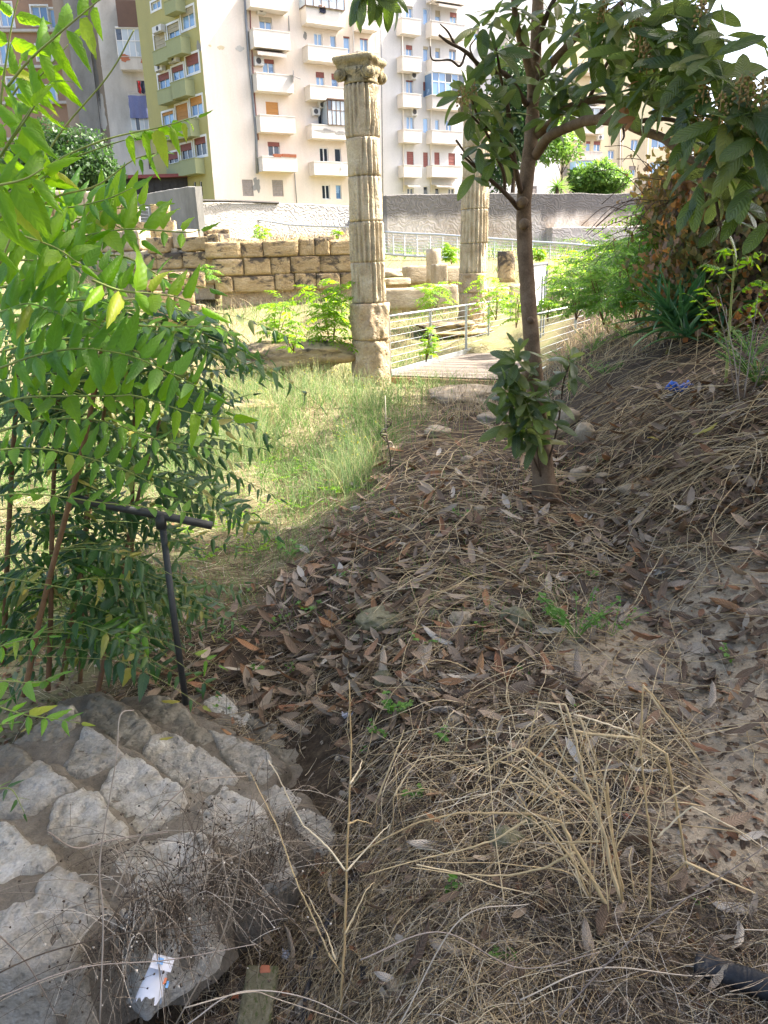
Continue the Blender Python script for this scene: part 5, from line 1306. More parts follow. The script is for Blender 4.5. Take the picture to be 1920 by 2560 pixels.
# thick black pipe at the lower right, and the thin hose
a, b = W(1745, 2400, 1.44), W(2080, 2520, 1.27)
a = a - np.array([0, 0, .012]); b = b - np.array([0, 0, .02])
V, F = tube(spline([a, a + (b - a) * .3 + np.array([0, 0, .006]), (a + b) / 2 + np.array([0, .01, .002]), b], 40), .0275 + .0012 * np.sin(np.arange(40) * 1.9), 24, True, .03, 4); V2, F2 = tube([a - (b - a) * .004, a + (b - a) * .05], .029, 20, True, .05, 2)
mb = MB(); mb.add(V, F); mb.add(V2, F2); tag(mb.build('black_pipe', M['rubber'], smooth=True), 'thick glossy black pipe end at the lower right edge', 'pipe')
P = []
for x, y, h in ((905, 2180, .01), (868, 2225, .015), (842, 2274, .02), (815, 2335, .025), (798, 2380, .022), (780, 2430, .02), (768, 2500, .02), (758, 2600, .015)):
    g_ = G(x, y); P.append(g_ + np.array([0, 0, h]))
V, F = tube(spline(P, 50), .0088, 12); tag(build('irrigation_hose', V, F, M['rubber']), 'thin black hose running through the litter at the bottom', 'hose')
def scrap(px, py, s, mat, label, seed, cat, name):
    p = G(px, py); n = 6; V = []; F = []
    for a in range(n):
        for b in range(n): V.append((p[0] + (a / (n - 1) - .5) * s, p[1] + (b / (n - 1) - .5) * s * .7 + .01 * float(vn(a, b, seed, 1)), p[2] + .018 + s * .3 * float(vn(a * .8, b * .8, seed, 2))))
    for a in range(n - 1):
        for b in range(n - 1): F.append([a * n + b, (a + 1) * n + b, (a + 1) * n + b + 1, a * n + b + 1])
    V2 = [(x, y, z - .002) for x, y, z in V]
    F2 = [[q + n * n for q in f[::-1]] for f in F]
    o = build(name, V + V2, F + F2, M[mat], smooth=False); tag(o, label, cat)
scrap(922, 2445, .045, 'rubber', 'torn black plastic scrap right of the tall yellow stalk', 3, 'plastic scrap', 'plastic_scrap')
scrap(810, 2195, .022, 'terracotta', 'small pink terracotta shard beside the tall yellow stalk', 4, 'shard', 'terracotta_shard')
scrap(590, 2500, .022, 'printred', 'crumpled orange and grey wrapper left of the stone fragment', 6, 'wrapper', 'wrapper')
scrap(720, 2400, .035, 'dirtpaper', 'pale torn plastic strip above the stone fragment', 7, 'plastic scrap', 'plastic_scrap')
scrap(870, 1795, .05, 'dirtpaper', 'small pale plastic scrap in the litter below the pale mossy rock', 8, 'plastic scrap', 'plastic_scrap')
scrap(500, 2470, .05, 'dirtpaper', 'grey plastic scrap right of the torn cup', 9, 'plastic scrap', 'plastic_scrap')
scrap(1565, 2052, .02, 'terracotta', 'tiny terracotta shard under the golden stalks', 10, 'shard', 'terracotta_shard')

# ============================================================ LEAF SHAPES
def leaf_shape(L, Wd, nu=8, nv=4, prof=lambda u: math.sin(math.pi * u ** .8) ** .8, fold=.25, droop=.25, curl=0.0, wavy=.0, seed=0, serr=0.0):
    """u along +x from the stalk, v across y; z up. returns V, F, UV"""
    V = []; UV = []; F = []
    for a in range(nu + 1):
        u = a / nu; wdt = Wd * prof(min(max(u, 1e-4), 1 - 1e-4)) * (1 + serr * (1 if a % 2 else -1))
        ang = droop * u * u * 1.6; x = L * (u - .12 * droop * u * u); z0 = -L * droop * u * u * .6
        for b in range(nv + 1):
            v = b / nv - .5; y = v * wdt
            z = z0 + abs(v) * wdt * fold * 2 * (1 - u * .3) - (abs(v) * 2) ** 2 * wdt * curl * .5 + wavy * L * math.sin(a * 1.9 + b * 2.3 + seed)
            yy = y * (1 - .25 * curl * (abs(v) * 2)); V.append((x, yy, z)); UV.append((u, b / nv))
    for a in range(nu):
        for b in range(nv): k = a * (nv + 1) + b; F.append([k, k + nv + 1, k + nv + 2, k + 1])
    return np.array(V), np.array(F), np.array(UV)
ailp = lambda u: min(1, (u * 7) ** .55) * (1 - u) ** 1.0 * (1 + 1.0 * u)
AIL = [leaf_shape(1, [.38, .34, .37, .32, .40, .36][k], 10, 4, ailp, [.08, .25, .15, .35, .05, .2][k], [.1, .45, .3, .9, .45, -.25][k], [0, .7, 1.2, .3, .9, .5][k], [.006, .014, .01, .018, .008, .016][k], k * 1.7, .06) for k in range(6)]
AILs = [leaf_shape(1, .31, 3, 2, ailp, .2, .3, 0, 0, k) for k in range(2)]
lqp = lambda u: math.sin(math.pi * u ** .95) ** .62 * (.80 + .25 * u) + .02
LOQ = [leaf_shape(1, .37, 10, 4, lqp, .14, .18 + .14 * k, .2 * (k % 3), .004, k) for k in range(6)]
LOQs = [leaf_shape(1, .31, 4, 2, lqp, .2, .3 + .1 * k, .1, 0, k) for k in range(2)]
DEADL = [leaf_shape(1, .36, 8, 4, lqp, [.25, -.3, .45, -.2, .1, .5][k], [-.5, .4, -.8, .9, -.2, .6][k], [.7, .2, 1.1, -.6, .4, 1.3][k], .022, k * 2.1) for k in range(6)]
DEADs = [leaf_shape(1, .36, 4, 2, lqp, [.3, -.3, .5][k], [-.5, .6, -.9][k], .3, .02, k) for k in range(3)]
QUADL = [leaf_shape(1, .55, 1, 1, lambda u: .55, 0, .3, 0, 0, 0), leaf_shape(1, .6, 2, 1, lambda u: .3 + .7 * math.sin(math.pi * u), 0, .4, 0, 0, 0)]
QUADO = [leaf_shape(1, .5, 2, 2, lambda u: math.sin(math.pi * u) ** .6 + .05, .3, .3, 0, 0, 0)]
_cache = {}
def leafmesh(key, shape, mat):
    k = (key, mat)
    if k not in _cache: _cache[k] = rawmesh(key + '_shape', shape[0], shape[1], M[mat], shape[2], np.full(len(shape[0]), 0.0))
    return _cache[k]
def place_leaf(root, name, me, pos, ax, size):
    o = bpy.data.objects.new(name, me); COL.objects.link(o); o.parent = root
    o.location = tuple(float(a) for a in (pos - ORG[root.name])) if root is not None else tuple(map(float, pos))
    o.rotation_mode = 'QUATERNION'; o.rotation_quaternion = quat_of(ax); o.scale = (size,) * 3
    return o
class Bulk:
    """joins many leaves into one mesh"""
    def __init__(s): s.pos = []; s.ax = []; s.sz = []; s.k = []; s.r = []
    def add(s, pos, ax, size, k=0, r=None): s.pos.append(pos); s.ax.append(ax); s.sz.append(size); s.k.append(k); s.r.append(rng.random() if r is None else r)
    def extend(s, pos, ax, size, k, r):
        s.pos += list(pos); s.ax += list(ax); s.sz += list(size); s.k += list(k); s.r += list(r)
    def build(s, name, shapes, mat, parent=None, org=None):
        if not s.pos: return None
        pos = np.array(s.pos); ax = np.array(s.ax) * np.array(s.sz)[:, None, None]; k = np.array(s.k) % len(shapes); r = np.array(s.r)
        VV, FF, UU, RR = [], [], [], []; off = 0
        for q, (T, F, U) in enumerate(shapes):
            m_ = k == q
            if not m_.any(): continue
            v, f, u, rr_ = inst(T, F, ax[m_], pos[m_], U, r[m_]); VV.append(v); FF.append(f + off); UU.append(u); RR.append(rr_); off += len(v)
        return build(name, np.concatenate(VV), np.concatenate(FF), M[mat], parent, org, np.concatenate(UU), np.concatenate(RR))

# ============================================================ COMPOUND FRONDS (tree of heaven)
def frond_points(P, npairs, Lf, upv=(0, 0, 1), start=.22, spread=62, hang=.35, tipscale=.55, seed=0, upright=0.0, grav=0.0):
    """leaflet placements along the rachis P (n,3). upright 1 = leaflets stand up on one side"""
    rr_ = np.random.default_rng(seed); P = np.asarray(P, float); out = []
    seg = np.linalg.norm(np.diff(P, axis=0), axis=1); cum = np.concatenate([[0], np.cumsum(seg)]); Lt = cum[-1]
    upv = np.array(upv, float)
    for i in range(npairs + 1):
        f = start + (1 - start) * i / npairs; d = f * Lt * .999
        k = min(np.searchsorted(cum, d) - 1, len(P) - 2); k = max(k, 0); p = P[k] + (P[k + 1] - P[k]) * ((d - cum[k]) / seg[k]); t = (P[k + 1] - P[k]) / seg[k]
        side = np.cross(t, upv); side /= np.linalg.norm(side) + 1e-9; nrm = np.cross(side, t)
        sc = Lf * (1 - (1 - tipscale) * max(0, (f - .55) / .45) ** 1.5) * (.8 + .2 * min(1, i / 2))
        sides = (-1, 1) if i < npairs else (0,)
        for s in sides:
            a = R(spread + rr_.normal(0, 6)) if s else 0
            if s == 0: dr = t
            else:
                dr = t * math.cos(a) + side * s * math.sin(a)
                dr = dr + upv * (-hang + rr_.normal(0, .13) + upright * (.9 if s < 0 else .55)) + np.array([0, 0, -grav])
            dr /= np.linalg.norm(dr)
            nn_ = nrm + rr_.normal(0, .36, 3); 
            if upright: nn_ = nn_ + side * s * .8 * upright
            A = axes_from(dr[None], nn_[None])[0]
            out.append((p + dr * .004, A, sc * rr_.uniform(.72, 1.16), int(rr_.integers(0, 6))))
    return out
def sapling(base, label, group=None, name='tree_of_heaven'):
    return empty(name, base, label, 'tree of heaven sapling', group)
class Counter: pass
def add_frond(root, P, npairs, Lf, mat, budget, bulk, r0=.0035, seed=0, smat='rachis', clear=None, **kw):
    P = spline(P, 22); V, F = tube(P, np.linspace(r0, r0 * .35, len(P)), 5)
    fo = build('frond', V, F, M[smat], root, rnd=np.full(len(V), .2 + .6 * random.random()))
    for (p, A, s, k) in frond_points(P, npairs, Lf, seed=seed, **kw):
        if clear is not None and clear(p + A[0] * s * .5): continue
        if budget.n > 0:
            place_leaf(fo, 'leaflet', leafmesh('ailanthus_%d' % k, AIL[k], mat), p, A, s); budget.n -= 1
        else: bulk.add(p, A, s, k)
    return fo
def pl(pts, Ya, Yb): n = len(pts); return [W(x, y, Ya + (Yb - Ya) * i / (n - 1)) for i, (x, y) in enumerate(pts)]
def stem(root, pts, r0, r1, mat='rachis_red', name='stem'):
    P = spline(pts, max(12, len(pts) * 6)); V, F = tube(P, np.linspace(r0, r1, len(P)), 8, True, .08, 3)
    return build(name, V, F, M[mat], root, rnd=np.full(len(V), .4))

def by_rail(p):      # the twigs are bent away round the handrail
    d = p - CAM; z = d @ _f; x, y = 960 + FPX * (d @ _r) / z, 1280 - FPX * (d @ _u) / z
    return p[1] < 3.12 and ((220 < x < 560 and 1225 < y < 1350) or (370 < x < 500 and 1290 < y < 1760))
def saplings():
    defs = []
    # (label, base px/Y, stems, explicit fronds)
    # --- A: the nearest, top left, sunlit
    A = sapling(W(-120, 2300, 1.5), 'nearest sunlit sapling whose large pale fronds fill the upper left corner')
    bud = Counter(); bud.n = 300; blk = Bulk()
    stem(A, [W(-160, 2300, 1.5), W(-170, 1600, 1.6), W(-150, 900, 1.7), W(-90, 400, 1.75)], .012, .008, 'rachis')
    stem(A, [W(-150, 900, 1.7), W(-60, 250, 1.75), W(60, -250, 1.7)], .008, .005, 'rachis')
    fr = [([(0, 392), (60, 305), (110, 228)], 1.72, 1.66, 5, .118, dict(start=.12, hang=.45, spread=72)),
          ([(20, 215), (68, 156), (145, 86), (224, 20), (262, -12)], 1.74, 1.64, 7, .112, dict(start=.1, hang=.5, spread=75)),
          ([(-70, 520), (0, 390), (78, 268)], 1.65, 1.62, 5, .112, dict(start=.1, hang=.5, spread=75)),
          ([(-60, 620), (20, 520), (80, 470), (110, 440)], 1.6, 1.6, 4, .12, dict(start=.15, hang=.5, spread=70)),
          ([(0, 270), (14, 160), (30, 60), (52, -30)], 1.8, 1.8, 4, .10, dict(start=.1, hang=.3, spread=60)),
          ([(-10, 300), (60, 200), (100, 190), (170, 112)], 1.9, 1.86, 5, .10, dict(start=.3, hang=.4, spread=65)),
          ([(-40, 470), (55, 450), (110, 420)], 1.55, 1.55, 3, .12, dict(start=.2, hang=.4, spread=65)),
          ([(60, 470), (141, 403), (241, 357), (318, 335), (400, 318), (492, 292)], 1.9, 1.86, 5, .105, dict(start=.64, hang=.9, spread=75, tipscale=.3)),
          ([(70, 500), (150, 415), (250, 370), (330, 345)], 1.92, 1.9, 1, .10, dict(start=.97, hang=.9, spread=75)),
          ([(35, 568), (135, 495), (240, 465), (330, 402), (388, 383)], 1.95, 1.92, 2, .095, dict(start=.9, hang=.9, spread=75))]
    for q, (pp, ya, yb, n_, lf, kw) in enumerate(fr):
        kw = dict(kw, upv=(.05, -.9, .42), hang=0.0, grav=.42 if q < 7 else .9)
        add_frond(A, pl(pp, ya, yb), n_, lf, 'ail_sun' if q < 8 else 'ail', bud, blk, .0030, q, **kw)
    V, F = tube(spline([W(0, 660, 1.9), W(120, 380, 1.9), W(270, 190, 1.88), W(335, 75, 1.86)], 30), np.linspace(.0026, .0016, 30), 5)
    build('bare_stalk', V, F, M['rachis'], A, rnd=np.full(len(V), .5))
    # --- B: sapling behind, its long fronds reach right at mid height
    B = sapling(W(-60, 1760, 2.6), 'leafy sapling with long arching fronds reaching right across the middle left')
    budB = Counter(); budB.n = 300; blB = Bulk()
    stem(B, [W(-60, 1760, 2.6), W(-70, 1300, 2.55), W(-50, 900, 2.5), W(-30, 560, 2.5)], .014, .008)
    up = dict(start=.10, hang=-.15, spread=72, upv=(.1, -.80, .6), grav=-.28)
    frB = [([(60, 620), (141, 583), (216, 542), (282, 523), (386, 512)], 2.3, 2.25, 8, .100, up),
           ([(100, 640), (185, 598), (270, 579), (340, 573), (463, 581), (500, 575)], 2.2, 2.15, 7, .105, up),
           ([(-40, 650), (0, 647), (116, 654), (212, 670), (290, 690)], 2.1, 2.05, 7, .11, up),
           ([(230, 700), (300, 726), (386, 735), (440, 743), (500, 765)], 2.0, 2.0, 5, .115, up),
           ([(0, 824), (112, 772), (174, 753), (270, 749), (410, 756)], 2.35, 2.3, 9, .085, dict(start=.2, hang=.2, spread=68)),
           ([(150, 790), (330, 812), (425, 817), (540, 818), (594, 850)], 2.4, 2.35, 9, .085, dict(start=.25, hang=.25, spread=66, upright=.4)),
           ([(0, 920), (85, 890), (185, 872), (270, 878), (347, 897), (463, 951), (520, 980)], 2.15, 2.1, 10, .108, up),
           ([(-20, 1018), (58, 994), (174, 990), (293, 990), (332, 988), (405, 1009), (480, 1033), (580, 1045)], 2.1, 2.1, 11, .108, up),
           ([(0, 1079), (77, 1055), (174, 1046), (270, 1055), (347, 1083), (424, 1106), (560, 1125)], 2.25, 2.2, 11, .09, dict(start=.1, hang=.2, spread=68, upright=.3)),
           ([(150, 660), (300, 640), (420, 700), (520, 720)], 2.3, 2.3, 7, .08, dict(start=.2, hang=.3, spread=66)),
           ([(-20, 560), (60, 590), (140, 620), (200, 660)], 2.0, 2.0, 6, .11, up),
           ([(-40, 730), (60, 700), (160, 640), (220, 600)], 2.2, 2.15, 7, .105, up),
           ([(-40, 1240), (58, 1235), (154, 1241), (247, 1256), (347, 1266), (500, 1285)], 2.5, 2.5, 11, .085, dict(start=.1, hang=.1, spread=70, upright=.4)),
           ([(-40, 540), (40, 470), (100, 450), (160, 400)], 1.9, 1.9, 5, .10, dict(start=.2, hang=.3, spread=66)),
           ([(-40, 800), (30, 770), (80, 760), (160, 790)], 2.05, 2.0, 6, .10, up),
           ([(-40, 470), (60, 500), (150, 520), (260, 500), (330, 470)], 2.25, 2.2, 8, .10, up), ([(-30, 600), (80, 560), (180, 545), (280, 560), (350, 600)], 2.35, 2.3, 9, .10, up),
           ([(-40, 700), (100, 740), (220, 800), (330, 880)], 2.4, 2.3, 9, .095, up), ([(0, 880), (120, 850), (260, 850), (380, 900), (430, 960)], 2.5, 2.4, 10, .095, up),
           ([(-30, 960), (80, 940), (200, 930), (330, 960)], 2.3, 2.25, 9, .10, up), ([(-40, 1130), (60, 1120), (160, 1130), (300, 1170), (400, 1220)], 2.5, 2.45, 11, .09, up), ([(100, 820), (220, 760), (340, 700), (420, 690)], 2.6, 2.5, 9, .09, up),
           ([(200, 900), (330, 870), (430, 850), (520, 860)], 2.7, 2.6, 9, .085, up), ([(260, 1010), (370, 990), (480, 1000), (560, 1030)], 2.8, 2.7, 10, .08, up)]
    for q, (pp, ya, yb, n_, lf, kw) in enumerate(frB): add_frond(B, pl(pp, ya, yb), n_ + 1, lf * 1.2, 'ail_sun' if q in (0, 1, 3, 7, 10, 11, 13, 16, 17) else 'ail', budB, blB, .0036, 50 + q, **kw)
    o = blB.build('leaflets', AIL, 'ail', B)
    if o: o['kind'] = 'stuff'
    # --- C, D, E: darker saplings further back with red stems
    def dark(base, label, stems, fr_, nrand, box, Ys, sd, extra=None, bright=.15):
        T = sapling(base, label); bud_ = Counter(); bud_.n = 300; bl = Bulk(); r_ = random.Random(sd)
        tops = []
        for s_ in stems:
            pts = [W(x, y, Y) for x, y, Y in s_]; stem(T, pts, .013, .007); tops.append(pts)
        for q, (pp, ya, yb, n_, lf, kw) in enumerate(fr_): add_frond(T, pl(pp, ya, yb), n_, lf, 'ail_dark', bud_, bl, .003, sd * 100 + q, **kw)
        for q in range(nrand):
            pts = r_.choice(tops); sp_ = spline(pts, 30); p0 = sp_[r_.randrange(3, 30)]
            # a frond leaves the stem and arches outward
            az = r_.uniform(-.40, 3.5); ln = r_.uniform(.40, .75); dx = np.array([math.cos(az), math.sin(az) * .8, 0])
            el = r_.uniform(-.05, .35)
            P = [p0 + dx * ln * f + np.array([0, 0, ln * (el * f - .45 * f * f)]) for f in (0, .25, .5, .75, 1)]
            add_frond(T, P, r_.randrange(8, 12), r_.uniform(.085, .115), 'ail_dark' if r_.random() > bright else 'ail', bud_, bl, .0024, sd * 1000 + q, clear=by_rail, start=.2, hang=.1, spread=68, grav=.06, upv=(r_.uniform(-.35, .35), r_.uniform(-.75, .1), 1))
        o = bl.build('leaflets', AIL, 'ail_dark', T)
        if o: o['kind'] = 'stuff'
        return T
    dark(W(12, 1640, 3.2), 'dark stemmed sapling at the far left edge of the thicket',
         [[(8, 1660, 3.2), (27, 1216, 3.15), (60, 800, 3.1), (90, 620, 3.0)], [(-60, 1700, 3.0), (-30, 1100, 3.0), (0, 700, 3.0)]], 
         [([(0, 1443), (77, 1455), (193, 1476), (240, 1490)], 2.7, 2.7, 8, .085, dict(start=.05, hang=.0, spread=70, upright=.5)),
          ([(-30, 1630), (0, 1636), (96, 1640), (270, 1648)], 2.8, 2.8, 9, .075, dict(start=.05, hang=.0, spread=70, upright=.4))], 52, None, None, 3)
    dark(W(120, 1717, 3.1), 'sapling with a straight dark red stem behind the arching fronds',
         [[(120, 1725, 3.1), (127, 1524, 3.1), (131, 1293, 3.1), (145, 1000, 3.1), (170, 760, 3.05)]], [], 44, None, None, 5)
    dark(W(239, 1748, 3.3), 'sapling whose leaning stem rises behind the tube handrail',
         [[(239, 1755, 3.25), (278, 1563, 3.35), (324, 1331, 3.5), (363, 1177, 3.6), (400, 1050, 3.7)], [(154, 1700, 3.4), (193, 1467, 3.4), (216, 1331, 3.4), (250, 1100, 3.4), (280, 900, 3.3)]],
         [([(380, 1130), (450, 1140), (540, 1165), (640, 1215), (700, 1245)], 3.3, 3.2, 11, .085, dict(start=.1, hang=.8, spread=75)),
          ([(390, 1080), (480, 1090), (560, 1100), (640, 1120), (690, 1100)], 3.4, 3.3, 11, .085, dict(start=.15, hang=.7, spread=72)),
          ([(290, 1358), (386, 1355), (460, 1350), (520, 1330)], 3.1, 3.0, 8, .07, dict(start=.1, hang=.2, spread=70)),
          ([(330, 1400), (386, 1440), (500, 1463), (610, 1455)], 3.3, 3.2, 9, .075, dict(start=.1, hang=.3, spread=70)),
          ([(370, 880), (450, 905), (540, 925), (640, 905), (660, 890)], 3.0, 2.95, 9, .08, dict(start=.2, hang=.3, spread=68)),
          ([(330, 1500), (420, 1515), (520, 1530), (560, 1545)], 3.2, 3.2, 7, .06, dict(start=.1, hang=.2, spread=70)),
          ([(350, 960), (460, 990), (560, 1000), (630, 985)], 3.2, 3.1, 9, .08, dict(start=.2, hang=.3, spread=68)),
          ([(330, 1180), (430, 1200), (530, 1240), (590, 1290)], 3.3, 3.2, 9, .085, dict(start=.15, hang=.5, spread=70)),
          ([(300, 1000), (380, 960), (470, 960), (560, 985)], 3.0, 2.9, 9, .08, dict(start=.15, hang=.3, spread=70))], 56, None, None, 7)
    dark(W(60, 1700, 2.9), 'low leafy sapling filling the middle of the left thicket',
         [[(60, 1740, 2.9), (110, 1500, 2.9), (200, 1150, 2.8), (260, 850, 2.7), (280, 700, 2.6)]], [], 60, None, None, 9, bright=.4)
    dark(W(200, 1720, 3.6), 'rearmost sapling of the left thicket, darkest of them',
         [[(200, 1720, 3.6), (210, 1400, 3.6), (230, 1000, 3.5), (260, 700, 3.4)], [(330, 1690, 3.8), (330, 1300, 3.8), (340, 950, 3.7), (350, 800, 3.6)]], [], 46, None, None, 13, bright=.1)
    # --- F: near low fronds at the left edge, above the steps
    Fp = sapling(W(-160, 1950, 1.9), 'low green fronds over the stone steps at the left edge')
    bf = Counter(); bf.n = 300; blf = Bulk()
    for q, (pp, ya, n_, lf) in enumerate([([(-40, 1755), (0, 1768), (62, 1787), (110, 1794), (150, 1800), (200, 1808)], 1.9, 5, .088), ([(-60, 1700), (15, 1702), (93, 1706), (154, 1683)], 2.0, 4, .085),
                                          ([(-60, 1850), (-10, 1815), (30, 1808)], 1.8, 3, .08), ([(-80, 1660), (-10, 1620), (60, 1600), (120, 1590)], 2.1, 5, .085), ([(-60, 2000), (-10, 1975), (30, 1975), (60, 2030)], 1.7, 4, .05)]):
        add_frond(Fp, pl(pp, ya, ya - .02), n_, lf, 'ail_dark' if q == 4 else 'ail', bf, blf, .0026, 700 + q, start=.1, hang=.05, spread=62)
saplings()

# ---- bushes of tree of heaven in the middle distance
def bush(px, py, Y, hpx, wpx, label, n_fr=26, Lf=.085, mat='ail_sun', sd=1, group=None, name='tree_of_heaven_bush', stems=3, loc=None, pairs=9, dens=1.7):
    b = G(px, py) if loc is None else np.array(loc); 
    if Y: b = W(px, py, Y)
    hh = hpx / FPX * np.dot(b - CAM, _f); ww = wpx / FPX * np.dot(b - CAM, _f)
    root = empty(name, b, label, 'bush', group); r_ = random.Random(sd); S_ = []
    for k in range(stems):
        t = b + np.array([r_.uniform(-.3, .3) * ww, r_.uniform(-.2, .2) * ww, hh * r_.uniform(.6, .86)]); pts = [b, (b + t) / 2 + np.array([r_.uniform(-.05, .05), 0, 0]), t]
        P = spline(pts, 14); V, F = tube(P, np.linspace(.011, .005, 14), 5); build('stem', V, F, M['rachis_red'], root, rnd=np.full(len(V), .5)); S_.append(P)
    for q in range(int(n_fr * dens)):
        P0 = r_.choice(S_); i_ = r_.randrange(3, 14); p0 = P0[i_]; az = r_.uniform(0, 2 * math.pi); ln = ww * r_.uniform(.36, .62); dx = np.array([math.cos(az), math.sin(az), 0]); el = r_.uniform(.15, .9)
        PP = spline([p0 + dx * ln * f * (1 - .2 * el) + np.array([0, 0, ln * (el * f - .55 * f * f)]) for f in (0, .3, .6, 1)], 10)
        bl = Bulk()
        for (p, A, s, k) in frond_points(PP, pairs, Lf, seed=sd * 77 + q, start=.2, hang=.25, spread=66): bl.add(p, A, s, k)
        fo = bl.build('frond', AILs, mat, root)
        V, F = tube(PP, np.linspace(.0035, .002, 10), 3, False); build('rachis', V, F, M['rachis'], fo, rnd=np.full(len(V), .5))
    return root
bush(690, 885, 14.6, 165, 130, 'bright bush standing between the leafy saplings and the taller bush', 26, .13, sd=2)
bush(830, 885, 14.4, 200, 160, 'tallest bright green bush just left of the near column', 44, .14, sd=3, stems=4)
bush(735, 880, 13.2, 60, 70, 'small low frond clump in front of the two bright bushes', 8, .10, sd=4)
bush(1065, 905, 13.3, 90, 70, 'small bush growing by the railing at the start of the walkway', 16, .08, sd=5)
bush(1090, 775, 19.0, 70, 120, 'low bush before the low wall between the columns', 20, .13, sd=6)
bush(1130, 662, 29.0, 64, 46, 'slim upright bush below the ramp railing between the columns', 22, .16, sd=7)
bush(1350, 655, 30.0, 44, 40, 'small yellowish bush right of the trunk by the ramp', 12, .2, sd=8)
bush(1240, 800, 18.2, 120, 130, 'bush right of the second column behind the railing', 26, .12, sd=9)
bush(1290, 820, 17.0, 110, 90, 'bush behind the end of the left walkway railing', 20, .11, sd=10)
bush(520, 700, 21.0, 38, 60, 'small dark weed growing out of the wall corner', 12, .13, 'ail', sd=11)
bush(652, 600, 34, 45, 50, 'small yellowish weed above the stained wall by the ramp', 9, .18, sd=12)
bush(848, 602, 33, 38, 34, 'small yellow flowering weed left of the near column', 8, .16, sd=13)
bush(1200, 640, 33, 30, 34, 'small weed by the second column at the ramp', 6, .16, sd=14)
for k, (x, y, Y, h, w_, n_, mt, lb_) in enumerate([
    (1440, 800, 13.6, 130, 150, 36, 'ail', 'dark leafy bush beside the right railing end'), (1510, 812, 12.0, 190, 190, 56, 'ail', 'bushy sapling left of the yucca, lowest of the thicket'),
    (1590, 812, 10.6, 250, 210, 70, 'ail', 'dense bush immediately left of the yucca'), (1640, 800, 10.0, 300, 200, 70, 'ail', 'tall bush rising between the yucca and the vines'),
    (1410, 765, 16.0, 130, 130, 34, 'ail_sun', 'yellow green bush behind the right railing'), (1520, 770, 14.0, 190, 210, 60, 'ail_sun', 'bright bush in the middle of the right thicket'),
    (1465, 715, 19.0, 90, 130, 24, 'ail_sun', 'pale bush top near the ramp railing'), (1620, 720, 13.0, 230, 210, 60, 'ail_sun', 'bright upright bush against the shaded wall'),
    (1370, 805, 15.5, 70, 80, 18, 'ail_sun', 'small bush at the foot of the white sign'), (1560, 760, 12.6, 210, 180, 56, 'ail', 'mid green bush between the bright ones of the thicket'),
    (1690, 740, 10.4, 210, 150, 40, 'ail', 'green bush under the left end of the wilting vines')]):
    bush(x, y, Y, h, w_, lb_, n_, .115, mt, sd=30 + k, stems=4)
# yellow-green young sapling on the bank, right
sp_ = empty('tree_of_heaven', W(1812, 985, 6.2), 'thin yellow green sapling with a bare stem in front of the yucca', 'sapling')
stem(sp_, [W(1812, 985, 6.2), W(1820, 880, 6.25), W(1825, 800, 6.3), W(1832, 700, 6.3), (W(1838, 640, 6.3))], .014, .006, 'rachis')
bq = Counter(); bq.n = 300; blq = Bulk()
for q, (pp, ya, n_, lf) in enumerate([([(1818, 830), (1770, 780), (1735, 745), (1715, 735)], 6.1, 3, .10), ([(1820, 790), (1790, 750), (1760, 720), (1775, 690)], 6.2, 6, .12), ([(1830, 700), (1800, 670), (1765, 660), (1755, 665)], 6.0, 7, .13),
                                      ([(1825, 830), (1870, 790), (1905, 720), (1950, 690)], 6.0, 8, .13), ([(1830, 760), (1860, 720), (1900, 700), (1935, 730)], 6.1, 8, .13), ([(1835, 700), (1850, 650), (1870, 640), (1890, 660)], 6.2, 5, .15),
                                      ([(1835, 660), (1830, 630), (1815, 620), (1800, 640)], 6.2, 4, .14), ([(1822, 850), (1790, 820), (1760, 790), (1750, 770)], 6.0, 4, .08), ([(1835, 680), (1880, 640), (1900, 630), (1925, 640)], 6.3, 5, .14), ([(1825, 800), (1850, 770), (1880, 760), (1905, 790)], 6.1, 6, .11)]):
    add_frond(sp_, pl(pp, ya, ya - .1), n_, lf * .8, 'ail_sun', bq, blq, .0036, 800 + q, start=.3, hang=.3, spread=62)

# ============================================================ LOQUAT TREE
lt = empty('loquat_tree', W(1372, 1228, 5.6), 'loquat tree with a bent brown trunk and large dark ribbed leaves at the right', 'tree')
def limb(pts, r, parent=lt, name='branch', mat='bark', sides=12, seed=0, n=None):
    P = spline([W(*p) for p in pts], n or max(14, len(pts) * 8)); rr_ = np.interp(np.linspace(0, 1, len(P)), np.linspace(0, 1, len(r)), r)
    V, F = tube(P, rr_, sides, True, .09, seed); return build(name, V, F, M[mat], parent)
tk = limb([(1368, 1262, 5.6), (1359, 1190, 5.6), (1351, 1100, 5.6), (1342, 1000, 5.6), (1331, 880, 5.6), (1320, 740, 5.62), (1312, 620, 5.66), (1311, 500, 5.7), (1322, 400, 5.75), (1331, 300, 5.8), (1336, 180, 5.85), (1342, 60, 5.9), (1350, -120, 6.0), (1370, -420, 6.1)],
          [.118, .088, .074, .064, .058, .055, .053, .052, .050, .048, .044, .041, .039, .036, .028], name='trunk', sides=24, seed=5, n=120)
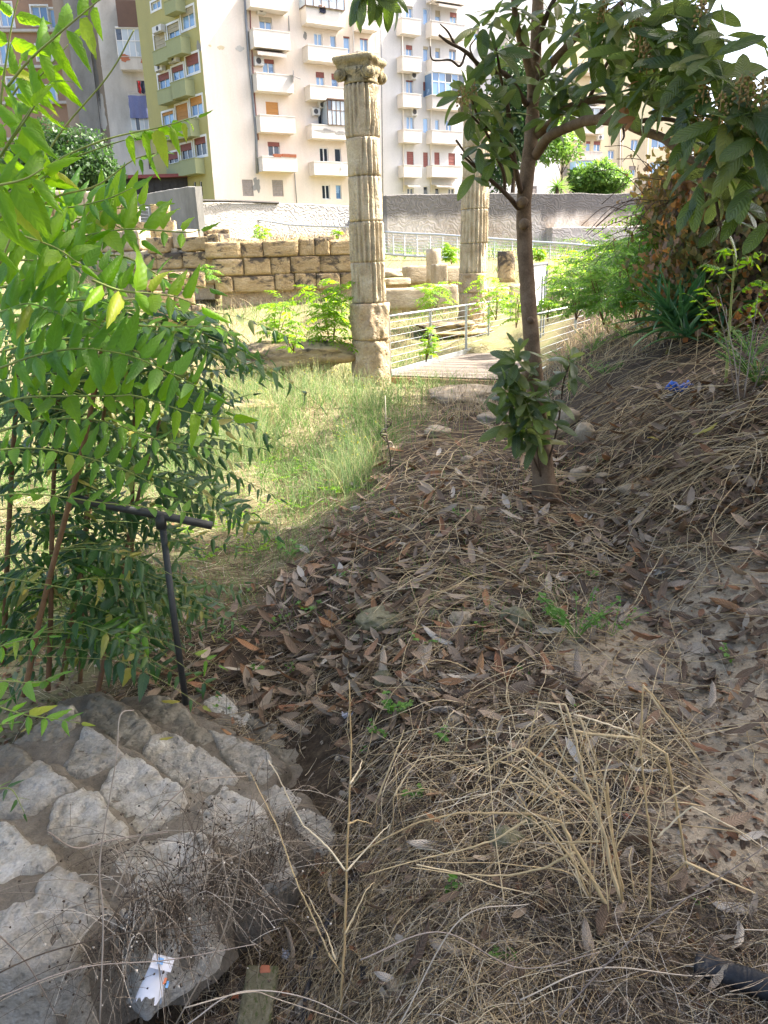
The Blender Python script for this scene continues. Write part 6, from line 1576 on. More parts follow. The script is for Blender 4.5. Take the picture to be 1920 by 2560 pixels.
# knots on the trunk
for k, (x, y, r_) in enumerate([(1318, 935, .030), (1312, 560, .030), (1307, 505, .030), (1326, 800, .022)]):
    p = W(x, y, 5.56); V, F = tube([p + np.array([0, .03, 0]), p + np.array([0, -.045, 0]), p + np.array([0, -.058, 0])], [r_ * 1.3, r_, r_ * .4], 10); build('knot', V, F, M['bark'], tk)
limbs = [
    ([(1338, 390, 5.74), (1372, 343, 5.5), (1420, 318, 5.25), (1480, 300, 5.0), (1555, 305, 4.7), (1600, 325, 4.5), (1660, 347, 4.3), (1705, 385, 4.15), (1760, 420, 4.0), (1830, 480, 3.9)], [.036, .032, .029, .026, .022, .017, .010]),
    ([(1333, 345, 5.78), (1375, 310, 5.7), (1400, 280, 5.6), (1470, 252, 5.4), (1540, 248, 5.2), (1640, 235, 4.9), (1780, 200, 4.5)], [.030, .027, .026, .024, .02, .012]),
    ([(1340, 200, 5.85), (1352, 190, 5.8), (1400, 135, 5.7), (1450, 85, 5.5), (1540, 20, 5.2), (1620, -60, 4.9)], [.034, .03, .024, .02, .014]),
    ([(1332, 240, 5.8), (1325, 180, 5.75), (1303, 105, 5.7), (1288, 40, 5.6), (1280, -80, 5.5)], [.032, .028, .022, .016]),
    ([(1316, 262, 5.8), (1270, 192, 5.6), (1225, 175, 5.45), (1200, 165, 5.35), (1165, 130, 5.2), (1120, 105, 5.1), (1098, 88, 5.0)], [.020, .017, .014, .010, .006]),
    ([(1296, 520, 5.66), (1262, 482, 5.5), (1220, 445, 5.4), (1180, 410, 5.3), (1152, 385, 5.2)], [.018, .014, .010, .005]),
    ([(1302, 480, 5.68), (1285, 400, 5.5), (1272, 290, 5.4), (1262, 230, 5.35), (1252, 190, 5.3), (1240, 120, 5.2)], [.020, .016, .012, .007]),
    ([(1262, 482, 5.5), (1258, 430, 5.45), (1235, 380, 5.35), (1215, 330, 5.25), (1180, 290, 5.1)], [.012, .010, .006]),
    ([(1285, 400, 5.5), (1240, 340, 5.3), (1200, 300, 5.2), (1175, 240, 5.1)], [.010, .008, .005]),
    ([(1336, 170, 5.85), (1350, 90, 5.8), (1375, 20, 5.7), (1420, -60, 5.6)], [.026, .02, .016, .012]),
    ([(1775, 435, 3.97), (1790, 500, 3.95), (1800, 570, 3.95), (1798, 610, 3.95)], [.009, .007, .005]),
    ([(1480, 300, 5.0), (1515, 268, 4.95), (1530, 240, 4.9)], [.009, .006]),
    ([(1575, 312, 4.6), (1620, 300, 4.5), (1680, 300, 4.4), (1760, 330, 4.2), (1850, 330, 4.0)], [.014, .011, .008]),
    ([(1640, 235, 4.9), (1690, 150, 4.7), (1730, 80, 4.5), (1760, 10, 4.3)], [.014, .011, .008]),
    ([(1470, 252, 5.4), (1500, 190, 5.2), (1540, 120, 5.0), (1570, 60, 4.8)], [.014, .011, .007]),
    ([(1352, 1185, 5.55), (1325, 1120, 5.45), (1300, 1030, 5.4), (1290, 950, 5.35)], [.010, .008, .005]), ([(1365, 1180, 5.55), (1395, 1060, 5.5), (1410, 950, 5.45), (1425, 910, 5.4)], [.008, .006, .004]), ([(1352, 1190, 5.5), (1340, 1100, 5.35), (1330, 1020, 5.3)], [.009, .006, .004])]
for k, (p, r_) in enumerate(limbs): limb(p, r_, seed=k, sides=9, mat='bark' if k < 4 else 'bark_dark')
# bare dark twigs at the left tip
for k, p in enumerate([[(1165, 130, 5.2), (1150, 165, 5.15), (1125, 150, 5.1), (1082, 150, 5.05), (1075, 115, 5.0)], [(1140, 118, 5.15), (1120, 80, 5.1), (1100, 60, 5.05)], [(1190, 158, 5.3), (1175, 120, 5.25), (1190, 95, 5.2)], [(1225, 175, 5.45), (1232, 130, 5.4)], [(1200, 165, 5.35), (1180, 195, 5.3), (1160, 205, 5.25)],
                       [(1215, 440, 5.4), (1225, 470, 5.3)], [(1540, 250, 5.2), (1500, 290, 5.1), (1490, 295, 5.1)], [(1555, 305, 4.7), (1560, 340, 4.7), (1552, 355, 4.7)], [(1700, 380, 4.15), (1650, 420, 4.1)], [(1140, 350, 5.2), (1165, 385, 5.2), (1200, 425, 5.3)]]):
    limb(p, [.008, .006, .003], seed=30 + k, sides=6, name='twig', mat='bark_dark')
lb = Counter(); lb.n = 300; lbulk = Bulk(); leafjobs = []
def rosette(px, py, Y, n, L=.23, tilt=.15, sd=0, face=None, down=.35, mat='loq', spread=1.0):
    r_ = np.random.default_rng(sd); c = W(px, py, Y); ax0 = np.array(face if face is not None else [r_.normal(0, .35), -.25 + r_.normal(0, .3), .8]); ax0 /= np.linalg.norm(ax0)
    a = np.cross(ax0, [.3, .9, .1]); a /= np.linalg.norm(a); b = np.cross(ax0, a)
    for k in range(n):
        ph = k * 2.4 + r_.normal(0, .25); el = (1.15 - 1.25 * k / n * spread) + r_.normal(0, .12)
        d = (a * math.cos(ph) + b * math.sin(ph)) * math.cos(el) + ax0 * math.sin(el); d = d + np.array([0, 0, -down * (.3 + k / n)]); d /= np.linalg.norm(d)
        nn_ = ax0 * math.cos(el) - (a * math.cos(ph) + b * math.sin(ph)) * math.sin(el) + r_.normal(0, .15, 3)
        A = axes_from(d[None], nn_[None])[0]; size = L * r_.uniform(.72, 1.12) * (.55 + .45 * min(1, k / 4 + .2))
        leafjobs.append((c + d * .012 + r_.normal(0, .008, 3), A, size, int(r_.integers(0, 6)), mat, Y))
ros = [(1290, 25, 5.6, 9), (1240, 40, 5.3, 9), (1205, 70, 5.3, 7), (1235, 130, 5.2, 9), (1205, 215, 5.3, 7), (1165, 225, 5.1, 9), (1178, 290, 5.1, 8), (1155, 240, 5.0, 6), (1215, 260, 5.2, 8), (1250, 285, 5.3, 7), (1235, 320, 5.3, 7), (1200, 370, 5.2, 8), (1240, 395, 5.3, 8), (1260, 340, 5.4, 6), (1270, 215, 5.4, 7), (1185, 440, 5.3, 4),
       (1225, 165, 5.3, 6), (1285, 120, 5.6, 7), (1310, 60, 5.7, 7), (1375, 30, 5.7, 7), (1390, 60, 5.6, 6), (1405, 195, 5.5, 8), (1385, 235, 5.5, 8), (1395, 270, 5.5, 8), (1430, 215, 5.4, 7), (1420, 290, 5.4, 8), (1455, 255, 5.3, 7), (1365, 195, 5.6, 5), (1370, 300, 5.6, 6), (1350, 210, 5.7, 5),
       (1495, 40, 4.8, 10), (1520, 90, 4.7, 10), (1475, 110, 4.9, 10), (1500, 150, 4.7, 9), (1560, 60, 4.6, 10), (1600, 30, 4.5, 10), (1640, 70, 4.3, 10), (1560, 130, 4.5, 11), (1610, 140, 4.3, 11), (1590, 190, 4.3, 10), (1530, 210, 4.6, 10), (1560, 250, 4.5, 9), (1625, 235, 4.2, 11), (1660, 160, 4.1, 11), (1700, 60, 4.2, 11), (1690, 110, 4.1, 10), (1730, 90, 4.0, 10), (1770, 45, 4.0, 10), (1735, 160, 3.9, 11), (1690, 210, 4.0, 11), (1760, 215, 3.8, 11), (1655, 280, 4.1, 8), (1710, 275, 3.9, 10), (1600, 255, 4.3, 7),
       (1780, 150, 3.8, 9), (1800, 230, 3.7, 11), (1755, 300, 3.8, 11), (1810, 300, 3.6, 11), (1850, 240, 3.6, 10), (1880, 280, 3.5, 10), (1905, 220, 3.6, 9), (1840, 360, 3.6, 11), (1890, 350, 3.5, 11), (1790, 370, 3.7, 9), (1730, 350, 3.9, 8), (1930, 300, 3.5, 10), (1870, 430, 3.6, 7), (1910, 470, 3.5, 8), (1830, 460, 3.8, 5), (1915, 550, 3.6, 6),
       (1700, 430, 4.1, 5), (1745, 450, 4.0, 6), (1800, 420, 3.8, 8), (1800, 560, 3.95, 7), (1795, 500, 3.95, 7), (1760, 480, 4.0, 6), (1840, 520, 3.8, 6), (1640, 20, 4.3, 9), (1730, 10, 4.1, 9), (1550, 0, 4.7, 9), (1440, 10, 5.2, 8), (1420, 90, 5.4, 8), (1455, 60, 5.2, 8), (1810, 90, 3.9, 6)]
for k, (x, y, Y, n_) in enumerate(ros): rosette(x, y, Y, n_ if x < 1470 else n_ - 2, .205 if x < 1460 else .235, sd=500 + k, down=.62)
for k, (x, y, Y, n_) in enumerate([(930, -20, 4.9, 8), (905, -35, 4.9, 6), (975, -30, 5.0, 5), (1300, 880, 5.35, 8), (1285, 930, 5.3, 9), (1320, 950, 5.3, 7), (1300, 990, 5.25, 9), (1275, 1010, 5.3, 8), (1262, 975, 5.2, 7), (1310, 1010, 5.2, 8), (1290, 905, 5.25, 7), (1270, 1060, 5.3, 7), (1320, 1080, 5.25, 7), (1330, 1040, 5.2, 7), (1290, 1070, 5.3, 6), (1345, 1110, 5.3, 4), (1340, 1000, 5.3, 6), (1425, 905, 5.4, 5), (1418, 930, 5.4, 4), (1380, 1000, 5.4, 5), (1310, 1100, 5.35, 5), (1400, 960, 5.4, 3), (1385, 1060, 5.4, 3)]):
    rosette(x, y, Y, n_ + 3, .20 if k < 3 else .20, sd=900 + k, down=1.4 if k < 3 else .55)
for k, (x, y, Y) in enumerate([(1590, 290, 4.2), (1575, 280, 4.2), (1618, 200, 4.0), (1640, 330, 4.1), (1590, 300, 4.25)]): rosette(x, y, Y, 1, .15, sd=950 + k, down=2.5, mat='loq_dead')
leafjobs.sort(key=lambda j: j[5])
for (p, A, s, k, mt, Y) in leafjobs:
    if lb.n > 0: place_leaf(lt, 'leaf', leafmesh('loquat_%d' % k, LOQ[k], mt), p, A, s); lb.n -= 1
    else: lbulk.add(p, A, s, k)
o = lbulk.build('leaves', LOQ, 'loq', lt); o['kind'] = 'stuff'
# the crown going on above and to the right of the picture (it shades the ground)
r_ = np.random.default_rng(77); cb = Bulk()
for k in range(260):
    th = r_.uniform(0, 6.28); rad = 2.2 * math.sqrt(r_.uniform(0, 1)); c = np.array([2.6 + rad * math.cos(th), 4.9 + rad * .9 * math.sin(th), 4.3 + .9 * (1 - (rad / 2.2) ** 2) * r_.uniform(-.3, 1)])
    for q in range(8):
        d = r_.normal(0, 1, 3); d[2] = abs(d[2]) * .3 - .2; d /= np.linalg.norm(d); A = axes_from(d[None], (np.array([0, 0, 1.]) + r_.normal(0, .4, 3))[None])[0]; cb.add(c + d * .02, A, r_.uniform(.17, .26), q)
o = cb.build('upper_leaves', LOQs, 'loq', lt); o['kind'] = 'stuff'
V, F = tube(spline([W(1370, -420, 6.1), np.array([2.3, 5.6, 4.4]), np.array([3.0, 5.0, 4.9])], 20), np.linspace(.03, .012, 20), 7); build('branch', V, F, M['bark'], lt)
# flower panicles
for k, (x, y, Y) in enumerate([(1500, 15, 4.75), (1510, 40, 4.7), (1600, 110, 4.25), (1612, 145, 4.2), (1618, 160, 4.2), (1758, 245, 3.75), (1800, 280, 3.6), (1745, 300, 3.8), (1850, 240, 3.55), (1870, 235, 3.55), (1155, 250, 5.0), (1180, 235, 5.1), (1752, 45, 4.0), (1590, 70, 4.5), (1905, 245, 3.5), (1720, 290, 3.9)]):
    c = W(x, y, Y - .06); mb = MB()
    for q in range(22):
        f = q / 22; a_ = q * 2.4; p = c + np.array([.035 * (1 - f * .6) * math.cos(a_), .035 * (1 - f * .6) * math.sin(a_), .10 * f - .03]); V, F = tube([p - np.array([0, 0, .006]), p, p + np.array([0, 0, .006])], [.003, .0075, .003], 5); mb.add(V, F)
    mb.tube([c + np.array([0, 0, -.05]), c + np.array([0, 0, .08])], .003, 4); mb.build('flower_cluster', M['flower'], lt, smooth=True)

# ============================================================ CROWNED TREES (far, and unseen ones placed beyond the frame to shade the ground)
def cloud_leaves(c, rad, n, size, mat, root, sd=0, shells=18, name='crown', shapes=QUADL, flat=1.0):
    r_ = np.random.default_rng(sd); bl = Bulk(); c = np.array(c, float); rad = np.array(rad, float)
    lob = r_.normal(0, 1, (shells, 3)); lob /= np.linalg.norm(lob, axis=1, keepdims=True); lob = c + lob * rad * r_.uniform(.35, .78, (shells, 1)); lr = rad * .40
    kk = r_.integers(0, shells, n); d = r_.normal(0, 1, (n, 3)); d /= np.linalg.norm(d, axis=1, keepdims=True)
    p = lob[kk] + d * lr * (r_.uniform(.35, 1.0, (n, 1)) ** .5) * (1 + .7 * fbm(d[:, 0] * 2 + kk, d[:, 1] * 2, d[:, 2] * 2, sd, 3)[:, None])
    dd = d + r_.normal(0, .8, (n, 3)); dd[:, 2] -= .3; up_ = d + r_.normal(0, .5, (n, 3)) + np.array([0, 0, .5])
    A = axes_from(dd, up_); bl.extend(p, A, r_.uniform(.7, 1.3, n) * size, r_.integers(0, 2, n), r_.random(n))
    return bl.build(name, shapes, mat, root)
def tree(name, base, h, rad, label, n=3500, size=.28, mat='treeleaf', sd=0, tr=.16, czf=.62):
    base = np.array(base, float); root = empty(name, base, label, 'tree'); top = base + np.array([0, 0, h * .75])
    V, F = tube(spline([base - np.array([0, 0, .2]), base + np.array([.1, 0, h * .3]), top], 12), np.linspace(tr, tr * .4, 12), 9, True, .1, sd); tk_ = build('trunk', V, F, M['bark_dark'], root)
    r_ = random.Random(sd)
    for k in range(5):
        a_ = r_.uniform(0, 6.28); P = spline([base + np.array([.05, 0, h * .35]), base + np.array([math.cos(a_) * rad[0] * .4, math.sin(a_) * rad[1] * .4, h * .55]), base + np.array([math.cos(a_) * rad[0] * .75, math.sin(a_) * rad[1] * .75, h * .75])], 8)
        V, F = tube(P, np.linspace(tr * .5, tr * .15, 8), 6); build('branch', V, F, M['bark_dark'], tk_)
    cloud_leaves(base + np.array([0, 0, h * czf]), rad, n, size, mat, root, sd); return root
b = W(160, 560, 50); b[2] = 3.6
tree('dark_tree', W(165, 520, 50) - np.array([0, 0, 2.1]), 6.4, (3.5, 3.0, 2.7), 'dark round tree in front of the blue canopy at the left', 13000, .24, sd=3, czf=.64)
tree('dark_tree', np.array([*W(1280, 480, 54)[:2], 5.4]), 9.2, (2.6, 2.4, 4.2), 'tall dark tree behind the retaining wall between column and trunk', 13000, .24, sd=4, czf=.60)
tree('slender_tree', np.array([*W(1400, 480, 56)[:2], 5.4]), 5.8, (1.9, 1.6, 1.8), 'slender light green tree behind the retaining wall right of the trunk', 1600, .26, 'bushleaf', sd=5, tr=.06, czf=.72)
rt_ = empty('garden_bush', np.array([*W(1500, 490, 54)[:2], 5.6]), 'bright rounded bush behind the retaining wall', 'bush'); cloud_leaves(W(1500, 456, 54), (2.0, 1.5, 1.25), 6000, .24, 'bushleaf', rt_, 6, name='foliage')
rt_ = empty('garden_bush', np.array([*W(1460, 490, 55)[:2], 5.6]), 'dark rounded bush behind the left part of the bright one', 'bush'); cloud_leaves(W(1462, 455, 55), (1.0, 1.0, 1.2), 2500, .24, 'treeleaf', rt_, 7, name='foliage')
# palm-like yucca over the wall
py_ = empty('palm', np.array([*W(1393, 492, 52)[:2], 5.5]), 'spiky palm-like plant peeping over the retaining wall', 'palm')
V, F = tube([W(1393, 500, 52), W(1393, 468, 52)], .12, 8); build('trunk', V, F, M['bark_dark'], py_)
SW = [leaf_shape(1, .055, 8, 2, lambda u: (1 - u) ** .5 * min(1, .5 + u * 3), .5, .12 + .25 * k, 0, 0, k) for k in range(4)]
r_ = np.random.default_rng(8)
for k in range(90):
    d = r_.normal(0, 1, 3); d[2] = d[2] * .8 + .25; d /= np.linalg.norm(d); A = axes_from(d[None], np.array([[0, 0, 1.0]]))[0]
    place_leaf(py_, 'leaf', leafmesh('sword_%d' % (k % 4), SW[k % 4], 'bushleaf'), W(1393, 468, 52), A, r_.uniform(.8, 1.35))
# unseen trees added beyond the right edge to throw shade over the foreground
sh_pts = [(6.9, 6.2, 7.6, (2.4, 2.6, 1.9)), (8.2, 10.6, 8.0, (2.4, 2.6, 2.0)), (9.6, 14.0, 8.0, (2.2, 2.2, 2.0)), (5.6, 2.6, 7.2, (2.3, 2.4, 1.7)), (8.8, 7.5, 9.6, (2.6, 2.8, 2.4)), (4.4, -.6, 7.0, (2.6, 2.2, 1.7)), (10.2, 11.5, 10.0, (2.6, 2.8, 2.2)), (7.4, 3.5, 9.4, (2.6, 2.6, 2.4)), (6.6, .2, 9.0, (2.6, 2.4, 2.2))]
proto = None
for k, (x, y, h, rad) in enumerate(sh_pts):
    tree('shade_tree', (x, y, float(Hs(x, y))), h, rad, 'unseen broad tree added for shade beyond the right edge, %s' % ['one level with the loquat', 'one level with the blue bag and yucca', 'farthest one', 'one just right of the black pipe', 'tall one behind the loquat level', 'nearest one behind the viewer', 'tallest far one', 'tall one right of the sandy path', 'tall one behind the viewer'][k], 5200 if y < 9 else 3000, .34, sd=20 + k, tr=.2, czf=.80)['group'] = 'unseen shade trees beyond the right edge'

# ============================================================ VINE THICKET (right)
vt = empty('vine_thicket', W(1800, 760, 9.0), 'thicket of wilting brown and orange vine leaves on the right bank', 'vine')
VL = [leaf_shape(1, 1.0, 3, 2, lambda u: math.sin(math.pi * (u * .92 + .06)) ** .6 * (.75 + .3 * math.cos(u * 9)), .25, .4, .4 * k, .03, k) for k in range(3)]
r_ = np.random.default_rng(12); hummocks = [((1690, 560, 10.2), (.55, .5, .6)), ((1740, 500, 9.8), (.7, .6, .6)), ((1800, 560, 9.2), (.9, .6, 1.0)), ((1880, 520, 9.0), (.9, .7, 1.1)), ((1790, 640, 9.6), (.7, .5, .6)), ((1900, 660, 8.6), (.8, .6, .9)),  ((1810, 450, 9.6), (.9, .6, .5)), ((1950, 580, 8.8), (1.0, .7, 1.2)), ((1760, 740, 9.4), (.8, .5, .5)), ((1860, 740, 9.0), (.9, .5, .6)), ((1650, 500, 10.4), (.3, .3, .3))]
P = []; N_ = []
for (c, rd) in hummocks:
    n_ = int(3300 * rd[0] * rd[2]); d = r_.normal(0, 1, (n_, 3)); d[:, 1] = -np.abs(d[:, 1]); d /= np.linalg.norm(d, axis=1, keepdims=True)
    sprd = np.where(r_.random((n_, 1)) < .22, r_.uniform(.1, .45, (n_, 1)), 0)
    pc_ = W(*c); q = pc_ + d * np.array(rd) * (.86 + .9 * fbm(d[:, 0] * 2.6 + c[0], d[:, 1] * 2.6, d[:, 2] * 2.6, 5, 3)[:, None] + r_.uniform(-.22, .08, (n_, 1)) + sprd); P.append(q); N_.append(d)
P = np.concatenate(P); N_ = np.concatenate(N_); n_ = len(P)
dd = np.stack([r_.normal(0, .6, n_), r_.normal(0, .3, n_), -np.abs(r_.normal(.8, .3, n_))], -1); A = axes_from(dd, N_ + r_.normal(0, .45, (n_, 3)))
bl = Bulk(); patchr = np.clip(.5 + .6 * fbm(P[:, 0] * 1.6, P[:, 1] * 1.6, P[:, 2] * 1.6, 44, 3) * 1.3 + r_.normal(0, .2, n_), .01, .99)
order = np.argsort(P[:, 1])
for q in order[:0]: pass
bl.extend(P, A, r_.uniform(.05, .10, n_), r_.integers(0, 3, n_), patchr)
o = bl.build('leaves', VL, 'vine', vt); o['kind'] = 'stuff'
# dangling runners
for k in range(46):
    c = W(r_.uniform(1560, 1900), r_.uniform(430, 600), r_.uniform(8.8, 10)); e = c + np.array([r_.uniform(-.8, .1), r_.uniform(-.2, .1), r_.uniform(-.5, .3)])
    V, F = tube(spline([c, (c + e) / 2 + np.array([0, 0, .12]), e], 10), .004, 4); bq_ = build('runner', V, F, M['bark_dark'], vt)
# hidden bank body behind the vine leaves: an earth slope
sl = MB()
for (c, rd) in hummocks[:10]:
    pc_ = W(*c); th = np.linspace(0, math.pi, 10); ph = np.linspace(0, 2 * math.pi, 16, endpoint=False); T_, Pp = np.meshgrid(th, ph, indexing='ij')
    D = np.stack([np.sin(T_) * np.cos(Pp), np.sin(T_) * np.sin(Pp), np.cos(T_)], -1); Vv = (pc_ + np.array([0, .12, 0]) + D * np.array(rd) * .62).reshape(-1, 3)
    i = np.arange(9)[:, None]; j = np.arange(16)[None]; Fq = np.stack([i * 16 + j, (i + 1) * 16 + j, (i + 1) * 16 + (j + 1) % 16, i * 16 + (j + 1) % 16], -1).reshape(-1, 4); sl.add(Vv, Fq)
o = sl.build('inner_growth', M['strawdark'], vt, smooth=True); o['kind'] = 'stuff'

# ============================================================ YUCCA
yu = empty('yucca', W(1700, 830, 8.4), 'dark green yucca with fans of sword leaves on the right bank', 'yucca')
YL = [leaf_shape(1, .085, 8, 2, lambda u: (1 - u) ** .45 * min(1, .55 + u * 2.2), .55, .05 + .14 * k, 0, 0, k) for k in range(4)]
r_ = np.random.default_rng(9)
for (cx, cy, Y, n_, L) in [(1690, 820, 8.3, 30, .72), (1745, 800, 8.6, 26, .75), (1720, 765, 8.9, 24, .8), (1790, 770, 8.9, 26, .9), (1655, 800, 8.4, 12, .6), (1710, 840, 8.1, 14, .5), (1820, 740, 9.0, 14, .75)]:
    for k in range(n_):
        a_ = r_.uniform(0, 6.28); el = r_.uniform(.25, 1.45) if k % 5 else r_.uniform(-.2, .3); d = np.array([math.cos(a_) * math.cos(el), math.sin(a_) * math.cos(el), math.sin(el)])
        A = axes_from(d[None], np.array([[0, 0, 1.0]]) + r_.normal(0, .2, (1, 3)))[0]
        place_leaf(yu, 'leaf', leafmesh('yucca_%d' % (k % 4), YL[int(r_.integers(0, 2)) if el > .4 else 2 + int(r_.integers(0, 2))], 'yuccaleaf'), W(cx, cy, Y) + r_.normal(0, .03, 3), A, L * r_.uniform(.75, 1.15))

# ============================================================ GROUND COVER
def sample_px(n, x0, x1, y0, y1, sd, dens=None):
    """points on the ground whose density is even in the picture area given (near ones are denser in metres)"""
    r_ = np.random.default_rng(sd); X = r_.uniform(x0, x1, n); Y = r_.uniform(y0, y1, n)
    a = (X - 960) / FPX; b = (1280 - Y) / FPX
    D = _f[None] + a[:, None] * _r + b[:, None] * _u
    t = np.full(n, .5)
    lo = np.full(n, .4); hit = np.zeros(n, bool); hi = np.full(n, 60.0); t = lo.copy()
    for _ in range(260):
        p = CAM + D * t[:, None]; below = p[:, 2] < H(p[:, 0], p[:, 1]); new = below & ~hit; hi[new] = t[new]; hit |= below
        lo = np.where(hit, lo, t); t = np.where(hit, t, t * 1.022)
    for _ in range(12):
        m_ = (lo + hi) / 2; p = CAM + D * m_[:, None]; bel = p[:, 2] < H(p[:, 0], p[:, 1]); hi = np.where(bel, m_, hi); lo = np.where(bel, lo, m_)
    p = CAM + D * hi[:, None]; ok = hit & (hi < 45)
    if dens is not None: ok &= r_.random(n) < dens(X, Y, p)
    return p[ok], X[ok], Y[ok]
def lit(X, Y):
    """1 in the sunny meadow: left of the shade line in plan (used for which plants grow)"""
    return None
def on_steps(P): return (P[:, 0] < -.22) & (P[:, 1] < 2.95) & (P[:, 1] > 1.25) & (P[:, 0] < -.9 + (P[:, 1] - 1.2) * .62)

def strands(P, L, rad, lift, mat, name, sd, label, S=6, curve=.35, sides=3, flat=.75, drop=True, rnd=None, tilt=None):
    """curved dry stems resting on the ground"""
    n = len(P); r_ = np.random.default_rng(sd); az = r_.uniform(0, 2 * np.pi, n); t = np.linspace(0, 1, S)
    k = r_.normal(0, curve, n) * 2.5
    th = az[:, None] + k[:, None] * (t[None] - .5) * (r_.random((n, 1)) < .6) + np.cumsum(r_.normal(0, .22, (n, S)) * (r_.random((n, S)) < .5), 1)
    el = (r_.uniform(0, 1, n) ** 2) * lift
    dx = np.cos(th) * L[:, None] / S; dy = np.sin(th) * L[:, None] / S
    X = P[:, 0:1] + np.cumsum(dx, 1); Y = P[:, 1:2] + np.cumsum(dy, 1)
    X -= (X[:, -1:] - P[:, 0:1]) / 2; Y -= (Y[:, -1:] - P[:, 1:2]) / 2
    gz = H(X, Y)
    arch = np.sin(np.pi * np.clip(t[None] * r_.uniform(.6, 1.1, (n, 1)), 0, 1)) * el[:, None] * L[:, None]
    Z = gz + .004 + arch + r_.uniform(0, .018, (n, 1))
    PP = np.stack([X, Y, Z], -1); RR = rad[:, None] * (1 - .6 * t[None])
    V, F = tubes_np(PP, RR, sides); rn = np.repeat(r_.random(n) if rnd is None else rnd, S * sides)
    o = build(name, V, F, M[mat], org=(0, 0, 0), rnd=rn); tag(o, label, kind='stuff'); return o
def upright(P, Hh, rad, mat, name, sd, label, S=5, lean=.35, sides=3, bend=.5, rnd=None, clump=0):
    n = len(P); r_ = np.random.default_rng(sd); az = r_.uniform(0, 2 * np.pi, n); t = np.linspace(0, 1, S)[None]
    le = np.abs(r_.normal(0, lean, n))[:, None]; X = P[:, 0:1] + np.cos(az)[:, None] * Hh[:, None] * (le * t + bend * le * t * t); Y = P[:, 1:2] + np.sin(az)[:, None] * Hh[:, None] * (le * t + bend * le * t * t)
    Z = H(P[:, 0], P[:, 1])[:, None] - .01 + Hh[:, None] * (t - .35 * le * t * t)
    PP = np.stack([X, Y, Z], -1); V, F = tubes_np(PP, rad[:, None] * (1.05 - t), sides)
    o = build(name, V, F, M[mat], org=(0, 0, 0), rnd=np.repeat(r_.random(n) if rnd is None else rnd, S * sides)); tag(o, label, kind='stuff'); return o

def deckfree(p):
    a = p[:, :2] - A0[:2]; u = a @ dirL[:2]; v = a @ perp[:2]
    return ~((u > -1.1) & (u < 9.6) & (v > -.15) & (v < WD + .15))
# --- dead leaves under the loquat
def leafdens(X, Y, p):
    d = np.clip(1.15 - np.hypot((p[:, 0] - 1.5) / 3.6, (p[:, 1] - 5.0) / 3.8), 0, 1)
    return np.clip(d * 1.5, 0.03, 1) * (.10 + .90 * sm(2.0, 3.3, p[:, 1])) * (1 - .9 * meadow(p)) * (1 - .75 * pathm(p)) * (~on_steps(p)) * (.35 + .65 * sm(-.25, .25, fbm(p[:, 0] * 2.2, p[:, 1] * 2.2, 0, 33, 3)))
P, X, Y = sample_px(21000, -60, 1980, 900, 2580, 1, leafdens)
r_ = np.random.default_rng(2); n = len(P); N_ = Hn(P[:, 0], P[:, 1]) + r_.normal(0, .38, (n, 3)); az = r_.uniform(0, 2 * np.pi, n)
A = axes_from(np.stack([np.cos(az), np.sin(az), r_.normal(0, .15, n)], -1), N_); sz = r_.uniform(.05, .16, n); sz *= np.where(P[:, 1] < 2.6, .8, 1.0)
P2 = P + np.array([0, 0, 1.0]) * (r_.uniform(.003, .035, n))[:, None]; P2 = P2 - A[:, 0] * sz[:, None] / 2
big = sz / P[:, 1]; order = np.argsort(-big); top = order[:260]; rest = order[260:]
for q, k in enumerate(top):
    o = place_leaf(None, 'fallen_leaf', leafmesh('deadleaf_%d' % (q % 6), DEADL[q % 6], 'deadleaf'), P2[k], A[k], sz[k])
    tag(o, 'curled dry brown loquat leaf lying in the litter', 'fallen leaf', 'dry loquat leaves in the litter')
rl = r_.random(len(rest)); warm = (r_.random(len(rest)) < .5 * sm(.9, 1.8, P[rest, 0])); rl = np.where(warm, r_.uniform(.70, .90, len(rest)), rl)
bl = Bulk(); bl.extend(P2[rest], A[rest], sz[rest], r_.integers(0, 3, len(rest)), rl); o = bl.build('leaf_litter', DEADs, 'deadleaf', None, (0, 0, 0)); tag(o, 'layer of brown fallen leaves under the loquat', kind='stuff')
# singled-out leaves
def one_leaf(px, py, L, label, mat, k, az, up=.02, nrm=(0, 0, 1), z=None, name='fallen_leaf'):
    p = G(px, py) if z is None else onz(px, py, z); d = np.array([math.cos(az), math.sin(az), .12]); A = axes_from(d[None], np.array([nrm], float))[0]
    o = place_leaf(None, name, leafmesh('deadleaf_%d' % k, DEADL[k], mat), p + np.array([0, 0, up]) - A[0] * L / 2, A, L); tag(o, label, 'fallen leaf')
one_leaf(418, 1862, .062, 'small yellow leaf lying on the upper stone step', 'yellowleaf', 4, -.2, .028, z=-.10)
one_leaf(428, 1762, .085, 'yellow green leaf at the top edge of the steps by the handrail foot', 'yellowleaf', 1, .1, .03, z=-.24)
one_leaf(68, 1838, .05, 'yellowing leaf on the steps below the left fronds', 'yellowleaf', 4, .9, .03, z=-.10)
one_leaf(1855, 1850, .125, 'rusty red curled leaf on the sandy path at the right edge', 'deadleaf', 2, -.15, .035)
one_leaf(1760, 1098, .17, 'large yellow brown leaf in the straw right of the trunk', 'yellowleaf', 0, .1, .05)
one_leaf(1640, 1105, .13, 'dull ochre leaf left of the large yellow brown one', 'yellowleaf', 3, -.3, .04)
one_leaf(1365, 1245, .10, 'small yellow leaf at the foot of the trunk', 'yellowleaf', 1, .5, .03)
one_leaf(1170, 1440, .16, 'long pale green dried leaf in the litter', 'yellowleaf', 5, 2.1, .03)
one_leaf(1060, 1470, .15, 'bright rusty leaf above the large grey rock', 'deadleaf', 2, .1, .05)
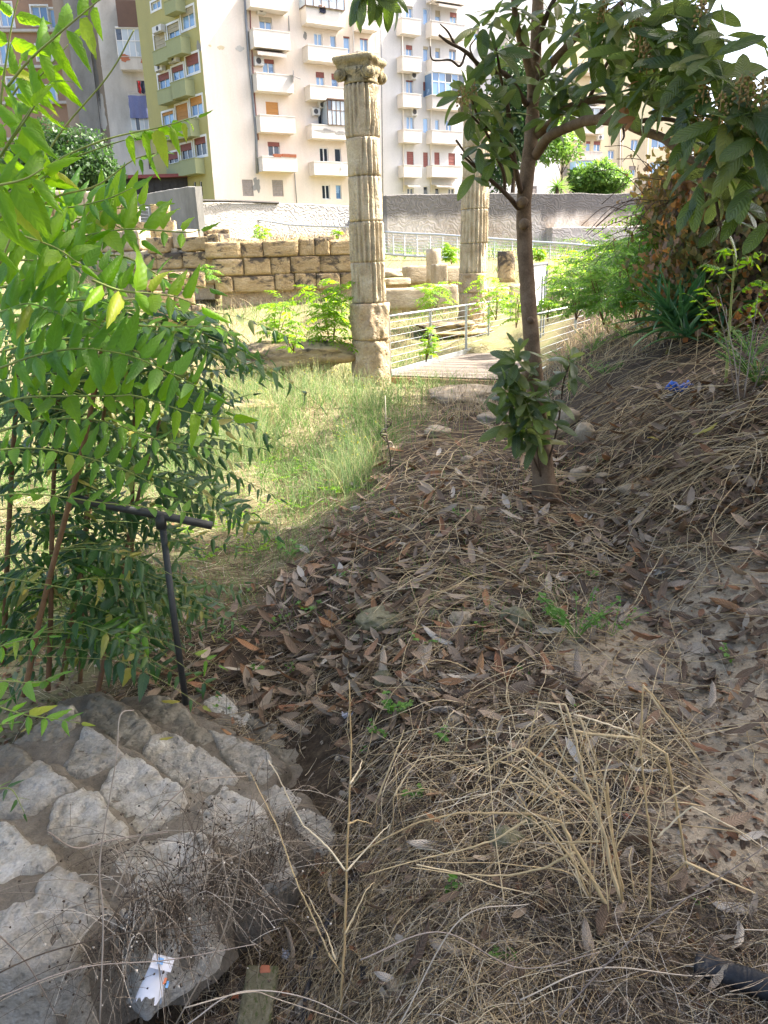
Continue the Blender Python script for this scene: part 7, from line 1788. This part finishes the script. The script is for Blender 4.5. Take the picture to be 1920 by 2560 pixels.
one_leaf(1790, 955, .18, 'upright dry brown leaf beside the blue bag', 'deadleaf', 3, .6, .10, (.3, -1, .3))
one_leaf(1700, 1190, .17, 'large upright dry leaf right of the straw tangle', 'deadleaf', 0, 1.7, .09, (0, -1, .4))
one_leaf(1240, 2130, .13, 'large grey brown leaf lying under the golden stalks', 'deadleaf', 0, 1.1, .02)
one_leaf(1520, 2330, .13, 'large ribbed brown leaf hanging among the stalks at the bottom', 'deadleaf', 1, .9, .05, (.2, -.6, .6))
one_leaf(1460, 1760, .10, 'dark red dry leaf at the upper edge of the sandy path', 'deadleaf', 5, .7, .03)

# --- dry straw
def strawd(X, Y, p): return (1 - .80 * meadow(p)) * (1 - .985 * pathm(p)) * np.where(on_steps(p), .04, 1) * (.25 + .75 * sm(-.3, .3, fbm(p[:, 0] * 1.6 + 5, p[:, 1] * 1.6, 0, 43, 3)))
P, X, Y = sample_px(26000, -80, 2000, 760, 2620, 21, strawd)
r_ = np.random.default_rng(22); n = len(P); dist = P[:, 1]
gold = np.clip(.42 + .35 * fbm(P[:, 0] * 1.1, P[:, 1] * 1.1, 0, 47, 3) * 2 + .18 * sm(2.5, 5, P[:, 1]) * sm(.2, 1.2, P[:, 0]) + r_.normal(0, .30, n), .01, .99)
strands(P, r_.uniform(.12, .42, n) * (.55 + .09 * np.minimum(dist, 9)), r_.uniform(.0007, .0016, n) * (.6 + .17 * dist), .18, 'straw', 'dry_straw', 23, 'tangle of dry straw stems over the bank', 7, .5, rnd=gold)
def darkd(X, Y, p): return .8 * (1 - meadow(p)) * (1 - .94 * pathm(p)) * (p[:, 1] < 5) * np.where(on_steps(p), .06, 1) * sm(1.9, .4, p[:, 0] - .1 * p[:, 1])
P, X, Y = sample_px(24000, -80, 2000, 1350, 2620, 31, darkd); r_ = np.random.default_rng(32); n = len(P)
strands(P, r_.uniform(.04, .26, n), r_.uniform(.0005, .0013, n) * (.7 + .15 * P[:, 1]), .16, 'strawdark', 'dark_dry_stems', 33, 'brown and grey dry stems matted on the earth in the foreground', 6, .6)
# long pale arching stems over the bank
def archd(X, Y, p): return (1 - meadow(p)) * sm(0, 1.2, p[:, 0] + .6) * (1 - .8 * pathm(p)) * (.3 + .7 * sm(2.2, 3.4, p[:, 1]))
P, X, Y = sample_px(1500, 900, 1980, 820, 2100, 41, archd); r_ = np.random.default_rng(42); n = len(P)
strands(P, r_.uniform(.5, 1.3, n) * (.5 + .1 * P[:, 1]), r_.uniform(.0013, .0024, n) * (.7 + .14 * P[:, 1]), .20, 'straw', 'arching_straw', 43, 'long pale arching dry stems on the bank', 14, .55, 4, rnd=np.clip(r_.normal(.68, .15, n), 0, .99))
# chips and crumbs of litter
P, X, Y = sample_px(20000, -80, 2000, 1100, 2620, 51, lambda X, Y, p: np.where(on_steps(p), .12, 1) * (1 - .5 * pathm(p)) * (p[:, 1] < 6)); r_ = np.random.default_rng(52); n = len(P)
CH = [leaf_shape(1, .6, 2, 1, lambda u: .6 + .4 * math.sin(u * 3), .0, .4, 0, .05, 0)]
az = r_.uniform(0, 6.28, n); A = axes_from(np.stack([np.cos(az), np.sin(az), r_.normal(0, .3, n)], -1), Hn(P[:, 0], P[:, 1]) + r_.normal(0, .6, (n, 3)))
bl = Bulk(); bl.extend(P + np.array([0, 0, .006]), A, r_.uniform(.008, .04, n), np.zeros(n, int), r_.random(n)); o = bl.build('litter_crumbs', CH, 'deadleaf', None, (0, 0, 0)); tag(o, 'crumbled bits of dry leaves on the earth', kind='stuff')
# small gravel
PB = [rock_mesh(70, M['rock'], .8, 4, .3)]
me0 = PB[0]; T0 = np.array([v.co[:] for v in me0.vertices]); F0 = np.array([list(p.vertices) for p in me0.polygons if len(p.vertices) == 4])
P, X, Y = sample_px(4200, 300, 2000, 1350, 2620, 61, lambda X, Y, p: np.clip(.15 + pathm(p), 0, 1) * (~on_steps(p))); n = len(P); r_ = np.random.default_rng(62)
s_ = r_.uniform(.003, .012, n) * (1 + .12 * P[:, 1]); Rm = axes_from(r_.normal(0, 1, (n, 3)), r_.normal(0, 1, (n, 3))) * s_[:, None, None]
V, F, _, _ = inst(T0, F0, Rm, P); o = build('gravel', V, F, M['rock'], org=(0, 0, 0)); tag(o, 'fine pale gravel on the sandy path', kind='stuff')

# --- the sunlit meadow
P, X, Y = sample_px(34000, -80, 1450, 960, 1620, 71, lambda X, Y, p: np.clip(meadow(p) + .06, 0, 1) * (.25 + .75 * sm(-.2, .25, fbm(p[:, 0] * 1.3, p[:, 1] * .9, 0, 53, 3) + .1))); r_ = np.random.default_rng(72); n = len(P)
tall = sm(6.5, 9, P[:, 1]); h = r_.uniform(.05, .13, n) + tall * r_.uniform(.05, .38, n)
upright(P, h, r_.uniform(.0014, .0026, n) * (.6 + .15 * P[:, 1]), 'grass', 'green_grass', 73, 'bright green grass in the sunlit hollow', 3, .45)
P, X, Y = sample_px(20000, 420, 1330, 880, 1300, 81, lambda X, Y, p: sm(-.1, .3, fbm(p[:, 0] * 1.1, p[:, 1] * .8, 0, 57, 3) + .12) * meadow(p) * sm(5.5, 7, p[:, 1]) * deckfree(p)); r_ = np.random.default_rng(82); n = len(P)
upright(P, r_.uniform(.2, .55, n), r_.uniform(.0012, .0024, n) * (.5 + .13 * P[:, 1]), 'grassfine', 'feathery_herbs', 83, 'feathery pale green herbs with yellow flower heads in the meadow', 5, .4)
def farstraw(X, Y, p): return deckfree(p) * np.where(p[:, 1] > 9, 1, .45 * (p[:, 1] > 6.3) * meadow(p)) * (.15 + .85 * sm(-.25, .3, fbm(p[:, 0] * .8, p[:, 1] * .7, 0, 59, 3)))
P, X, Y = sample_px(26000, -60, 1700, 600, 1150, 91, farstraw); r_ = np.random.default_rng(92); n = len(P)
upright(P, r_.uniform(.12, .5, n) * np.where(P[:, 1] > 18, .8, 1), r_.uniform(.0014, .0026, n) * (.5 + .12 * P[:, 1]), 'straw', 'tall_dry_grass', 93, 'tall dry straw coloured grass around the columns and ruins', 4, .5, rnd=np.clip(r_.normal(.50, .22, n), 0, .99))
P, X, Y = sample_px(9000, -60, 1500, 600, 860, 95, lambda X, Y, p: deckfree(p) * (p[:, 1] > 13) * sm(0, .3, fbm(p[:, 0] * .6 + 4, p[:, 1] * .6, 0, 66, 3))); n = len(P); r_ = np.random.default_rng(96)
upright(P, r_.uniform(.15, .5, n), r_.uniform(.0016, .003, n) * (.5 + .12 * P[:, 1]), 'grass', 'distant_green_grass', 97, 'patches of green grass among the ruins', 4, .5)
# meadow straw matted under the grass
P, X, Y = sample_px(12000, -60, 1300, 860, 1650, 98, lambda X, Y, p: np.clip(meadow(p), 0, 1) * .9); n = len(P); r_ = np.random.default_rng(99)
strands(P, r_.uniform(.15, .5, n), r_.uniform(.0010, .0018, n) * (.6 + .15 * P[:, 1]), .12, 'straw', 'matted_meadow_straw', 100, 'pale matted straw between the meadow grass', 5, .5, rnd=np.clip(r_.normal(.75, .12, n), 0, .99))
# grass kept to dark tones to stand for the shade below the retaining wall
P, X, Y = sample_px(2200, 960, 1700, 560, 650, 111, lambda X, Y, p: (p[:, 1] > 36) & (p[:, 1] < 45.5)); n = len(P); r_ = np.random.default_rng(112)
upright(P, r_.uniform(.3, .9, n), r_.uniform(.012, .02, n), 'grass', 'tall_weeds', 113, 'dark tall weeds below the shaded retaining wall', 4, .35, rnd=r_.uniform(0, .25, n))
P, X, Y = sample_px(5000, 400, 960, 570, 640, 115, lambda X, Y, p: (p[:, 1] > 36) & (p[:, 1] < 51)); n = len(P); r_ = np.random.default_rng(116)
upright(P, r_.uniform(.2, .7, n), r_.uniform(.010, .018, n), 'straw', 'dry_weeds', 117, 'dry weeds around the ramp', 4, .35)

r_ = np.random.default_rng(131); P, X, Y = sample_px(2600, 440, 1330, 900, 1250, 131, lambda X, Y, p: meadow(p) * (p[:, 1] > 6.5) * deckfree(p) * sm(0, .3, fbm(p[:, 0] * 1.1, p[:, 1] * .8, 0, 57, 3) + .1)); n = len(P)
bl = Bulk(); bl.extend(P + np.stack([np.zeros(n), np.zeros(n), r_.uniform(.2, .5, n)], -1), axes_from(r_.normal(0, 1, (n, 3)), r_.normal(0, 1, (n, 3))), r_.uniform(.012, .028, n), np.zeros(n, int), r_.random(n)); o = bl.build('flower_heads', QUADL, 'yellowflower', None, (0, 0, 0)); tag(o, 'scattered tiny yellow flower heads over the meadow herbs', kind='stuff')
# --- small green weeds
WL = [leaf_shape(1, .75, 3, 2, lambda u: math.sin(math.pi * u ** .8) ** .7 + .03, .2, .25, 0, 0, k) for k in range(2)]
def weed(px, py, hpx, n_, label, mat='weed', sd=0, sp=1.0, name='weed', L=None, group=None):
    b = G(px, py); hh = hpx / FPX * np.dot(b - CAM, _f); root = empty(name, b, label, 'weed', group); r_ = np.random.default_rng(sd); bl = Bulk(); Ls = []
    ns = max(3, n_ // 10)
    for k in range(ns):
        a_ = r_.uniform(0, 6.28); t = b + np.array([math.cos(a_) * hh * .5 * sp, math.sin(a_) * hh * .5 * sp, hh * r_.uniform(.5, 1)])
        Pq = spline([b, (b + t) / 2 + np.array([0, 0, hh * .08]), t], 8); V, F = tube(Pq, hh * .010, 4, False); build('stem', V, F, M['grass'], root, rnd=np.full(len(V), .2))
        for q in range(n_ // ns):
            p = Pq[int(r_.integers(2, 8))]; az_ = r_.uniform(0, 6.28); d = np.array([math.cos(az_), math.sin(az_), r_.uniform(-.2, .5)]); A = axes_from(d[None], np.array([[0, -.2, 1.0]]) + r_.normal(0, .3, (1, 3)))[0]; bl.add(p, A, (L or hh * .22) * r_.uniform(.6, 1.2), q)
    bl.build('foliage', WL, mat, root); return root
weed(1440, 1600, 130, 120, 'bushy green weed in the straw in the centre right', sd=1, sp=1.5, L=.026)
weed(1385, 1570, 90, 50, 'bright weed just left of the bushy green one', sd=21, L=.03)
weed(1530, 1590, 80, 60, 'spreading feathery weed right of the bushy green one', sd=22, sp=2, L=.02)
for k, (x, y) in enumerate([(620, 1480), (700, 1560), (850, 1450), (560, 1600), (650, 1690), (1060, 1620), (1330, 1400), (1300, 1700), (1110, 1850), (1480, 1450), (940, 1250), (560, 1780), (1040, 2000), (1260, 2400), (1120, 2240)]):
    weed(x, y, 30 + 9 * (k % 3), 16, 'small green seedling tuft among the dry stems', 'weed', 120 + k, 1.4, L=.022, group='seedling tufts in the litter')
weed(1205, 1580, 40, 14, 'small bright weed below the pale litter rock', sd=2); weed(775, 1545, 60, 22, 'thin green weed among grey stalks', sd=3); weed(735, 1690, 30, 26, 'low round-leaved weed by the grey stalks', sd=4, sp=2)
weed(990, 1800, 70, 70, 'leafy green weed below the small pale mossy rock', sd=5); weed(950, 1850, 50, 40, 'lower leafy weed beside the tall stalk', sd=6); weed(725, 1400, 60, 40, 'green weed at the edge of the shade', sd=7)
weed(1500, 1170, 30, 12, 'tiny bright weed right of the loquat foot', sd=8); weed(900, 1890, 40, 16, 'small weed leaf pair on the tall yellow stalk', sd=9); weed(1150, 1300, 40, 14, 'tiny weed in the leaf litter', sd=10)
weed(1760, 2270, 30, 9, 'tiny green seedling on the sandy path', sd=11, sp=2); weed(1430, 1780, 30, 9, 'small seedling beside the top of the golden stalks', sd=12)
weed(925, 2290, 22, 6, 'small green leaves right of the hose', sd=13, sp=2); weed(880, 2330, 20, 6, 'pair of small green leaves by the yellow stalk', sd=14, sp=2); weed(1720, 2350, 26, 8, 'small seedling above the black pipe', sd=15)
weed(1830, 1660, 50, 24, 'small grassy weed on the sandy path', sd=16); weed(1210, 2530, 30, 8, 'seedling at the bottom edge', sd=17, sp=2); weed(275, 1995, 26, 16, 'tiny moss tuft in a crack of the steps', sd=18)
weed(1895, 965, 130, 380, 'mound of small dark green leaves at the right edge', 'ail_dark', 19, 1.6, L=.035); weed(1880, 900, 90, 200, 'green creeping weed behind the mound at the right edge', 'weed', 20, 1.5, L=.03)
for k, (x, y, w_) in enumerate([(1480, 880, 60), (1570, 850, 60), (1620, 800, 60), (1420, 920, 50), (1510, 940, 40)]):
    weed(x, y, w_, 150, ['low green patch on the straw slope behind the trunk', 'low green patch on the straw slope left of the yucca', 'green patch at the foot of the yucca', 'small green patch just right of the trunk suckers', 'green patch in the straw above the ochre rocks'][k], 'weed', 60 + k, 2.2, L=.035)
for k, (x, y) in enumerate([(700, 1200), (560, 1330), (620, 1290), (800, 1180), (900, 1110), (500, 1400), (860, 1230), (640, 1380), (760, 1270), (560, 1250), (480, 1330), (660, 1160)]):
    weed(x, y, 34, 120, 'low patch of bright green ground herbs in the sunny hollow', 'ail_sun', 80 + k, 4.0, L=.028, group='ground herbs in the sunny hollow')

# --- tall single stalks and the golden dry shrub
def jointed(P, n):
    P = np.asarray(P, float); t = np.linspace(0, len(P) - 1, n); i = np.minimum(t.astype(int), len(P) - 2); u = (t - i)[:, None]; u = u; return P[i] * (1 - u) + P[i + 1] * u + .0007 * rng.normal(0, 1, (n, 3)) * (np.abs(t - np.round(t)) > .05)[:, None]
def stalk(root, pts, Y0, Y1, r0, r1, mat='stalk', name='stalk', n=None):
    m_ = len(pts); P = (jointed if mat in ('stalk', 'straw') else spline)([W(x, y, Y0 + (Y1 - Y0) * i / (m_ - 1)) for i, (x, y) in enumerate(pts)], n or m_ * 6) if m_ > 2 else np.array([W(*pts[0], Y0), W(*pts[1], Y1)])
    V, F = tube(P, np.linspace(r0, r1, len(P)), 6, True, .10, int(pts[0][0])); return build(name, V, F, M[mat], root, rnd=np.full(len(V), random.uniform(.1, .9)))
def q2(x, y): return (900 + x * .615, 1700 + y * .615)
ts = empty('dry_plant', G(853, 2555), 'tall yellow dry stalk with side shoots standing in the bottom centre', 'dry plant')
b0 = G(853, 2555)[1]
stalk(ts, [(851, 2580), (857, 2420), (862, 2330), (866, 2200), (871, 2050), (876, 1950), (878, 1850), (872, 1700)], b0, b0 + .22, .0042, .0015)
for pp in ([(862, 2175), (830, 2130), (790, 2090), (755, 2060), (720, 1995), (690, 1930), (670, 1900)], [(866, 2178), (900, 2140), (945, 2090), (975, 2060)], [(857, 2440), (820, 2380), (785, 2300), (745, 2215), (715, 2130), (690, 2060), (660, 2000), (625, 1930)],
           [(862, 2335), (890, 2280), (915, 2225), (935, 2205)], [(870, 2060), (895, 2050), (930, 2060)], [(875, 1960), (900, 1920), (905, 1900)], [(838, 2400), (820, 2340), (770, 2240)]):
    stalk(ts, pp, b0 + .05, b0 + .12, .0028, .0010)
gs = empty('dry_plant', G(1540, 2270), 'golden dry shrub with angular jointed branches in the lower right', 'dry plant')
Yg = G(1540, 2290)[1]
gl = [([(1020, 950), (940, 800), (870, 680), (820, 580)], .0046, .0038), ([(820, 580), (700, 545), (560, 540), (400, 540), (230, 580), (0, 700), (-60, 740)], .0034, .0012), ([(1090, 960), (1020, 780), (1000, 650), (945, 500), (910, 400), (870, 210), (835, 100)], .0046, .0022), ([(835, 100), (725, 90), (690, 230), (680, 330)], .0020, .0010),
      ([(945, 500), (800, 370), (665, 275)], .0038, .0026), ([(665, 275), (560, 330), (490, 390), (440, 500)], .0020, .001), ([(870, 700), (750, 765), (600, 795), (400, 790), (200, 760)], .003, .001), ([(675, 570), (550, 650), (420, 690), (280, 720), (0, 800)], .0026, .001),
      ([(870, 210), (1000, 225), (1155, 240), (1245, 300)], .0030, .0024), ([(1245, 300), (1270, 420), (1300, 600), (1330, 760)], .0034, .0028), ([(870, 140), (1010, 180), (1155, 240)], .002, .0016), ([(1325, 740), (1500, 820), (1700, 910)], .0030, .0014), ([(1325, 740), (1255, 810), (1250, 950)], .0022, .001),
      ([(1185, 1000), (1175, 850), (1185, 700), (1165, 520), (1140, 280), (1150, 20)], .0034, .0018), ([(1150, 20), (1300, 220), (1400, 360), (1580, 510)], .0022, .0008), ([(1150, 30), (1190, 60), (1320, 230), (1380, 330)], .0022, .001), ([(1210, 640), (1280, 570), (1350, 515), (1520, 600), (1700, 720)], .0024, .001),
      ([(975, 655), (795, 662), (700, 560), (600, 400)], .0024, .0012), ([(800, 480), (680, 380), (600, 340), (560, 330)], .002, .001), ([(1005, 420), (1010, 520), (1040, 700), (1070, 860)], .003, .0026), ([(720, 410), (560, 430), (500, 560), (430, 700)], .0018, .0008), ([(1340, 430), (1230, 500), (1180, 660)], .0018, .001),
      ([(890, 140), (960, 340), (940, 480), (1000, 640)], .002, .001), ([(800, 200), (700, 330), (640, 480), (540, 640)], .0016, .0007), ([(810, 100), (850, 240), (780, 420), (700, 520)], .0016, .0008), ([(1150, 130), (1100, 330), (1090, 400)], .0016, .0008), ([(1160, 240), (1110, 340), (1100, 440)], .0014, .0008),
      ([(790, 270), (850, 350), (960, 460), (1010, 560)], .002, .0012), ([(660, 350), (760, 430), (840, 480), (960, 620)], .002, .0012), ([(740, 570), (840, 700), (880, 760), (940, 900)], .0024, .002), ([(230, 750), (420, 790), (560, 840), (740, 880)], .0018, .001), ([(1040, 690), (1130, 520), (1190, 400), (1180, 200)], .0018, .001)]
for k, (pp, r0, r1) in enumerate(gl): stalk(gs, [q2(*p) for p in pp], Yg + .02 * math.sin(k), Yg + .05 + .07 * math.sin(k * 2.3), r0 * 1.15, r1 * 1.1, 'stalk', 'branch', len(pp) * 5)
# many fine twigs in the same shrub
r_ = np.random.default_rng(5)
for k in range(130):
    x, y = q2(r_.uniform(380, 1260), r_.uniform(120, 560)); dx, dy = r_.uniform(-75, 30), r_.uniform(10, 90)
    stalk(gs, [(x, y), (x + dx * .5, y + dy * .3), (x + dx, y + dy)], Yg + r_.uniform(-.05, .10), Yg + r_.uniform(-.05, .1), .0012, .0006, 'stalk', 'twig', 7)
for k in range(16):      # fine stems fanning out from the root
    bx_, by_ = 1500 + r_.uniform(-40, 90), 2270 + r_.uniform(-30, 40); tx, ty = r_.uniform(1000, 1640), r_.uniform(1830, 2160); ky = min(by_, ty) - r_.uniform(10, 90)
    pts_ = [(bx_, by_), (bx_ + (tx - bx_) * .35 + r_.uniform(-15, 15), by_ + (ky - by_) * .72), (bx_ + (tx - bx_) * .62 + r_.uniform(-15, 15), ky + 14), (tx, ty)]
    stalk(gs, pts_, Yg + r_.uniform(-.05, .12), Yg + r_.uniform(-.05, .16), .0017, .0007, 'stalk', 'twig', 13)
# grey jointed stalk left of the shrub
g2 = empty('dry_plant', G(940, 2330), 'pale crooked dry stalk between the yellow stalk and the golden shrub', 'dry plant')
for pp in ([(900, 2320), (925, 2250), (940, 2190), (938, 2080), (942, 2000), (972, 1925), (1000, 1860)], [(985, 2130), (983, 2060), (983, 1990), (1060, 1970), (1110, 1985)], [(942, 2000), (990, 1880), (1010, 1825)], [(985, 1990), (1020, 1930), (1060, 1880)]):
    stalk(g2, pp, 2.0, 2.1, .003, .0012, 'straw')
# grey stems in the litter (upright thin stalks)
def thin_group(px, py, n_, h, label, sd, spread=40, mat='greystalk', r0=.0017, nm='dry_plant'):
    b = G(px, py); root = empty(nm, b, label, 'dry plant'); r_ = random.Random(sd)
    for k in range(n_):
        x = px + r_.uniform(-spread, spread); y = py + r_.uniform(-spread * .4, spread * .4); g_ = G(x, y); hh = h * r_.uniform(.5, 1.1); lx = r_.uniform(-.35, .35) * hh; ly = r_.uniform(-.2, .2) * hh
        P = spline([g_, g_ + np.array([lx * .4, ly * .4, hh * .5]), g_ + np.array([lx, ly, hh])], 8); V, F = tube(P, np.linspace(r0, r0 * .4, 8), 5, True); st_ = build('stem', V, F, M[mat], root, rnd=np.full(len(V), r_.random()))
        if r_.random() < .6:
            p = P[5]; e = p + np.array([r_.uniform(-.08, .08), 0, r_.uniform(.02, .1)]); V, F = tube([p, e], r0 * .5, 4); build('side_stem', V, F, M[mat], st_, rnd=np.full(len(V), .4))
thin_group(775, 1600, 12, .34, 'cluster of grey dry stalks left of the large grey rock', 1, 60); thin_group(880, 1195, 9, .38, 'thin pale dead stalks at the edge of the meadow', 2, 45); thin_group(700, 1350, 8, .3, 'few brown stalks at the shade edge', 3, 50)
thin_group(1040, 1200, 8, .22, 'short dry stalks in the litter left of the trunk', 4, 60); thin_group(1255, 1230, 26, .34, 'reddish dry twigs at the foot of the loquat', 5, 45, 'strawdark'); thin_group(1480, 1600, 12, .3, 'grey stalks among the bushy weed', 6, 60)
thin_group(1560, 800, 12, .6, 'dry forked stalks on the bank left of the yucca', 7, 70, 'straw', .004); thin_group(1700, 880, 10, .5, 'pale dry forked stalks below the yucca', 8, 60, 'straw', .004); thin_group(1880, 1000, 7, .8, 'dry brown stalks at the right edge of the bank', 9, 50, 'greystalk', .005); thin_group(640, 1800, 14, .2, 'dark thin stems right of the handrail foot', 10, 80, 'strawdark', .0012)
# dead thistle-like stalk with a curled head
th_ = empty('dead_flower_stalk', G(975, 1200), 'single brown stalk with a shrivelled dark head at the meadow edge', 'dry plant')
p = G(975, 1200); t = p + np.array([-.02, 0, .42]); V, F = tube(spline([p, (p + t) / 2 + np.array([.02, 0, 0]), t], 10), .006, 6); build('stem', V, F, M['strawdark'], th_, rnd=np.full(len(V), .6))
for k in range(8):
    a_ = k * .9; c = t + np.array([0, 0, .03 * k - .12]); P = [c, c + np.array([.05 * math.cos(a_), .03, .01]), c + np.array([.05 * math.cos(a_ + .6), .0, .05]), c + np.array([.01, 0, .055])]; V, F = tube(spline(P, 10), .005, 5); build('curled_leaf', V, F, M['strawdark'], th_, rnd=np.full(len(V), .2))
V, F = tube([t, t + np.array([0, 0, .35])], .003, 4); build('tip', V, F, M['strawdark'], th_, rnd=np.full(len(V), .5))
# dark seedy weeds hanging over the steps
dw = empty('dead_weed_tangle', G(430, 2230), 'brown seedy dead weeds tangled over the stone steps', 'dead weeds')
r_ = np.random.default_rng(15); K = 330; S_ = 10; t = np.linspace(0, 1, S_)
bx = r_.uniform(230, 700, K); by = r_.uniform(2080, 2440, K) - (bx - 230) * .3
PP = []
for k in range(K):
    b = W(bx[k], by[k], 1.50 + .30 * (bx[k] - 270) / 370 + r_.uniform(-.05, .1)); b[2] = min(b[2], .0); hh = r_.uniform(.03, .26); a_ = r_.uniform(-2.6, 3.2); dx = np.array([math.cos(a_) * .9 - .05, math.sin(a_) * .7 + .12, 0]) * r_.uniform(.15, .55)
    c1 = b + np.array([0, 0, hh]) + dx * .2; e = b + dx + np.array([0, 0, hh * r_.uniform(-.2, .7)])
    PP.append((1 - t)[:, None] ** 2 * b + 2 * ((1 - t) * t)[:, None] * (c1 + np.array([0, 0, hh * .5])) + (t ** 2)[:, None] * e)
PP = np.array(PP) + .004 * r_.normal(0, 1, (K, S_, 3)).cumsum(1) * .5
V, F = tubes_np(PP, np.repeat(r_.uniform(.0006, .0014, K)[:, None], S_, 1) * (1.1 - .6 * t[None]), 4); o = build('stems', V, F, M['strawdark'], dw, rnd=np.repeat(r_.random(K), S_ * 4)); o['kind'] = 'stuff'
# side twigs and seed heads
K2 = 1100; kk = r_.integers(0, K, K2); ii = r_.integers(4, S_, K2); p0 = PP[kk, ii]; d = r_.normal(0, 1, (K2, 3)); d /= np.linalg.norm(d, axis=1, keepdims=True); ln = r_.uniform(.02, .09, K2); tt = np.linspace(0, 1, 4)
Q = p0[:, None] + d[:, None] * ln[:, None, None] * tt[None, :, None] + np.array([0, 0, -1.0]) * (.25 * ln[:, None, None] * (tt ** 2)[None, :, None])
V, F = tubes_np(Q, np.full((K2, 4), .00055), 3); o = build('twigs', V, F, M['strawdark'], dw, rnd=np.repeat(r_.random(K2), 12)); o['kind'] = 'stuff'
Rm = axes_from(r_.normal(0, 1, (K2, 3)), r_.normal(0, 1, (K2, 3))) * r_.uniform(.003, .008, K2)[:, None, None]
V, F, _, rn = inst(T0, F0, Rm, Q[:, -1], None, r_.uniform(0, .4, K2)); o = build('seed_heads', V, F, M['strawdark'], dw, rnd=rn); o['kind'] = 'stuff'
# a few long grey stems crossing the foreground
gx_ = empty('trailing_stems', G(600, 2450), 'long grey stems trailing across the lower left foreground', 'dry stems')
for k in range(22):      # stems lying across the black pipe and the edge of the path
    x, y = random.uniform(1640, 1900), random.uniform(2300, 2500); stalk(gx_, [(x, y), (x + random.uniform(20, 90), y + random.uniform(-60, 20)), (x + random.uniform(90, 220), y + random.uniform(-90, 60))], 1.26, 1.36, .0011, .0006, 'strawdark', 'stem', 12)
for k, pp in enumerate([[(250, 2560), (258, 2300), (250, 2150), (290, 1900), (300, 1790), (335, 1775)], [(-20, 2440), (120, 2380), (330, 2330), (560, 2300), (760, 2180)], [(-20, 2500), (200, 2420), (420, 2400), (640, 2360)], [(440, 2560), (560, 2330), (610, 2100), (640, 1940), (660, 1900)], [(0, 2340), (60, 2400), (110, 2480), (150, 2560)],
                        [(460, 2520), (620, 2480), (700, 2500), (880, 2560)], [(470, 2560), (600, 2480), (780, 2500), (960, 2600)], [(280, 2250), (360, 2080), (480, 1960), (620, 1940)], [(120, 2080), (190, 2120), (280, 2100), (420, 2080)], [(600, 2200), (760, 2330), (900, 2480)], [(900, 2400), (1100, 2330), (1300, 2420), (1500, 2380)], [(1000, 2560), (1150, 2300), (1320, 2260)], [(1380, 2560), (1600, 2330), (1850, 2160), (1960, 2080)], [(1300, 2500), (1500, 2420), (1760, 2440), (1960, 2400)], [(1500, 2560), (1640, 2480), (1960, 2440)]]):
    stalk(gx_, pp, 1.30, 1.42, .0018, .0010, 'strawdark' if k % 2 else 'greystalk', 'stem', 26)
